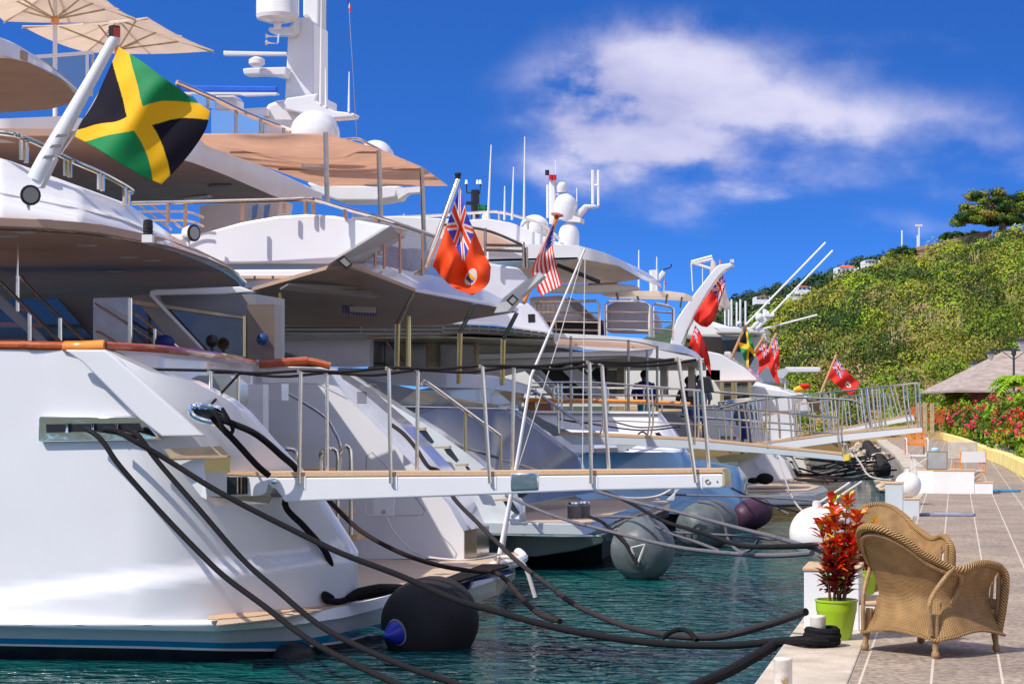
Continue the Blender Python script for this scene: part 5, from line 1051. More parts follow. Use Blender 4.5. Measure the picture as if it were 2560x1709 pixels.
    bn = b.build('banner_tassels', navy, t, smooth=False); b = MB(); b.prism([P(872, 765, 35.85), P(940, 768, 35.85), P(940, 782, 35.85), P(876, 779, 35.85)], (0, .015, 0)); b.build('banner_cloth', cvs, t, smooth=False)
    # --- grey hull and stern
    b = MB(); fsheet(b, [(845, 918), (990, 924), (1100, 930), (1235, 938), (1322, 964)], [(845, 950), (990, 962), (1080, 968), (1235, 972), (1322, 985)], lambda x, v: lerp(36.8, 41, (x - 845) / 477) - .6 * v, Q * .3, 30, 5); b.build('bulwark_top', palegrey, t)
    poly('transom_upper', mat('slate_upper', (.11, .14, .14), .12, coat=.7), [(985, 1014, 34.6), (1037, 976, 35.4), (1080, 967, 36), (1235, 971, 39.6), (1304, 982, 41.2), (1294, 1020, 41), (1266, 1022, 40)], Q * .3)
    rl('transom_line', [(988, 1015, 34.5), (1266, 1021, 39.8)], .015)
    poly('side_shell', hullgrey, [(700, 925, 36), (845, 930, 36), (1040, 975, 36), (988, 1016, 34.8), (880, 960, 34.6)], Q * .3); rl('door_outline', [(870, 963, 34.3), (944, 963, 34.3), (944, 1020, 34.3)], .008, steeld)
    b = MB(); fsheet(b, [(988, 1017), (1266, 1022), (1290, 1025), (1340, 1064), (1385, 1100), (1425, 1130), (1450, 1150), (1458, 1185), (1500, 1226)], [(988, 1018), (1090, 1080), (1165, 1135), (1240, 1190), (1262, 1215), (1297, 1263), (1400, 1243), (1450, 1235), (1500, 1228)], lambda x, v: lerp(35.2, 40.6, (x - 988) / 500) - 1.4 * v * (1 - abs((x - 1240) / 260)), Q * .3, 60, 18); b.build('transom', mat('transom_slate', (.15, .17, .22), .16, coat=.5, noise=.3, nscale=.8, bump=.10, bscale=1.6), t, angle=60)
    poly('far_bulwark', hulldk, [(1294, 1020), (1312, 1020), (1352, 1048), (1432, 1084), (1385, 1090), (1335, 1056)], Q * .2, d=41)
    # near stair wing with steps
    b = MB(); fsheet(b, [(858, 930), (990, 1016), (1085, 1074), (1165, 1130), (1240, 1190), (1262, 1215), (1298, 1262)], [(858, 1000), (990, 1120), (1100, 1250), (1192, 1330), (1240, 1330), (1298, 1310)], lambda x, v: 34.0 - .3 * v, Q * .5, 50, 10); b.build('stair_wing', mat('wing_pale', (.60, .64, .66), .14, coat=.8, noise=.05, bump=.03, bscale=2), t, angle=50)
    for x0, x1, y in ((1024, 1066, 1070), (1088, 1128, 1116), (1141, 1171, 1160), (1236, 1280, 1247)):
        poly('step', teak, [(x0, y), (x1, y - 2), (x1, y + 3), (x0 + 4, y + 4)], Q * -.12, d=33.6); poly('step_riser', mat('riser', (.13, .16, .17), .4), [(x0 + 22, y + 5), (x1 - 1, y + 4), (x1 + 20, y + 34), (x1 + 14, y + 40), (x0 + 30, y + 18)], Q * -.02, d=33.62)
    for pts in ([(1052, 962, 33.2), (1054, 957, 33.2), (1070, 957, 33.2), (1160, 1022, 33.2), (1252, 1089, 33.2)], [(1318, 977, 39), (1334, 977, 39), (1400, 1022, 39), (1488, 1082, 39)]): rl('stair_handrail', pts, .032)
    for x, y0, y1 in ((1163, 1024, 1128), (1252, 1089, 1178)): rl('stanchion', [(x, y0, 33.2), (x, y1, 33.2)], .025, brass)
    # swim platform
    zp = .78
    b = MB(); b.prism([PZ(x, y, zp) for x, y in [(1205, 1306), (1300, 1262), (1500, 1228), (1600, 1232), (1672, 1254), (1538, 1301), (1443, 1308)]], UP * -.1); b.build('platform_deck', tdeck, t, smooth=False)
    poly('platform_rim', palegrey, [(1190, 1304, 39), (1443, 1309, 33.9), (1460, 1338, 33.8), (1190, 1334, 38)][:0] or [(1185, 1304), (1443, 1308), (1460, 1338), (1185, 1334)], Q * .3, d=33.7, bevel=.02)
    poly('corner_facet', mat('rim_blue', (.35, .42, .60), .1, coat=1), [(1443, 1308, 33.7), (1538, 1301, 34.6), (1522, 1327, 34.6), (1460, 1338, 33.75)], Q * .3)
    poly('far_rim', mat('rim_blue2', (.30, .38, .58), .1, coat=1), [(1538, 1301, 34.6), (1672, 1255, 41), (1674, 1266, 41), (1522, 1327, 34.6)], B * .4)
    poly('far_hull', hullgreen, [(1522, 1327, 34.6), (1674, 1266, 41), (1672, 1290, 41), (1510, 1358, 34.6)], B * .4)
    rl('rim_strip', [(1185, 1336, 33.6), (1460, 1340, 33.6), (1524, 1329, 34.5), (1674, 1268, 40.9)], .02)
    poly('hull_underside', hullgreen, [(1185, 1338), (1460, 1341), (1522, 1330), (1505, 1358), (1440, 1376), (1340, 1391), (1185, 1386)], Q * .4, d=33.9, bevel=.02)
    b = MB(); fsheet(b, [(1000, 1386), (1340, 1390), (1440, 1375), (1505, 1357)], [(1000, 1450), (1340, 1440), (1440, 1420), (1505, 1395)], lambda x, v: 34.3 + .6 * v, Q * 2, 20, 3); b.build('antifouling', boot, t, smooth=False)
    for x in (1436, 1458):
        c = PZ(x, 1296 - (x - 1436) * .1, zp); b = MB(); b.lathe(c, [(.12, 0), (.14, .02), (.10, .05), (.10, .25), (.125, .27), (.115, .30), (.06, .31)], seg=20); cp = b.build('capstan', chrome, t)
        b = MB()
        for k in range(7): b.tube([c + Vector((math.cos(a / 12 * 6.283) * .115, math.sin(a / 12 * 6.283) * .115, .05 + k * .028)) for a in range(12)], .015, 5, closed=True)
        b.build('rope_turns', ropeg, cp)
    # --- sail awning on poles
    b = MB(); G = []
    for i in range(17):
        v = i / 16; y = lerp(337, 465, v); xl = curve1([(337, 490), (365, 515), (395, 600), (430, 700), (465, 800)], y); xr = curve1([(337, 818), (375, 948), (420, 1056), (466, 1120)], y); G.append([PZ(lerp(xl, xr, j / 30), y, z3 + .05 - .16 * math.sin(math.pi * v) * math.sin(math.pi * j / 30) - .04 * abs(math.sin(v * 9.4))) for j in range(31)])
    b.grid(G, UP * .02); b.build('awning', awn, t, angle=60)
    for f in (.33, .66):
        y = lerp(337, 465, f); rl('awning_batten', [(curve1([(337, 490), (365, 515), (395, 600), (430, 700), (465, 800)], y) + 20, y + 2, F * 4.6 / (HY - y)), (curve1([(337, 818), (375, 948), (420, 1056), (466, 1120)], y) - 8, y + 2, F * 4.6 / (HY - y))], .02, mat('batten_shade', (.42, .27, .20), .8))
    for x0, y0, x1, y1, d in ((814, 331, 818, 506, 33.7), (947, 376, 952, 556, 35.2), (1054, 420, 1061, 625, 37)): rl('awning_pole', [(x0, y0, d), (x1, y1, d)], .045, steeld)
    # --- sundeck: rail, blue wind break, radar tower
    rl('sundeck_rail', [(78, 143, 35), (150, 138, 35), (233, 131, 35)], .035, whitm); rl('sundeck_post', [(218, 135, 35), (218, 190, 35)], .03, whitm); rl('sundeck_post', [(232, 135, 35.2), (228, 240, 35.2)], .03, steeld)
    rl('descending_rail', [(442, 206, 34.5), (530, 244, 35), (620, 286, 35.6), (720, 324, 36.4), (758, 337, 36.6)], .045)
    for x, y0, y1 in ((520, 240, 272), (590, 270, 337), (652, 298, 337), (709, 320, 337)): rl('rail_post', [(x, y0, 35.5), (x, y1, 35.5)], .035, steeld)
    poly('wind_break', bluewb, [(88, 144), (217, 137), (217, 235), (190, 235)], Q * .03, d=36.5); poly('wind_break', bluewb, [(528, 274), (660, 288), (656, 337), (528, 337)], Q * .03, d=36.2); poly('wind_break', bluewb, [(478, 234), (538, 238), (538, 274), (500, 262)], Q * .03, d=36.2)
    rl('flybridge_rail', [(845, 351, 40), (890, 347, 40), (925, 362, 40), (980, 392, 40)], .03); rl('rail_post', [(879, 350, 40), (879, 364, 40)], .02); rl('rail_post', [(924, 363, 40), (924, 376, 40)], .02)
    poly('lower_fairing', whitm, [(765, 455), (860, 462), (1000, 463), (990, 495), (940, 503), (845, 503), (790, 485)], Q * .8, d=43, bevel=.05); poly('fairing_tip', whitm, [(990, 470), (1050, 466), (1050, 480), (1020, 482), (995, 498)], Q * .3, d=43)
    return t
second()
def umbrellas():
    def umb(c, hub, pole, label, zh):
        t = thing('parasol', P(pole[0], 300, 38), label, 'parasol', 'cream parasols on the sun deck'); pts = [PZ(x, y, EYE + zh) for x, y in c]; cen = sum(pts, Vector()) / 4; top = cen + UP * .38; b = MB(); n = 8
        for a in range(4):
            p0, p1 = pts[a], pts[(a + 1) % 4]; G = []
            for i in range(n + 1):
                s = i / n; G.append([top.lerp(p0.lerp(p1, j / n) - UP * 0, s) - UP * (.06 * math.sin(math.pi * s)) + UP * (-.05 * math.sin(math.pi * j / n) * s) for j in range(n + 1)])
            b.grid(G, UP * .015)
        b.build('canopy', cvs, t, angle=25); hubp = cen + UP * .02
        b = MB(); b.lathe(hubp - UP * .35, [(.05, 0), (.075, .03), (.075, .12), (.05, .15)], seg=12); b.build('hub', varno, t)
        for a in range(4):
            for q in (pts[a], pts[a].lerp(pts[(a + 1) % 4], .5)):
                b = MB(); b.tube([hubp - UP * .25, top.lerp(q, .62) - UP * .06], .018, 5, False); b.build('strut', interw, t)
                b = MB(); b.tube([top - UP * .05, q - UP * .03], .016, 5, False); b.build('rib', interw, t)
        b = MB(); b.tube([top, hubp - UP * 2.2], .04, 10, False); b.build('pole', whitm, t)
    umb([(55, 66), (368, 45), (535, 128), (215, 131)], (302, 85), (302,), 'cream parasol on the sun deck, lower one behind the red capped flagstaff', 7.2)
    umb([(-60, -34), (255, -8), (338, 47), (10, 54)], (86, 15), (86,), 'cream parasol cut by the top left corner of the photo', 7.2)
    t = thing('radar_mast', P(740, 337, 37.5), 'tall white radar tower with scanners and satellite drum rising above the tan awning', 'mast', 'white mast towers')
    def poly(name, m, pts, d, off=None, **k): b = MB(); b.prism([P(x, y, d) for x, y in pts], off or Q * .5); k.setdefault('smooth', False); return b.build(name, m, t, **k)
    poly('tower', white, [(711, 255), (720, 70), (731, 67), (739, 46), (769, 42), (784, 57), (784, 240)], 37.5, Q * .9, bevel=.03); poly('upper_mast', whitm, [(757, -60), (797, -60), (795, 240), (786, 240), (786, 56), (770, 40), (757, 42)], 37.9, Q * .5, bevel=.03)
    poly('tower_base', white, [(655, 340), (658, 275), (668, 258), (690, 250), (715, 248), (795, 232), (790, 258), (802, 275), (760, 300), (748, 340)], 37.3, Q * 1.3, bevel=.08)
    poly('spreader', white, [(715, 245), (795, 233), (790, 252), (835, 277), (887, 283), (884, 293), (832, 297), (760, 285), (702, 272)], 37.0, Q * .35, bevel=.03)
    b = MB(); b.lathe(P(694, 56, 37), [(.20, 0), (.38, .06), (.40, .13), (.395, .14), (.395, .9)], UP, 28); b.build('satellite_drum', white, t); b = MB(); b.lathe(P(694, 72, 37), [(.07, 0), (.07, .13)], UP, 12); b.build('drum_neck', whitm, t)
    poly('drum_bracket', white, [(669, 68), (690, 68), (722, 67), (738, 45), (738, 80), (722, 87), (690, 86), (672, 80)], 37.2, Q * .3, bevel=.03)
    b = MB(); b.tube([P(696, 86, 37), P(694, 108, 37)], .02, 6, False)
    for y, x0 in ((90, 662), (107, 669)): b.lathe(P(694, y + 2, 37), [(.012, 0), (.015, .17), (.05, .23)], P(x0, y, 36.9) - P(694, y + 2, 37), 10)
    b.build('horn', chrome, t)
    for nm, x0, x1, y0, y1, m in (('scanner_bar', 558, 717, 127, 139, white), ('scanner_bar', 440, 691, 213, 229, blueart)): poly(nm, m, [(x0, y0), (x1, y0 + 3), (x1, y1), (x0, y1)], 36.9, Q * .12, bevel=.02)
    poly('scanner_base', white, [(600, 229), (692, 218), (692, 236), (610, 236)][:0] or [(440, 230), (691, 231), (691, 236), (607, 239), (600, 236), (440, 236)], 36.88, Q * .16)
    b = MB(); b.lathe(P(642, 167, 37), [(.09, 0), (.15, .05), (.15, .13), (.08, .18)], UP, 12); b.build('scanner_hub', white, t)
    poly('scanner_arm', white, [(605, 171), (630, 169), (716, 167), (714, 195), (680, 188), (650, 186), (610, 188)], 37.2, Q * .3, bevel=.03); poly('scanner_pedestal', white, [(540, 238), (584, 238), (592, 250), (592, 274), (537, 274), (538, 250)], 37.1, Q * .4, bevel=.03); poly('pedestal_arm', white, [(525, 274), (600, 272), (665, 268), (668, 290), (530, 288)], 37.1, Q * .5, bevel=.03)
    for px, py, r, d, lab in ((787, 338, .46, 36.6, 'large white satellite dome beside the radar tower'), (939, 398, .39, 41, 'white satellite dome behind the right part of the tan awning')):
        c = P(px, py, d); s = thing('satellite_dome', c - UP * .4, lab, 'satellite dome', 'white satellite domes'); b = MB(); b.ball(c, r, 1.0, 32, 20); b.build('dome', white, s); b = MB(); b.lathe(c - UP * (r + .15), [(.25, 0), (.22, .2)], seg=16); b.build('foot', whitm, s)
    # whip aerials
    for i, (x0, y0, x1, y1, d, lab) in enumerate(((804, -40, 801, 262, 37, 'tall whip aerial just right of the radar tower'), (814, 170, 815, 268, 37, 'short white whip aerial on the radar tower spreader'), (873, 180, 872, 280, 37, 'white whip aerial at the tip of the radar tower spreader'),
        (1228, 362, 1220, 548, 46, 'tall slanting white whip aerial left of the three'), (1284, 417, 1280, 550, 46, 'thin white whip aerial between two taller ones'), (1312, 342, 1310, 545, 46, 'tallest white whip aerial standing on the third yacht roof'), (1262, 465, 1261, 550, 46, 'shortest thin whip aerial on the third yacht roof'),
        (1597, 625, 1597, 738, 60, 'white whip aerial right of the rounded white roof'), (1642, 642, 1642, 745, 64, 'white whip aerial next to the small French pennant mast'))):
        b = MB(); b.tube([P(x1, y1, d), P(x0, y0, d)], [.022 * d / 37, .010 * d / 37], 6, False); tag(b.build('whip_aerial', whitm), lab, 'aerial', 'whip aerials')
    b = MB(); b.tube([P(869, -40, 37.4), P(892, 347, 38.5)], .007, 4, False); tag(b.build('halyard', ropew), 'thin halyard running down beside the radar tower with a tiny tricolour', 'rope')
    flag('courtesy_pennant', [[(870, -8, 37.3), (874, 8, 37.3), (878, 20, 37.3)], [(869, 6, 37.3), (873, 22, 37.3), (880, 38, 37.3)]], lambda u, v: 0 if u < .33 else 1 if u < .6 else 2, [fbl, fwh, red], 'tiny blue white red pennant on the halyard by the radar tower', 20, 8, .01, group=None)
umbrellas()
# ---------------------------------------------------------------- ensigns
def ensigns():
    t = thing('flagstaff', P(1060, 665, 34.5), 'slanting steel flagstaff holding the large orange red ensign', 'flagstaff', 'flagstaffs on the sterns'); d = 34.8
    b = MB(); b.tube([P(1062, 668, d), P(1090, 600, d), P(1145, 448, d + .4)], [.055, .04], 12, False); b.build('mast', steel, t); b = MB(); b.lathe(P(1145, 447, d + .4), [(.05, 0), (.05, .05), (.06, .055), (.06, .1)], seg=12); b.build('top_lamp', black, t); b = MB(); b.tube([P(1035, 685, d), P(1062, 668, d), P(1050, 690, d)], .04, 8, False); b.build('staff_socket', steel, t)
    flag('flag', [[(1150, 466, d), (1168, 535, d - .2), (1196, 600, d), (1227, 668, d + .1)], [(1126, 535, d), (1152, 590, d + .25), (1182, 650, d - .1), (1222, 706, d)], [(1104, 600, d), (1130, 650, d - .1), (1158, 698, d + .2), (1200, 728, d)], [(1081, 664, d), (1112, 700, d + .1), (1140, 722, d - .1), (1180, 738, d)]],
         ensign(True, .55, .5), EO, 'large orange red ensign with a Union canton and white badge on the slanting steel staff', 150, 90, .07, 1.7)
    d = 42; t = thing('flagstaff', P(1335, 770, d), 'varnished flagstaff with a mushroom cap holding the striped American flag', 'flagstaff', 'flagstaffs on the sterns')
    b = MB(); b.tube([P(1308, 760, d), P(1340, 690, d), P(1391, 546, d)], .045, 8, False); b.build('mast', varno, t); b = MB(); b.lathe(P(1391, 548, d), [(.04, 0), (.06, .05), (.15, .08), (.12, .12), (.02, .14)], P(1396, 520, d) - P(1391, 548, d), 14); b.build('finial', varn, t)
    def us(u, v):
        if u < .42 and v < .54:
            a = u / .42 * 6; c = v / .54 * 5; fa = a - math.floor(a) - .5; fc = c - math.floor(c) - .5; return 2 if fa * fa + fc * fc < .06 else 1
        return 0 if int(v * 13) % 2 == 0 else 2
    d = 41.6
    flag('flag', [[(1386, 558, d), (1381, 602, d), (1387, 645, d), (1404, 712, d)], [(1384, 560, d), (1371, 608, d + .15), (1374, 655, d), (1390, 722, d)], [(1380, 563, d), (1358, 622, d), (1352, 668, d + .1), (1372, 731, d)], [(1376, 568, d), (1348, 630, d), (1330, 684, d), (1353, 741, d)]],
         us, [red, fbl2, fwh], 'American stars and stripes hanging from the staff with a mushroom cap', 130, 78, .08, 1.5)
ensigns()
# ================================================================ GANGWAYS, LINES, FENDERS OF THE NEAR YACHTS
def gangway_near():
    u = 20.6; t = thing('gangway', PS(1200, 1245, u), 'long white gangway with teak top and black rope rails reaching from the nearest yacht', 'gangway', 'gangways lowered towards the quay'); w = .58
    b = MB(); b.prism([PS(x, y, u) for x, y in [(683, 1193), (1200, 1189), (1805, 1183), (1810, 1190), (1810, 1214), (1803, 1220), (1480, 1226), (1100, 1241), (712, 1254), (704, 1246), (668, 1206)]], Q * w); b.build('beam', white, t, bevel=.02, smooth=False)
    b = MB(); b.prism([PS(x, y, u + .01) for x, y in [(520, 1186), (700, 1187), (672, 1206), (664, 1232), (640, 1241), (535, 1243)]], Q * w); hb = b.build('hinge_box', white, t, bevel=.01, smooth=False)
    b = MB(); b.prism([PS(x, y, u) for x, y in [(562, 1191), (619, 1191), (619, 1234), (562, 1236)]], Q * -.01); b.build('service_opening', black, hb, smooth=False)
    for x, r, m in ((594, .012, steel), (603, .006, brass), (612, .009, ropek)): b = MB(); b.tube([PS(x, 1192, u - .03), PS(x + (4 if m is ropek else 0), 1233, u - .03)], r, 6, False); b.build('hydraulic_pipe', m, hb)
    b = MB(); b.prism([PS(x, y, u) for x, y in [(520, 1178), (700, 1180), (1200, 1178), (1806, 1172), (1806, 1181), (1200, 1188), (700, 1191), (640, 1188), (520, 1184)]], Q * (w - .02)); b.build('teak_tread', teak, t, smooth=False)
    b = MB(); b.prism([PS(1806, 1174, u), PS(1812, 1184, u), PS(1812, 1213, u), PS(1806, 1216, u)], Q * w); b.build('end_plate', mat('end_khaki', (.45, .42, .22), .5, noise=.2), t, smooth=False)
    for k in range(3): b = MB(); c = PS(1812, 1205, u) + Q * (.1 + .18 * k); b.prism([c, c + Q * .1, c + Q * .1 - UP * .06, c - UP * .06], -B * .01); b.build('end_cleat', cvs, t, smooth=False)
    b = MB(); b.lathe(PS(685, 1203, u - .01), [(.03, 0), (.03, .03), (.015, .04)], (0, -1, 0), 14); b.build('hinge_pin', chrome, t)
    b = MB(); b.prism([PS(x, y, u - .012) for x, y in [(684, 1218), (690, 1222), (706, 1242), (674, 1242)]], Q * .02); b.build('hinge_link', steeld, t, smooth=False)
    b = MB(); b.prism([PS(x, y, u - .012) for x, y in [(1275, 1181), (1347, 1180), (1347, 1225), (1275, 1228)]], Q * (w + .03)); b.build('steel_sleeve', chrome, t, bevel=.02)
    b = MB(); b.prism([PS(x, y, u + .1) for x, y in [(1290, 1226), (1330, 1224), (1305, 1244), (1296, 1243)]], Q * .1); b.build('hanging_flap', hullgreen, t, smooth=False)
    b = MB(); b.tube([PS(1770 + 6 * math.cos(a), 1203 + 5 * math.sin(a), u - .005) for a in (0, 1, 2, 3, 4, 5)], .006, 5); b.build('painted_mark', steeld, t); b = MB(); b.lathe(PS(1793, 1203, u), [(.008, 0), (.008, .01)], (0, -1, 0), 8); b.build('screw', black, t)
    near = [(527, 927, 527, 1182), (752, 928, 748, 1208), (972, 920, 977, 1208), (1206, 915, 1225, 1208), (1474, 905, 1478, 1208), (1696, 898, 1740, 1206)]; far = [(596, 933, 592, 1178), (817, 933, 818, 1180), (1045, 926, 1042, 1180), (1285, 918, 1280, 1178), (1505, 912, 1522, 1172), (1750, 899, 1772, 1168)]
    for L_, uu in ((near, u - .03), (far, u + w)):
        for x0, y0, x1, y1 in L_:
            b = MB(); b.tube([PS(x1, y1, uu), PS(x0, y0, uu)], .021, 12, False); p = b.build('stanchion', steel, t); b = MB(); c = PS(x0, y0, uu); b.tube([c - Vector((.04, 0, 0)), c + Vector((.04, 0, 0))], .017, 8, False); b.build('cap', steel, p)
            if uu < u and x0 > 600: b = MB(); b.prism([PS(x1 + 4, 1191, u - .006), PS(x1 + 16, 1190, u - .006), PS(x1 + 16, y1 + 16, u - .006), PS(x1 + 6, y1 + 6, u - .006)], Q * .01); b.build('bracket', whitm, t, smooth=False)
    def hand(L_, uu, name, st, sag=6):
        pts = [PS(*st, uu)] if st else []
        for i, (x0, y0, _, _) in enumerate(L_):
            pts.append(PS(x0, y0 - 1, uu))
            if i < len(L_) - 1: pts.append(PS((x0 + L_[i + 1][0]) / 2, (y0 + L_[i + 1][1]) / 2 + sag, uu))
        b = MB(); b.tube(pts, .017, 8); b.build(name, ropek2, t)
    hand(near, u - .03, 'rope_rail', (212, 920), 5); hand(far, u + w, 'rope_rail', (527, 930), 8)
    # speaker like black box clamped on the last post
    b = MB(); b.prism([PS(1745, 943, u + w), PS(1773, 940, u + w), PS(1783, 978, u + w), PS(1758, 983, u + w)], Q * .12); b.prism([PS(1743, 948, u + w - .02), PS(1752, 946, u + w - .02), PS(1757, 976, u + w - .02), PS(1754, 980, u + w - .02)], Q * .1)
    tag(b.build('gangway_light', black, smooth=False, bevel=.01), 'small black lamp box clamped to the last post of the long white gangway', 'lamp')
gangway_near()
def lines():
    def line(pts, r, label, m=ropek, seg=10, grp='mooring lines to the quay'): b = MB(); b.tube([P(*p) for p in pts], r, seg); return tag(b.build('mooring_line', m), label, 'rope', grp)
    line([(215, 1072, 21.4), (238, 1085, 21.15), (262, 1110, 20.95), (300, 1165, 20.75), (400, 1278, 20.4), (500, 1382, 20), (565, 1443, 19.7), (662, 1515, 19.2), (760, 1590, 18.6), (857, 1645, 18), (987, 1706, 17), (1150, 1770, 15.8)], .029, 'thick black mooring line from the mooring plate leaving at the bottom, leftmost one')
    line([(318, 1073, 21.2), (335, 1080, 21.1), (352, 1096, 20.95), (400, 1160, 20.8), (500, 1275, 20.3), (607, 1398, 19.9), (695, 1476, 19.4), (792, 1557, 18.8), (890, 1612, 18.2), (1019, 1667, 17.4), (1133, 1706, 16.6), (1280, 1760, 15.5)], .028, 'thick black mooring line just right of the leftmost one, leaving at the bottom')
    line([(262, 1072, 21.3), (290, 1076, 21.1), (340, 1104, 20.9), (420, 1150, 20.8), (520, 1213, 20.4), (620, 1268, 20.1), (760, 1338, 19.7), (860, 1385, 19.3), (1000, 1438, 18.8), (1140, 1498, 18.2), (1240, 1527, 17.8), (1400, 1570, 17.2), (1600, 1603, 16.4), (1790, 1613, 15.6), (1940, 1603, 14.9), (2010, 1597, 14.62)], .030, 'longest black braided line running from the mooring plate to the wrapped bollard')
    line([(543, 1044, 21.2), (580, 1058, 21.2), (640, 1085, 21.3), (700, 1135, 21.5), (745, 1185, 21.9), (712, 1258, 21.95), (760, 1315, 22.3), (800, 1360, 22.6), (822, 1395, 22.7), (832, 1440, 22.9), (842, 1482, 22.9), (830, 1492, 22.8), (812, 1484, 22.6), (816, 1499, 22.6), (850, 1502, 22.8), (875, 1494, 23)], .036, 'black line from the oval fairlead down the nearest stern to the platform')
    line([(528, 1038, 21.15), (548, 1062, 21.2), (590, 1105, 21.25), (640, 1160, 21.4), (672, 1188, 21.5)], .034, 'short black line from the oval fairlead passing behind the gangway')
    line([(555, 1020, 21.1), (572, 1050, 21.1), (582, 1075, 21.2), (566, 1085, 21.15), (548, 1048, 21.1), (530, 1028, 21.15)], .022, 'knotted loop of dark rope at the oval fairlead')
    line([(600, 932, 22), (560, 975, 22), (515, 1025, 21.3)], .014, 'thin black line running up from the oval fairlead', ropek2)
    line([(822, 1250, 25.5), (900, 1325, 24.8), (1000, 1380, 24.5), (1100, 1413, 24.8), (1190, 1427, 25.4), (1232, 1428, 25.4), (1262, 1446, 24.8), (1310, 1500, 22.8), (1350, 1535, 21.6), (1400, 1552, 20.6)], .030, 'brown black line draped over the black pad of the nearest platform', ropemat('rope_brown', (.045, .03, .028)))
    line([(980, 1062, 29.2), (1010, 1085, 29), (1040, 1120, 28.8), (1070, 1165, 28.6), (1100, 1180, 28.6), (1135, 1245, 28), (1190, 1302, 27.4), (1240, 1352, 26.6), (1300, 1408, 25.4), (1380, 1468, 23.4), (1440, 1512, 21.8), (1560, 1563, 19.4), (1680, 1588, 17.7), (1800, 1590, 16.4), (1920, 1560, 15.4), (2015, 1528, 15.0)], .030, 'dark line from the far wing of the nearest yacht sagging to the quay steps', ropemat('rope_dark', (.05, .042, .045)))
    line([(1935, 1612, 14.65), (1833, 1671, 13.6), (1752, 1708, 12.9), (1640, 1760, 12.3)], .040, 'thickest black line leaving the wrapped bollard at the bottom of the photo')
    line([(1655, 1595, 17.0), (1675, 1580, 17.0), (1702, 1572, 17.0), (1725, 1580, 16.9), (1742, 1600, 16.8)], .022, 'short loop of dark rope where two long lines touch')
    line([(1262, 1236, 34), (1382, 1288, 32), (1534, 1330, 29), (1687, 1366, 26), (1830, 1383, 22.5), (1940, 1388, 20), (2030, 1382, 18.5)], .026, 'pale grey line in front of the grey fender running to the quay, lowest pale one', ropeg)
    line([(1060, 1090, 34), (1160, 1118, 34), (1270, 1152, 33.5), (1400, 1195, 33), (1479, 1223, 32.5), (1590, 1255, 31.5), (1687, 1278, 30), (1849, 1320, 25.5), (1940, 1343, 22), (2060, 1378, 18.8)], .026, 'long pale grey line sloping from the grey stern to the red croton', ropeg)
    line([(1505, 1226, 36), (1573, 1255, 34), (1655, 1300, 31), (1752, 1330, 28), (1850, 1362, 24.5), (1940, 1366, 22), (2040, 1362, 18.8)], .030, 'black line between two pale lines in front of the second grey fender', ropek2)
    line([(1473, 1291, 35), (1540, 1291, 34), (1606, 1297, 33.2), (1671, 1330, 31), (1735, 1352, 29), (1800, 1376, 27)], .024, 'brown line from the capstan dipping towards the water', ropeg)
    line([(1473, 1291, 34.6), (1505, 1304, 33.4), (1540, 1334, 32.2), (1560, 1352, 31.9), (1593, 1410, 31.7)], .030, 'short black line tying the nearer grey fender to the capstan', ropek2)
    line([(1680, 1330, 31), (1800, 1336, 28), (1940, 1348, 23)], .018, 'thin grey line crossing the second grey fender low down', ropeg)
    line([(1830, 1220, 46), (1900, 1252, 43), (2000, 1280, 38), (2140, 1310, 30)], .022, 'dark line sloping from under the gangway tip towards the quay', ropek2)
    line([(1905, 1250, 46), (1960, 1278, 40), (1975, 1285, 38)], .02, 'short dark line below the plum fender', ropeg)
    line([(1650, 1235, 42), (1760, 1238, 40), (1860, 1240, 39), (2000, 1248, 37), (2130, 1262, 32)], .022, 'nearly level grey line passing just below the gangway tip', ropeg)
    line([(1943, 1140, 48), (1960, 1190, 45), (1985, 1250, 38), (2015, 1285, 30)], .018, 'white line hanging from the grey gangway to the white ball fenders', ropel)
    line([(2124, 1120, 50), (2150, 1155, 47), (2175, 1190, 43), (2230, 1200, 40)], .022, 'pale line dropping from the yellow gangway tip', ropel)
    line([(1245, 1404, 29), (1255, 1392, 28.8), (1290, 1395, 28.6), (1310, 1412, 28.6), (1322, 1440, 28.6), (1338, 1492, 28.6)], .03, 'loose white rope hanging over the far corner of the nearest platform', ropew)
    line([(1478, 1224, 38), (1560, 1243, 38.5), (1640, 1240, 39), (1690, 1215, 39)], .02, 'white rope hanging in a curve below the white gangway', ropew)
    for k in range(5): line([(1690 + k * 3, 1218, 39), (1684 - k * 4, 1250, 39)], .016, 'thin white rope in the bundle below the white gangway', ropew, 6, 'bundle of white ropes')
    rnd = random.Random(12)
    for i in range(26):      # tangle of lines in front of the far sterns
        x0 = rnd.uniform(1850, 2060); y0 = rnd.uniform(1120, 1190); d0 = rnd.uniform(55, 75); x1 = rnd.uniform(2120, 2260); y1 = F * (EYE - .95) / rnd.uniform(52, 80) + HY; d1 = F * (EYE - .95) / (y1 - HY)
        line([(x0, y0, d0), (lerp(x0, x1, .5), (y0 + y1) / 2 + rnd.uniform(6, 22), (d0 + d1) / 2), (x1, y1, d1)], rnd.uniform(.02, .035), 'dark mooring line in the tangle before the far sterns', ropek2, 5, 'tangle of far mooring lines')
    for i in range(7):
        d = 70 + i * 9; c = Vector((edge_x(d) - .6, d, .7)); b = MB(); b.ball(c, .38, .8, 12, 8, (1, .2, .3)); tag(b.build('fender', rubberb), 'black fender lying against the rubble bank', 'fender', 'black fenders against the rubble bank')
    for k, r in ((0, .085), (1, .095), (2, .08)):      # turns round the bollard
        line([(0, 0, 1)] * 2, .01, 'x') if False else None
    b = MB()
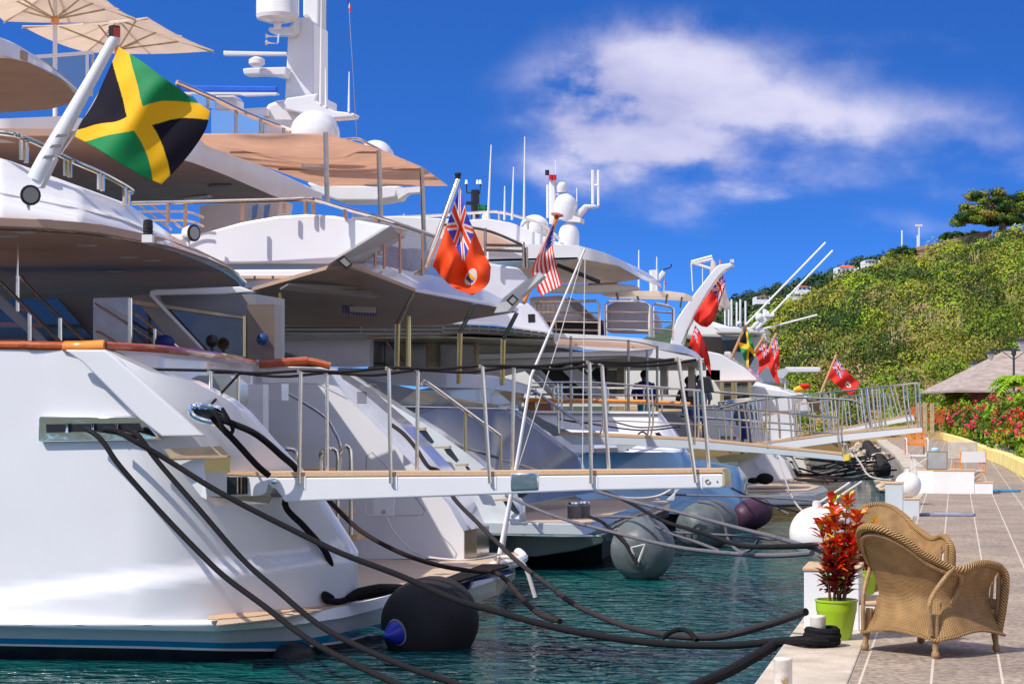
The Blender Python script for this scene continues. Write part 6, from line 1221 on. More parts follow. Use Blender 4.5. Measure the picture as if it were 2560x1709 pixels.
    for k, (rr, z) in enumerate(((.092, .035), (.095, .075), (.088, .11))): b.tube([bA + Vector((math.cos(a / 14 * 6.283) * rr * 1.15 + .03, math.sin(a / 14 * 6.283) * rr, z + .006 * math.sin(a))) for a in range(14)], .030, 8, closed=True)
    b.tube([bA + Vector((.05, -.1, .04)), bA + Vector((-.1, -.12, .05)), P(1960, 1604, 14.6), P(1925, 1612, 14.65)], .034, 8)
    tag(b.build('rope_coil', blackr), 'black covered rope wound round the bollard beside the lime pot', 'rope')
lines()
def fenders():
    def fender(px, py, d, r, ln, axis, m, label, cone=None, cat='fender'):
        c = P(px, py, d); ax = Vector(axis).normalized(); t = thing('fender', c - UP * r, label, cat, 'big round fenders between the yachts')
        prof = []; n = 14
        for i in range(n + 1):
            a = math.pi * i / n; prof.append((r * max(.0, math.sin(a)) ** .62, -ln / 2 * math.cos(a)))
        b = MB(); b.lathe(c, prof, ax, 40)
        o = b.v; cc = c
        out = []
        for v in b.v:
            q = Vector(v) - cc; h = q.dot(ax); rad = q - ax * h; an = math.atan2(rad.dot(ax.orthogonal()), rad.dot(ax.cross(ax.orthogonal()))); k = 1 + .012 * math.sin(an * 18) * (abs(h) / (ln / 2)) ** 3; out.append(tuple(cc + ax * h + rad * k))
        b.v = out; b.build('body', m, t, angle=180)
        e = c + ax * ln / 2
        b = MB(); b.lathe(e - ax * .03, [(r * .30, -.03), (r * .30, .02), (r * .2, .035)], ax, 20); b.build('end_ring', cone[1] if cone else m, t)
        if cone: b = MB(); b.lathe(e, [(r * .27, .0), (r * .22, .07), (r * .07, .15), (r * .04, .19)], ax, 20); b.build('end_cone', cone[0], t)
        else: b = MB(); b.tube([e + ax.orthogonal() * .04 + ax * .0, e + ax * .08, e - ax.orthogonal() * .04], .014, 6); b.build('eye', chrome, t)
        return e
    e = fender(1075, 1553, 23.0, .52, 1.05, (-.70, -.70, -.16), rubberb, 'large black covered fender with a blue end cone beside the nearest platform', (mat('cone_blue', (.02, .03, .36), .3), cvs))
    b = MB()
    for k in range(4): b.tube([e + Vector((-.1, -.05, 0)), e + Vector((-.3, .05, .05 - k * .03)), P(880 + 4 * k, 1580, 22.9)], .007, 5)
    tag(b.build('lashing', mat('lashing_teal', (.05, .36, .30), .6)), 'teal string lashing between the blue fender cone and the hull', 'rope')
    fender(1607, 1372, 32.4, .52, .95, (-.25, -.9, -.35), rubber, 'nearer of the two big grey rubber fenders, with a V shaped rope bridle')
    e = P(1593, 1412, 31.8); b = MB(); b.tube([e, P(1578, 1368, 31.75)], .018, 6); b.tube([e, P(1612, 1360, 31.75)], .018, 6); b.tube([P(1578, 1368, 31.75), P(1612, 1360, 31.75)], .014, 6); tag(b.build('rope_bridle', ropew), 'V shaped white rope bridle on the face of the nearer grey fender', 'rope')
    fender(1768, 1312, 40, .50, 1.3, (-.75, -.62, -.15), rubber, 'second big grey rubber fender, behind the nearer grey one')
    b = MB(); b.tube([P(1745, 1253, 39.2), P(1790, 1265, 39), P(1812, 1310, 39), P(1822, 1350, 39), P(1850, 1378, 38.6), P(1880, 1370, 38), P(1900, 1340, 37)], .03, 8); tag(b.build('mooring_line', ropeg), 'grey line looping over the second grey fender and hanging to the water', 'rope')
    fender(1880, 1284, 46, .36, 1.05, (-.75, -.62, -.2), purple, 'plum coloured fender right of the grey ones')
    # covered line on the platform
    b = MB(); b.tube([P(868, 1496, 22.9), P(900, 1484, 23), P(950, 1474, 23.2), P(1005, 1466, 23.8)], [.04, .075, .075, .03], 10); tag(b.build('chafe_cover', blackr), 'black padded cover over the line lying on the nearest platform', 'rope')
    # boarding pole with stays
    t = thing('boarding_pole', P(1246, 1400, 29.6), 'tall thin white pole with stay lines standing on the corner of the nearest platform', 'pole'); b = MB(); b.tube([P(1246, 1400, 29.6), P(1288, 1180, 29.6), P(1328, 940, 29.6), P(1462, 622, 29.6)], [.036, .026, .022, .014], 10, False); b.build('pole', whitm, t)
    for pts in ([(1463, 618), (1400, 840), (1290, 1185), (1258, 1385)], [(1463, 622), (1459, 900), (1456, 1180)]): b = MB(); b.tube([P(x, y, 29.6) for x, y in pts], .008, 5, False); b.build('stay', ropew, t)
    b = MB(); b.ball(P(1243, 1402, 29.6), .09, .7); b.build('foot', cvs, t)
fenders()
# ================================================================ YACHTS FURTHER ALONG
def maker(t):
    def poly(name, m, pts, d=None, off=None, **k):
        q = [P(p[0], p[1], p[2] if len(p) > 2 else d) for p in pts]; b = MB()
        b.prism(q, Q * off if isinstance(off, (int, float)) else (off if off is not None else Q * .3)); k.setdefault('smooth', False); return b.build(name, m, t, **k)
    def rl(name, pts, r=.022, m=steel, d=None, smooth=True): b = MB(); b.tube([P(p[0], p[1], p[2] if len(p) > 2 else d) for p in pts], r, 6, smooth); return b.build(name, m, t)
    return poly, rl
brownw = mat('window_brown', (.10, .065, .04), .15, coat=.8, noise=.4, nscale=1.5); lav = mat('gel_shade', (.66, .67, .74), .15, coat=.8, noise=.04, bump=.03, bscale=1.2)
def third():
    t = thing('yacht', P(1450, 1200, 47), 'third yacht, all white with rounded roofs, striped deck edge and stainless rail panels', 'yacht', 'yachts moored stern to the quay'); poly, rl = maker(t)
    poly('side_wall', lav, [(600, 845), (924, 848), (924, 915), (870, 918), (600, 905)], 44); poly('side_window', glass, [(690, 885), (716, 880), (800, 912), (845, 922), (690, 930)], 43.9, -.03)
    b = MB(); fsheet(b, [(600, 812), (1100, 808), (1240, 815), (1385, 836)], [(600, 851), (1090, 845), (1240, 842), (1385, 852)], lambda x, v: 43.3 + .5 * v, Q * .5, 40, 4); b.build('deck_edge', whitm, t)
    for k, y in enumerate((817, 827, 837)):
        if k == 2: rl('edge_groove', [(700, y), (1100, y - 2)], .012, steeld, 43.2)
        else: b = MB(); [b.prism([P(x, (y if x < 1110 else y - 3 + (max(0, x - 1180) / 200) ** 1.6 * 20), 43.2), P(min(x + w, 1378), (y if x < 1110 else y - 3 + (max(0, x + w - 1180) / 200) ** 1.6 * 20), 43.2), P(min(x + w, 1378), (y + 3 if x < 1110 else y + (max(0, x + w - 1180) / 200) ** 1.6 * 20), 43.2), P(x, (y + 3 if x < 1110 else y + (max(0, x - 1180) / 200) ** 1.6 * 20), 43.2)], Q * -.01) for x, w in [(700, 200), (905, 200), (1110, 40), (1155, 18), (1178, 18), (1201, 18), (1224, 18), (1247, 18), (1270, 16), (1291, 16), (1312, 14), (1331, 14), (1350, 12)]]; b.build('edge_slot', black, t, smooth=False)
    poly('edge_soffit', interw, [(924, 846, 43.6), (1090, 843, 43.6), (1180, 838, 43.6), (1385, 852, 43.6), (1392, 868, 47), (1180, 862, 47), (924, 858, 47)], off=UP * .03)
    poly('saloon_front', interw, [(920, 850), (1190, 850), (1190, 935), (920, 925)], 46)
    for x0, x1 in ((922, 962), (965, 998), (1028, 1066), (1102, 1142), (1150, 1186)): poly('saloon_window', brownw, [(x0, 856), (x1, 856), (x1, 925), (x0, 922)], 45.9, -.04)
    for pts in ([(962, 848), (1012, 905)], [(922, 908), (960, 910)]): rl('window_bar', pts, .03, steeld, 45.6)
    poly('side_shell_white', whitm, [(1185, 862), (1390, 868), (1480, 880), (1560, 876), (1560, 892), (1400, 905), (1185, 955)], 47)
    poly('low_fairing', lav, [(1119, 809), (1203, 780), (1233, 771), (1263, 759), (1318, 756), (1347, 784), (1384, 837), (1300, 823), (1233, 811)], 44.5, bevel=.05); poly('tall_fairing', lav, [(1180, 640), (1228, 658), (1295, 669), (1322, 700), (1250, 758), (1186, 742), (1120, 735)], 45.5, bevel=.05); poly('fairing_lamp', black, [(1322, 786), (1338, 785), (1339, 806), (1323, 807)], 44.2, -.1)
    # rounded roofs
    def roof(name, up, lo, dn, wid, so=None):
        b = MB(); fsheet(b, up, lo, lambda x, v: dn(x), Q * wid, 60, 6); return b.build(name, white, t, bevel=.04)
    roof('top_roof', [(850, 548), (1000, 540), (1171, 550), (1218, 546), (1279, 557), (1350, 586), (1407, 611), (1440, 625)], [(850, 640), (1171, 655), (1221, 655), (1440, 640)], lambda x: 46.5, 3.0)
    roof('main_roof', [(1221, 600), (1314, 610), (1443, 613), (1511, 631), (1564, 657), (1595, 682), (1603, 694)], [(1221, 656), (1457, 648), (1546, 664), (1603, 697)], lambda x: 45.8 + max(0, (x - 1450) / 150) ** 2 * 2.2, 3.5)
    b = MB(); fsheet(b, [(1150, 655), (1457, 648), (1546, 664), (1603, 696)], [(1150, 712), (1404, 708), (1543, 707), (1603, 697)], lambda x, v: 45.8 + max(0, (x - 1450) / 150) ** 2 * 2.2 + v * 6 * (1 - max(0, (x - 1500) / 103) ** 2), UP * .05, 40, 8); b.build('roof_soffit', mat('soffit_cream', (.74, .62, .51), .45, spec=.2, noise=.06, bump=.1, bscale=1.5), t, angle=60)
    rl('roof_strut', [(1392, 662), (1500, 705)], .05, black, 46); rl('roof_line', [(1470, 711), (1535, 708), (1545, 703)], .03, steeld, 47)
    poly('second_lip', cream, [(1340, 712), (1543, 709), (1590, 714), (1600, 724), (1500, 733), (1340, 730)], 49, bevel=.03)
    for pts in ([(880, 545), (1060, 540), (1218, 530), (1250, 531), (1285, 538), (1350, 560), (1380, 580), (1398, 598)],): rl('roof_rail', pts, .035, steel, 47.2)
    for x, y0, y1 in ((1010, 535, 552), (1040, 538, 552), (1185, 532, 550), (1248, 531, 557), (1319, 545, 572), (1358, 561, 582), (1385, 583, 600)): rl('rail_post', [(x, y0), (x, y1)], .03, steel, 47.2)
    for pts in ([(1100, 560), (1213, 575), (1306, 612)], [(1213, 570), (1213, 640)], [(1213, 612), (1306, 614)], [(1213, 625), (1306, 628)], [(1308, 605), (1310, 668)], [(1316, 618), (1318, 670)]): rl('awning_frame', pts, .035, steeld, 45.2)
    poly('side_canopy', awn, [(1105, 562), (1210, 577), (1300, 614), (1230, 622), (1120, 612)], 45.6, Q * .05)
    # aft upper deck: tender, rails
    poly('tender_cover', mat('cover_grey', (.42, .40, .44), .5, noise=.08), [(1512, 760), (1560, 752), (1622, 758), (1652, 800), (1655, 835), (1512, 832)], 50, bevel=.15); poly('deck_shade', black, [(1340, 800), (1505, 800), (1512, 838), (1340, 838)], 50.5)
    poly('tender_hull', lav, [(1320, 742), (1400, 738), (1450, 762), (1500, 800), (1380, 802), (1320, 790)], 50, bevel=.1); poly('tender_screen', brownw, [(1420, 742), (1446, 752), (1490, 800), (1470, 798), (1430, 768)], 49.9, -.03)
    poly('awning_aft', cvs, [(1505, 727), (1672, 727), (1713, 733), (1710, 745), (1640, 741), (1505, 737)], 51, Q * 1.5)
    for x, y0, y1 in ((1540, 725, 755), (1593, 740, 757), (1668, 735, 765), (1705, 742, 770)): rl('awning_post', [(x, y0), (x + (6 if x < 1600 else -4), y1)], .03, steeld, 51)
    for fr in ([(1340, 838), (1340, 762), (1348, 755), (1490, 752), (1498, 760), (1498, 838)], [(1514, 838), (1514, 762), (1522, 754), (1580, 752), (1612, 757), (1623, 764), (1623, 842)], [(1632, 843), (1632, 765), (1640, 760), (1668, 764), (1683, 772), (1683, 850)]):
        rl('rail_frame', fr, .035, steel, 47, False)
        for f in (.27, .55, .80):
            a, b_ = fr[0], fr[-1]; rl('rail_bar', [(a[0], lerp(757, 838, f)), (b_[0], lerp(760, 842, f))], .022, steel, 47)
    for x in (1338, 1352, 1364, 1376, 1388): rl('ladder_bar', [(x, 755), (x + 2, 832)], .02, post, 47)
    b = MB(); fsheet(b, [(1384, 832), (1500, 838), (1600, 846), (1700, 862), (1745, 884), (1768, 903)], [(1384, 868), (1500, 876), (1560, 878), (1640, 872), (1720, 884), (1768, 906)], lambda x, v: 46.5 + max(0, (x - 1600) / 168) ** 2 * 2.5, Q * .6, 50, 6); b.build('deck_lip', white, t, bevel=.03)
    poly('lower_lip', white, [(1180, 886), (1400, 880), (1560, 876), (1640, 873), (1765, 899), (1765, 905), (1560, 888), (1180, 898)], 46.6)
    poly('aft_soffit', ceil, [(1180, 898, 46.8), (1560, 888, 46.8), (1765, 905, 48), (1765, 926, 54), (1400, 926, 54), (1180, 915, 54)], off=UP * .03)
    poly('side_awning', awn, [(1330, 844), (1427, 848), (1571, 856), (1645, 867), (1600, 872), (1480, 866), (1330, 856)], 45.6, Q * .05)
    for x, y0, y1 in ((1427, 840, 1040), (1571, 849, 1045), (1643, 864, 1042), (1618, 873, 1040)): rl('awning_pole', [(x, y0), (x, y1)], .03, steeld, 45.5)
    rl('awning_rope', [(1340, 843), (1427, 846), (1571, 852), (1643, 867)], .014, steeld, 45.4)
    # aft main deck
    poly('saloon_back', cream, [(1185, 905), (1800, 925), (1800, 1015), (1185, 1015)], 56); poly('dark_side', mat('dark_brown', (.035, .028, .022), .4), [(1330, 905), (1440, 908), (1545, 1000), (1420, 1008), (1330, 925)], 49.5); poly('diagonal_fairing', lav, [(1425, 910), (1470, 940), (1545, 1000), (1500, 1010), (1440, 960), (1400, 920)], 49)
    poly('doorway', black, [(1455, 945), (1490, 920), (1516, 920), (1516, 985), (1480, 980)], 52); poly('door_window', brownw, [(1516, 925), (1542, 925), (1542, 985), (1516, 985)], 52); poly('door_frame', interw, [(1542, 920), (1560, 920), (1560, 990), (1542, 990)], 52)
    for x in (1650, 1720): poly('pillar', mat('pillar_grey', (.28, .24, .22), .2, metal=.5), [(x, 880), (x + 17, 880), (x + 17, 990), (x, 990)], 51)
    for dx in (0, 22): rl('ladder_rail', [(1288 + dx, 893), (1400 + dx, 1004)], .07, lav, 47.5)
    for k in range(5): rl('ladder_tread', [(1306 + k * 22, 912 + k * 22), (1328 + k * 22, 910 + k * 22)], .04, lav, 47.5)
    rl('cap_rail', [(1305, 1000), (1530, 1003), (1640, 1006), (1725, 1011)], .06, varno, 46); poly('varnished_locker', varn, [(1310, 1003), (1374, 1003), (1379, 1026), (1312, 1026)], 46.3)
    for y in (985, 967): rl('deck_rail', [(1320, y), (1700, y + 4)], .025, steel, 46)
    for x in range(1340, 1700, 45): rl('rail_post', [(x, 967), (x, 1028)], .022, steel, 46)
    b = MB(); fsheet(b, [(1290, 1028), (1645, 1030), (1665, 1055), (1700, 1100)], [(1290, 1060), (1400, 1130), (1690, 1130), (1700, 1130)], lambda x, v: 45 - 1.2 * v, Q * .4, 30, 8); b.build('stern_shell', white, t)
    poly('stern_ledge', whitm, [(1335, 1026), (1646, 1028), (1646, 1034), (1335, 1032)], 44.8, .3); poly('fairlead', black, [(1636, 1082), (1648, 1080), (1655, 1088), (1645, 1091)], 43.9, -.03)
    rl('hose_loop', [(1594, 1088), (1600, 1081), (1610, 1080), (1618, 1088)], .02, black, 43.8); rl('slack_rope', [(1400, 1045), (1440, 1055), (1520, 1052), (1600, 1068), (1700, 1060)], .02, steeld, 43.6); rl('slack_rope', [(1398, 1048), (1470, 1058), (1600, 1075), (1700, 1066)], .018, black, 43.5)
    # blue painted lower stern
    b = MB(); fsheet(b, [(1440, 1140), (1500, 1118), (1700, 1116), (1722, 1150), (1840, 1168), (1858, 1200)], [(1440, 1240), (1500, 1270), (1700, 1285), (1858, 1292)], lambda x, v: lerp(43.8, 47.5, (x - 1440) / 418) - .5 * v, Q * 1.0, 40, 8); b.build('blue_hull', hullblue, t)
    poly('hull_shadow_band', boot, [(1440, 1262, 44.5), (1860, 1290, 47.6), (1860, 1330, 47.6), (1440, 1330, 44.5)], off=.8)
    # aerial farm on the roof
    def mast(name, x, y0, y1, r, m=whitm, d=47.5): rl(name, [(x, y1), (x, y0)], r, m, d)
    mast('roof_mast', 1381, 440, 560, .075); rl('mast_rung', [(1370, 487), (1400, 486)], .02, whitm, 47.5); mast('roof_mast', 1369, 462, 545, .03)
    for x, y, m in ((1368, 438, black), (1377, 450, redl), (1386, 450, redl)): b = MB(); b.lathe(P(x, y, 47.4), [(.05, 0), (.05, .12)], seg=10); b.build('signal_lamp', m, t)
    for x, y, r, s in ((1413, 512, .27, 1.0), (1404, 463, .13, .6), (1422, 590, .25, 1.3), (1336, 565, .34, .8), (1215, 541, .10, .7)):
        b = MB(); c = P(x, y, 47.5); b.lathe(c - UP * r * s, [(r * .8, -.1), (r, .1 * r), (r, r * s)] + [(r * math.cos(a), r * s + r * s * math.sin(a)) for a in (.3, .6, .9, 1.2, 1.5)], seg=24); b.build('dome', white, t, angle=50)
    poly('mast_arm', white, [(1395, 600), (1420, 545), (1440, 530), (1460, 510), (1492, 512), (1490, 518), (1465, 520), (1445, 545), (1425, 560), (1408, 604)], 47.4, .3, bevel=.03); poly('mast_shelf', white, [(1395, 545), (1415, 532), (1452, 545), (1450, 556), (1410, 552)], 47.3, .5)
    mast('aerial', 1482, 425, 510, .035); mast('aerial', 1496, 425, 514, .03); rl('aerial_bridge', [(1481, 463), (1497, 464)], .03, whitm, 47.5); mast('aerial', 1442, 470, 530, .012); mast('aerial', 1389, 400, 540, .01)
    return t
third()
def black_mast():
    t = thing('signal_mast', P(1188, 548, 48), 'small black mast with wind sensors and a green sign on the third yacht roof', 'mast'); poly, rl = maker(t)
    rl('pole', [(1188, 545), (1188, 475)], .10, black, 48); rl('cross_arm', [(1166, 455), (1167, 482), (1200, 483), (1201, 458)], .02, black, 48, False); rl('bracket', [(1165, 508), (1188, 508)], .05, black, 48, False)
    for x in (1166, 1194, 1201): b = MB(); b.lathe(P(x, 460, 48), [(.04, 0), (.025, .1)], seg=8); b.build('sensor', whitm, t)
    poly('sign', fgr, [(1195, 511), (1220, 513), (1218, 528), (1195, 527)], 47.9, .03)
    b = MB(); [b.lathe(P(x, y, 47.86), [(.03, 0), (.03, .01)], (0, -1, 0), 8) for x, y in ((1199, 515), (1216, 516), (1199, 523), (1215, 524))]; b.build('sign_dots', black, t)
black_mast()
def gangways():
    def gw(label, u, face, tread, rails, posts, m, w=.6, tip=None, extra=None, r=.022):
        t = thing('gangway', PS(face[0][0], face[0][1], u), label, 'gangway', 'gangways lowered towards the quay')
        b = MB(); b.prism([PS(x, y, u) for x, y in face], Q * w); b.build('beam', m, t, bevel=.01, smooth=False)
        b = MB(); b.prism([PS(x, y, u - .01) for x, y in tread], Q * w); b.build('teak_tread', teak, t, smooth=False)
        for off in (0, w):
            for k, pts in enumerate(rails): b = MB(); b.tube([PS(x + off * 22 * (k < 0), y, u + off) for x, y in pts], r if k == 0 else r * .6, 6); b.build('handrail', steel, t)
            for pts in posts: b = MB(); b.tube([PS(x + off * 16, y - off * 2, u + off) for x, y in pts], r, 6); b.build('stanchion', steel, t)
        if tip: b = MB(); b.prism([PS(x, y, u - .02) for x, y in tip], Q * (w + .04)); b.build('tip', mat('tip_yellow', (.75, .62, .06), .5), t, smooth=False)
        return t
    t = gw('grey sectioned gangway with a yellow tip behind the long white gangway', 40.0, [(1395, 1084), (1480, 1085), (1600, 1091), (1735, 1099), (1920, 1115), (2110, 1137), (2110, 1152), (1920, 1134), (1740, 1122), (1560, 1112), (1430, 1110)],
       [(1395, 1080), (1480, 1081), (1735, 1094), (2110, 1132), (2110, 1137), (1735, 1099), (1395, 1085)],
       [[(1330, 957), (1480, 956), (1640, 967), (1760, 977), (1930, 990), (2100, 998), (2140, 1004), (2152, 1012)], [(1340, 1007), (1700, 1012), (2095, 1043)], [(1440, 1048), (1700, 1058), (2095, 1083)]],
       [[(1735, 977), (1738, 1060), (1735, 1108)], [(1918, 990), (1915, 1070), (1918, 1118)], [(2098, 1000), (2096, 1095), (2107, 1115), (2108, 1140)], [(1505, 960), (1508, 1050), (1500, 1085)], [(1395, 958), (1396, 1050), (1398, 1084)], [(1620, 966), (1624, 1050), (1618, 1092)]], palegrey, .55, [(2108, 1136), (2123, 1136), (2122, 1150), (2108, 1152)])
    poly, rl = maker(t); rl('ram', [(1485, 1122), (1545, 1120)], .09, chrome, 42); rl('ram_rod', [(1545, 1120), (1572, 1122)], .04, steeld, 42); poly('ram_bracket', palegrey, [(1540, 1108), (1600, 1110), (1560, 1126), (1545, 1126)], 41.8, .1); poly('section_end', hullgrey, [(1736, 1100), (1752, 1100), (1752, 1122), (1736, 1122)], 41.2, -.03); poly('section_end', hullgrey, [(1919, 1116), (1930, 1117), (1930, 1134), (1919, 1133)], 41.0, -.03)
    gw('white gangway sloping up to the right behind the grey one', 49.0, [(1870, 1112), (1980, 1098), (2095, 1083), (2300, 1065), (2306, 1072), (2306, 1080), (2110, 1103), (1960, 1124), (1900, 1120)], [(1870, 1108), (2095, 1079), (2300, 1061), (2300, 1066), (2095, 1085), (1870, 1114)],
       [[(1800, 1022), (1860, 1005), (1960, 992), (2073, 981), (2200, 967), (2290, 957), (2296, 962)]], [[(1971, 992), (1980, 1098)], [(1986, 990), (1994, 1095)], [(2049, 983), (2063, 1084)], [(2065, 983), (2080, 1082)], [(2076, 982), (2086, 1082)], [(2153, 973), (2167, 1076)], [(2168, 972), (2181, 1075)], [(2180, 970), (2190, 1074)], [(2197, 968), (2205, 1073)], [(2257, 962), (2262, 1015), (2272, 1067)], [(2287, 959), (2294, 1066)], [(1870, 1004), (1885, 1108)], [(1890, 1002), (1902, 1106)]], white)
    gw('farthest white gangway rising above the second white one', 60.0, [(1960, 1098), (2090, 1072), (2180, 1055), (2283, 1036), (2287, 1050), (2180, 1069), (2090, 1084), (1980, 1106)], [(1960, 1096), (2180, 1053), (2283, 1034), (2283, 1037), (2180, 1057), (1960, 1100)],
       [[(1930, 1018), (2060, 1002), (2170, 985), (2225, 985)]], [[(2110, 995), (2118, 1068)], [(2140, 990), (2148, 1062)], [(2225, 965), (2245, 1040)], [(2020, 1005), (2028, 1086)], [(2212, 985), (2224, 1046)]], white)
    # rows of stanchions on the sterns between the gangways
    t = thing('stern_railing', P(1800, 1100, 50), 'tangle of stainless stern railings on the sterns behind the grey gangway', 'railing'); poly, rl = maker(t)
    for x0, y0, x1, y1 in ((1785, 1010, 1800, 1105), (1806, 1012, 1816, 1106), (1845, 1008, 1850, 1108), (1858, 1008, 1872, 1110), (1866, 1010, 1882, 1110), (1882, 1005, 1890, 1108), (1940, 990, 1950, 1095), (1898, 1020, 1900, 1100), (1828, 1015, 1828, 1105)): rl('stanchion', [(x0, y0), ((x0 + x1) / 2 + 2, (y0 + y1) / 2), (x1, y1)], .028, steel, 50)
    for pts in ([(1620, 1012), (1790, 1014), (1800, 1005), (1880, 996), (1900, 1002)], [(1795, 1022), (1805, 1010), (1850, 1003), (1960, 994)], [(1640, 1017), (1900, 1028), (2080, 1045)], [(1700, 1040), (1990, 1060)]): rl('top_rail', pts, .03, steel, 50)
gangways()
def farther():
    Y = 'yachts moored stern to the quay'
    # fourth
    t = thing('yacht', P(1760, 1200, 54), 'fourth yacht, white stern and oval platform just behind the grey gangway tip', 'yacht', Y); poly, rl = maker(t)
    poly('stern_shell', lav, [(1645, 1028), (1700, 1028), (1738, 1060), (1770, 1112), (1690, 1120), (1650, 1060)], 52); poly('stern_panel', mat('shell_grey', (.42, .40, .43), .2, coat=.6), [(1650, 1034), (1690, 1034), (1720, 1060), (1722, 1100), (1690, 1100)], 51.9, -.04)
    poly('aft_deck_roof', white, [(1762, 876), (1800, 884), (1860, 918), (1892, 946), (1892, 952), (1790, 954), (1762, 948)], 56, 2, bevel=.08); poly('roof_soffit', ceil, [(1785, 953, 55.6), (1892, 951, 55.6), (1882, 964, 60), (1800, 968, 60)], off=UP * .03); poly('side_house', white, [(1780, 968), (1890, 965), (1960, 975), (2000, 988), (1980, 1030), (1780, 1030)], 57, 2, bevel=.05); poly('side_window', brownw, [(1800, 990), (1880, 988), (1875, 1004), (1800, 1006)], 56.9, -.03)
    for x in (1805, 1832, 1838, 1874): rl('pillar', [(x, 955), (x, 1010)], .05, brass, 55.5)
    poly('stern_gate', cream, [(1745, 1022), (1800, 1024), (1850, 1112), (1790, 1115), (1760, 1070)], 53); poly('vent_box', mat('slat_brown', (.20, .17, .14), .5), [(1800, 1089), (1842, 1090), (1840, 1098), (1800, 1097)], 52.8, -.05)
    poly('stern_quarter', lav, [(1800, 1026), (1850, 1030), (1880, 1050), (1935, 1118), (1860, 1118)], 54, .4); poly('lower_stern', white, [(1842, 1136), (1930, 1118), (1962, 1150), (1985, 1200), (1850, 1208), (1845, 1170)], 53, 1.2, bevel=.05)
    poly('underbody', mat('khaki_under', (.40, .35, .16), .4), [(1788, 1142), (1820, 1136), (1905, 1130), (1860, 1152), (1800, 1156)], 52.8, .6); poly('stern_hatch', palegrey, [(1886, 1150), (1912, 1143), (1926, 1162), (1900, 1174)], 52.8, -.05)
    b = MB(); b.prism([PZ(x, y, .62) for x, y in [(1850, 1216), (1940, 1202), (2015, 1204), (2062, 1214), (2072, 1224), (2040, 1236), (1850, 1238)]], UP * -.25); b.build('platform', white, t, bevel=.04, smooth=False); b = MB(); b.prism([PZ(x, y, .63) for x, y in [(1856, 1218), (1940, 1205), (2010, 1207), (2050, 1216), (2020, 1226), (1856, 1230)]], UP * .01); b.build('teak_deck', tdeck, t, smooth=False); poly('lower_hull', hullgreen, [(1850, 1236), (2040, 1238), (2060, 1232), (2030, 1262), (1850, 1275)], 51.8, 1.5)
    # fifth and others
    t = thing('yacht', P(1990, 1200, 64), 'fifth yacht with a beige stern and round teak platform under the white gangways', 'yacht', Y); poly, rl = maker(t)
    poly('stern_shell', cream, [(1935, 1116), (1990, 1110), (2012, 1145), (2020, 1184), (1960, 1186)], 63, 1.5, bevel=.05); b = MB(); b.prism([PZ(x, y, .65) for x, y in [(1975, 1192), (2000, 1180), (2100, 1178), (2085, 1186), (2085, 1192), (2000, 1196)]], UP * -.2); b.build('platform', teak, t, smooth=False); poly('platform_face', mat('face_brown', (.20, .12, .07), .15, coat=1, noise=.6), [(1990, 1193), (2078, 1190), (2076, 1212), (1992, 1205)], 62, .8)
    poly('topsides', white, [(1905, 1040), (1975, 1030), (1990, 1060), (1985, 1108), (1935, 1116)], 64, 1.5); poly('deck_house', white, [(1870, 950), (1950, 968), (2010, 985), (2045, 1015), (2030, 1032), (1900, 1040)], 66, 3, bevel=.1); poly('house_window', brownw, [(2014, 996), (2050, 1003), (2048, 1030), (2030, 1028)], 65.8, -.03)
    # flybridge cruiser with hardtop and outriggers
    t = thing('yacht', P(1850, 1000, 72), 'sport fishing yacht with hardtop, radar arch and long outriggers, behind the flags', 'yacht', Y); poly, rl = maker(t)
    poly('upper_house', cream, [(1690, 795), (1730, 790), (1765, 800), (1790, 806), (1850, 825), (1850, 842), (1700, 842)], 74, 3, bevel=.1); poly('hardtop', white, [(1780, 815), (1900, 818), (1915, 826), (1912, 832), (1800, 832)], 70, 2.2, bevel=.05); poly('hardtop_soffit', interw, [(1790, 832, 70), (1912, 832, 70), (1900, 838, 73), (1800, 838, 73)], off=UP * .03)
    poly('bridge_house', mat('house_dark', (.05, .04, .035), .4), [(1740, 840), (1812, 842), (1810, 888), (1762, 890), (1740, 870)], 73); poly('windscreen', glass, [(1805, 850), (1850, 848), (1880, 868), (1878, 880), (1806, 878)], 72, -.05); poly('foredeck', white, [(1720, 880), (1800, 876), (1880, 878), (1940, 930), (1960, 960), (1720, 960)], 73, 3, bevel=.1)
    poly('flybridge', white, [(1800, 838), (1915, 840), (1918, 850), (1880, 870), (1806, 850)], 72.5, 2, bevel=.05)
    for a, b_ in (((1864, 812), (2064, 606)), ((1922, 792), (2082, 626)), ((1908, 822), (2043, 787))): rl('outrigger', [a, b_], .034, whitm, 70)
    for a, b_ in (((1880, 820), (1922, 780)), ((1890, 822), (1930, 786)), ((1885, 812), (1935, 785)), ((1898, 818), (1915, 775)), ((1911, 772), (1911, 790))): rl('radar_arch', [a, b_], .06, whitm, 70)
    b = MB(); b.ball(P(1898, 793, 70), .14, 1.1, 14, 8); b.build('radar_dome', white, t); b = MB(); b.ball(P(1848, 808, 70), .10, .8, 14, 8); b.build('radar_dome', white, t); poly('radar_bar', white, [(1912, 784), (1936, 785), (1934, 791), (1912, 791)], 69.8, .4)
    # small things: distant mast, crane frame, folded parasol, thin masts
    t = thing('signal_mast', P(1635, 745, 70), 'distant white mast with a slanting arm, instruments and a tiny pennant', 'mast'); poly, rl = maker(t)
    rl('pole', [(1635, 745), (1635, 700), (1634, 675)], .16, whitm, 70); rl('slant_arm', [(1640, 705), (1660, 680)], .09, whitm, 70); rl('sensor_arm', [(1658, 674), (1676, 668), (1678, 660)], .025, black, 70); rl('halyard', [(1661, 682), (1660, 728)], .012, whitm, 70); poly('pennant', red, [(1660, 703), (1667, 706), (1664, 712), (1659, 711)], 70, .02)
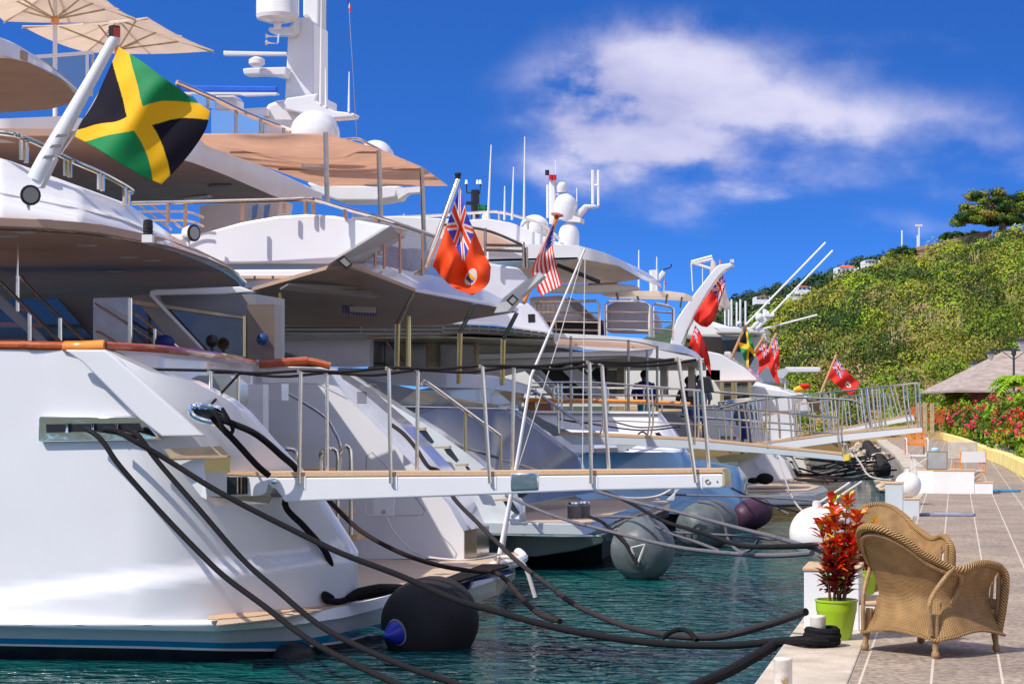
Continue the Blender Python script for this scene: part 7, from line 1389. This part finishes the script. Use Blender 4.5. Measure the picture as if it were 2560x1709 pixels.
    t = thing('folded_parasol', P(1795, 775, 60), 'cream folded parasol with loose cloth behind the curved white flag arm', 'parasol'); rnd = random.Random(2); b = MB(); G = []
    for i in range(13):
        v = i / 12; w = lerp(3, 24, v ** .8); G.append([P(1782 + v * 18 + math.cos(a) * w * (1 + .25 * math.sin(a * 6 + v * 3)), lerp(650, 770 + 8 * math.sin(a * 5), v), 60 + math.sin(a) * w * .012) for a in [k / 20 * 6.283 for k in range(21)]])
    b.grid(G); b.build('canopy', cvs, t, angle=70); b = MB(); b.tube([P(1806, 770, 60), P(1800, 650, 60)], .03, 6); b.build('pole', varno, t)
    t = thing('davit', P(1760, 660, 61), 'thin white davit frame with hanging lines left of the folded parasol', 'davit'); poly, rl = maker(t)
    for pts in ([(1728, 655), (1780, 641)], [(1730, 657), (1776, 672)], [(1728, 660), (1782, 648)]): rl('frame_tube', pts, .05, whitm, 61)
    rl('line', [(1728, 657), (1732, 728)], .02, whitm, 61); rl('line', [(1756, 664), (1757, 722)], .015, whitm, 61)
    for x, y0, y1 in ((1813, 768, 818), (1822, 755, 815), (1829, 748, 815), (1842, 755, 815), (1851, 748, 815), (1864, 752, 815)): b = MB(); b.tube([P(x, y1, 110), P(x, y0, 110)], .06, 5, False); tag(b.build('sailboat_mast', whitm), 'thin pale sailing boat mast against the dark far hill', 'mast', 'thin masts before the far hill')
    t = thing('deck_crane', P(1960, 935, 62), 'white horizontal crane arm with a grey elbow in front of the hillside', 'crane'); poly, rl = maker(t); poly('arm', white, [(1962, 917), (2048, 917), (2052, 921), (2050, 930), (1968, 931)], 62, .35, bevel=.03); poly('elbow', palegrey, [(1943, 925), (1966, 919), (1972, 928), (1956, 946), (1945, 942)], 61.9, .4); rl('tip_line', [(1962, 925), (1963, 980)], .02, whitm, 62)
    t = thing('jet_ski', P(2010, 975, 64), 'yellow and red jet ski stowed on a deck below the lone ensign', 'jet ski'); poly, rl = maker(t); poly('hull', mat('ski_yellow', (.85, .50, .02), .3, coat=.5), [(1980, 970), (2000, 962), (2020, 966), (2018, 978), (1985, 982)], 64, .6, bevel=.08); poly('seat_cowl', red, [(1995, 960), (2020, 957), (2028, 968), (2010, 972)], 63.9, .5, bevel=.08)
    for px, w, d, lab in ((1912, 22, 53, 'black covered bundle on the fourth yacht platform'), (1978, 18, 63, 'black covered bundle on the round teak platform')):
        b = MB(); c = P(px, 1196 if px < 1950 else 1182, d); b.ball(c, w * d / F, .65, 14, 10); b.ball(c + Vector((-.3, 0, -.05)), w * d / F * .7, .5, 12, 8); tag(b.build('covered_gear', blackr), lab, 'cover')
farther()
def ensigns_far():
    wood = mat('staff_wood', (.50, .26, .12), .4, coat=.5)
    t = thing('flagstaff', P(1705, 800, 58), 'thick curved white flag arm with a small lamp on its tip', 'flagstaff', 'flagstaffs on the sterns'); poly, rl = maker(t)
    poly('arm', white, [(1690, 800), (1705, 776), (1740, 728), (1778, 680), (1795, 662), (1830, 656), (1836, 664), (1815, 675), (1800, 688), (1772, 728), (1738, 785), (1718, 828), (1704, 880), (1672, 872), (1682, 830)], 58, .3, bevel=.04); b = MB(); b.lathe(P(1830, 656, 58), [(.06, 0), (.06, .09)], seg=10); b.build('lamp', chrome, t); rl('inner_wire', [(1806, 690), (1760, 760), (1722, 820), (1704, 860)], .02, steeld, 57.8)
    flag('flag', [[(1806, 686, 57.5), (1812, 696, 57.5), (1814, 712, 57.5)], [(1780, 722, 57.5), (1792, 742, 57.7), (1796, 770, 57.5)], [(1755, 758, 57.5), (1774, 782, 57.3), (1784, 802, 57.5)], [(1732, 796, 57.5), (1748, 812, 57.7), (1768, 818, 57.5)]], ensign(False, .9, .35), EM, 'long red flag hanging along the curved white flag arm', 50, 90, .08, 1.2)
    flag('flag', [[(1738, 812, 46.2), (1750, 830, 46.2), (1768, 870, 46.2)], [(1732, 835, 46.2), (1748, 865, 46.0), (1775, 905, 46.2)], [(1722, 862, 46.2), (1758, 900, 46.2), (1777, 938, 46.2)]], ensign(False, .4, .5), EM, 'torn red ensign hanging just below the curved white flag arm', 60, 50, .08, 1.4)
    S_ = [((1866, 812), (1822, 908), 62, 'pale wooden flagstaff of the small green and yellow flag', [[(1866, 818), (1878, 845), (1889, 886)], [(1858, 838), (1870, 868), (1880, 905)], [(1847, 861), (1858, 892), (1869, 922)]], jam, JM, 'small black green and yellow flag among the far sterns'),
          ((1910, 842), (1878, 892), 64, 'short wooden flagstaff left of the darker one', [[(1911, 850), (1921, 872), (1927, 905)], [(1900, 868), (1910, 890), (1912, 920)], [(1889, 884), (1897, 908), (1896, 935)]], ensign(False, .6, .6), EM, 'small red ensign right of the small green and yellow flag'),
          ((1942, 832), (1896, 934), 66, 'dark varnished flagstaff rightmost in the flag cluster', [[(1941, 838), (1947, 870), (1949, 915)], [(1928, 865), (1936, 900), (1944, 930)], [(1914, 893), (1928, 935), (1952, 966)]], ensign(True, .5, .5), EM, 'red ensign hanging long from the dark varnished flagstaff'),
          ((2092, 886), (2052, 982), 68, 'pale flagstaff of the lone ensign in front of the hill', [[(2091, 893), (2112, 922), (2149, 957)], [(2082, 916), (2104, 944), (2140, 974)], [(2070, 942), (2094, 964), (2128, 988)]], ensign(True, .5, .55), EM, 'lone red ensign in front of the green hillside')]
    for a, b_, d, sl_, c, fn, mt, lab in S_:
        b = MB(); b.tube([P(*b_, d), P(*a, d)], .05, 8, False); tag(b.build('flagstaff', wood), sl_, 'flagstaff', 'flagstaffs on the sterns')
        flag('flag', [[(x, y, d - .1) for x, y in row] for row in c], fn, mt, lab, 60, 40, .06, 1.4)
ensigns_far()
def people():
    def person(px, head_y, d, shirtm, trm, label, face=-1, arm=0.25):
        top = P(px, head_y, d); base = top - UP * 1.75; t = thing('person', base, label, 'person', 'people on the yacht decks')
        J = {'pel': (0, 0, .93), 'che': (0, 0, 1.28), 'nec': (0, 0, 1.46), 'hd': (0, .01, 1.58), 'tp': (0, 0, 1.70)}
        V = [J['pel'], J['che'], J['nec'], J['hd'], J['tp']]; E = [(0, 1), (1, 2), (2, 3), (3, 4)]; RR = [(.15, .11), (.17, .11), (.055, .055), (.085, .10), (.05, .06)]
        for s in (-1, 1):
            n = len(V); V += [(s * .19, 0, 1.40), (s * (.24 + arm * .1), .03, 1.13), (s * (.20 + arm * .1), -.12 * arm - .02, .90)]; E += [(1, n), (n, n + 1), (n + 1, n + 2)]; RR += [(.06, .06), (.042, .042), (.035, .03)]
            n = len(V); V += [(s * .10, 0, .86), (s * .11, .02, .48), (s * .11, -.02, .08), (s * .12, .12 * -face, .03)]; E += [(0, n), (n, n + 1), (n + 1, n + 2), (n + 2, n + 3)]; RR += [(.085, .085), (.06, .06), (.04, .04), (.035, .03)]
        me = bpy.data.meshes.new('body'); me.from_pydata([tuple(Vector(v)) for v in V], E, []); o = bpy.data.objects.new('body', me); S.collection.objects.link(o); o.parent = t; me.materials.append(skin)
        sk = o.modifiers.new('skin', 'SKIN'); sk.use_smooth_shade = True
        for i, r in enumerate(RR): me.skin_vertices[0].data[i].radius = r
        me.skin_vertices[0].data[0].use_root = True; o.modifiers.new('sub', 'SUBSURF').render_levels = 1; WLOC[o.name] = base
        b = MB(); b.ball(base + Vector((0, .02, 1.63)), .105, 1.15, 14, 10); b.build('hair', hair, t)
        b = MB(); b.lathe(base, [(.17, .90), (.19, 1.05), (.20, 1.25), (.21, 1.36), (.16, 1.44), (.06, 1.48)], UP, 18)
        b.v = [(x, base.y + (y - base.y) * .68, z) for x, y, z in b.v]
        for s in (-1, 1): b.tube([base + Vector((s * .17, 0, 1.40)), base + Vector((s * (.235 + arm * .08), .02, 1.2)), base + Vector((s * (.25 + arm * .08), .03, 1.1))], [.075, .07, .065], 10)
        b.build('shirt', shirtm, t)
        b = MB(); b.lathe(base, [(.14, .55), (.17, .75), (.18, .92), (.17, .96)], UP, 16); b.v = [(x, base.y + (y - base.y) * .75, z) for x, y, z in b.v]; b.build('trousers', trm, t)
    person(1611, 924, 50, shirt, turq, 'person in a blue shirt and turquoise shorts standing on the third yacht aft deck')
    person(1749, 936, 51.5, shirtg, navy, 'person in a grey blue shirt behind the last gangway post')
    person(1721, 940, 52.5, mat('shirt_rust', (.16, .035, .02), .8), navy, 'person in a rust red shirt seen between two deck pillars')
    person(1865, 984, 53, mat('shirt_slate', (.10, .11, .15), .8), navy, 'person in a dark slate shirt on the fourth yacht stern')
people()
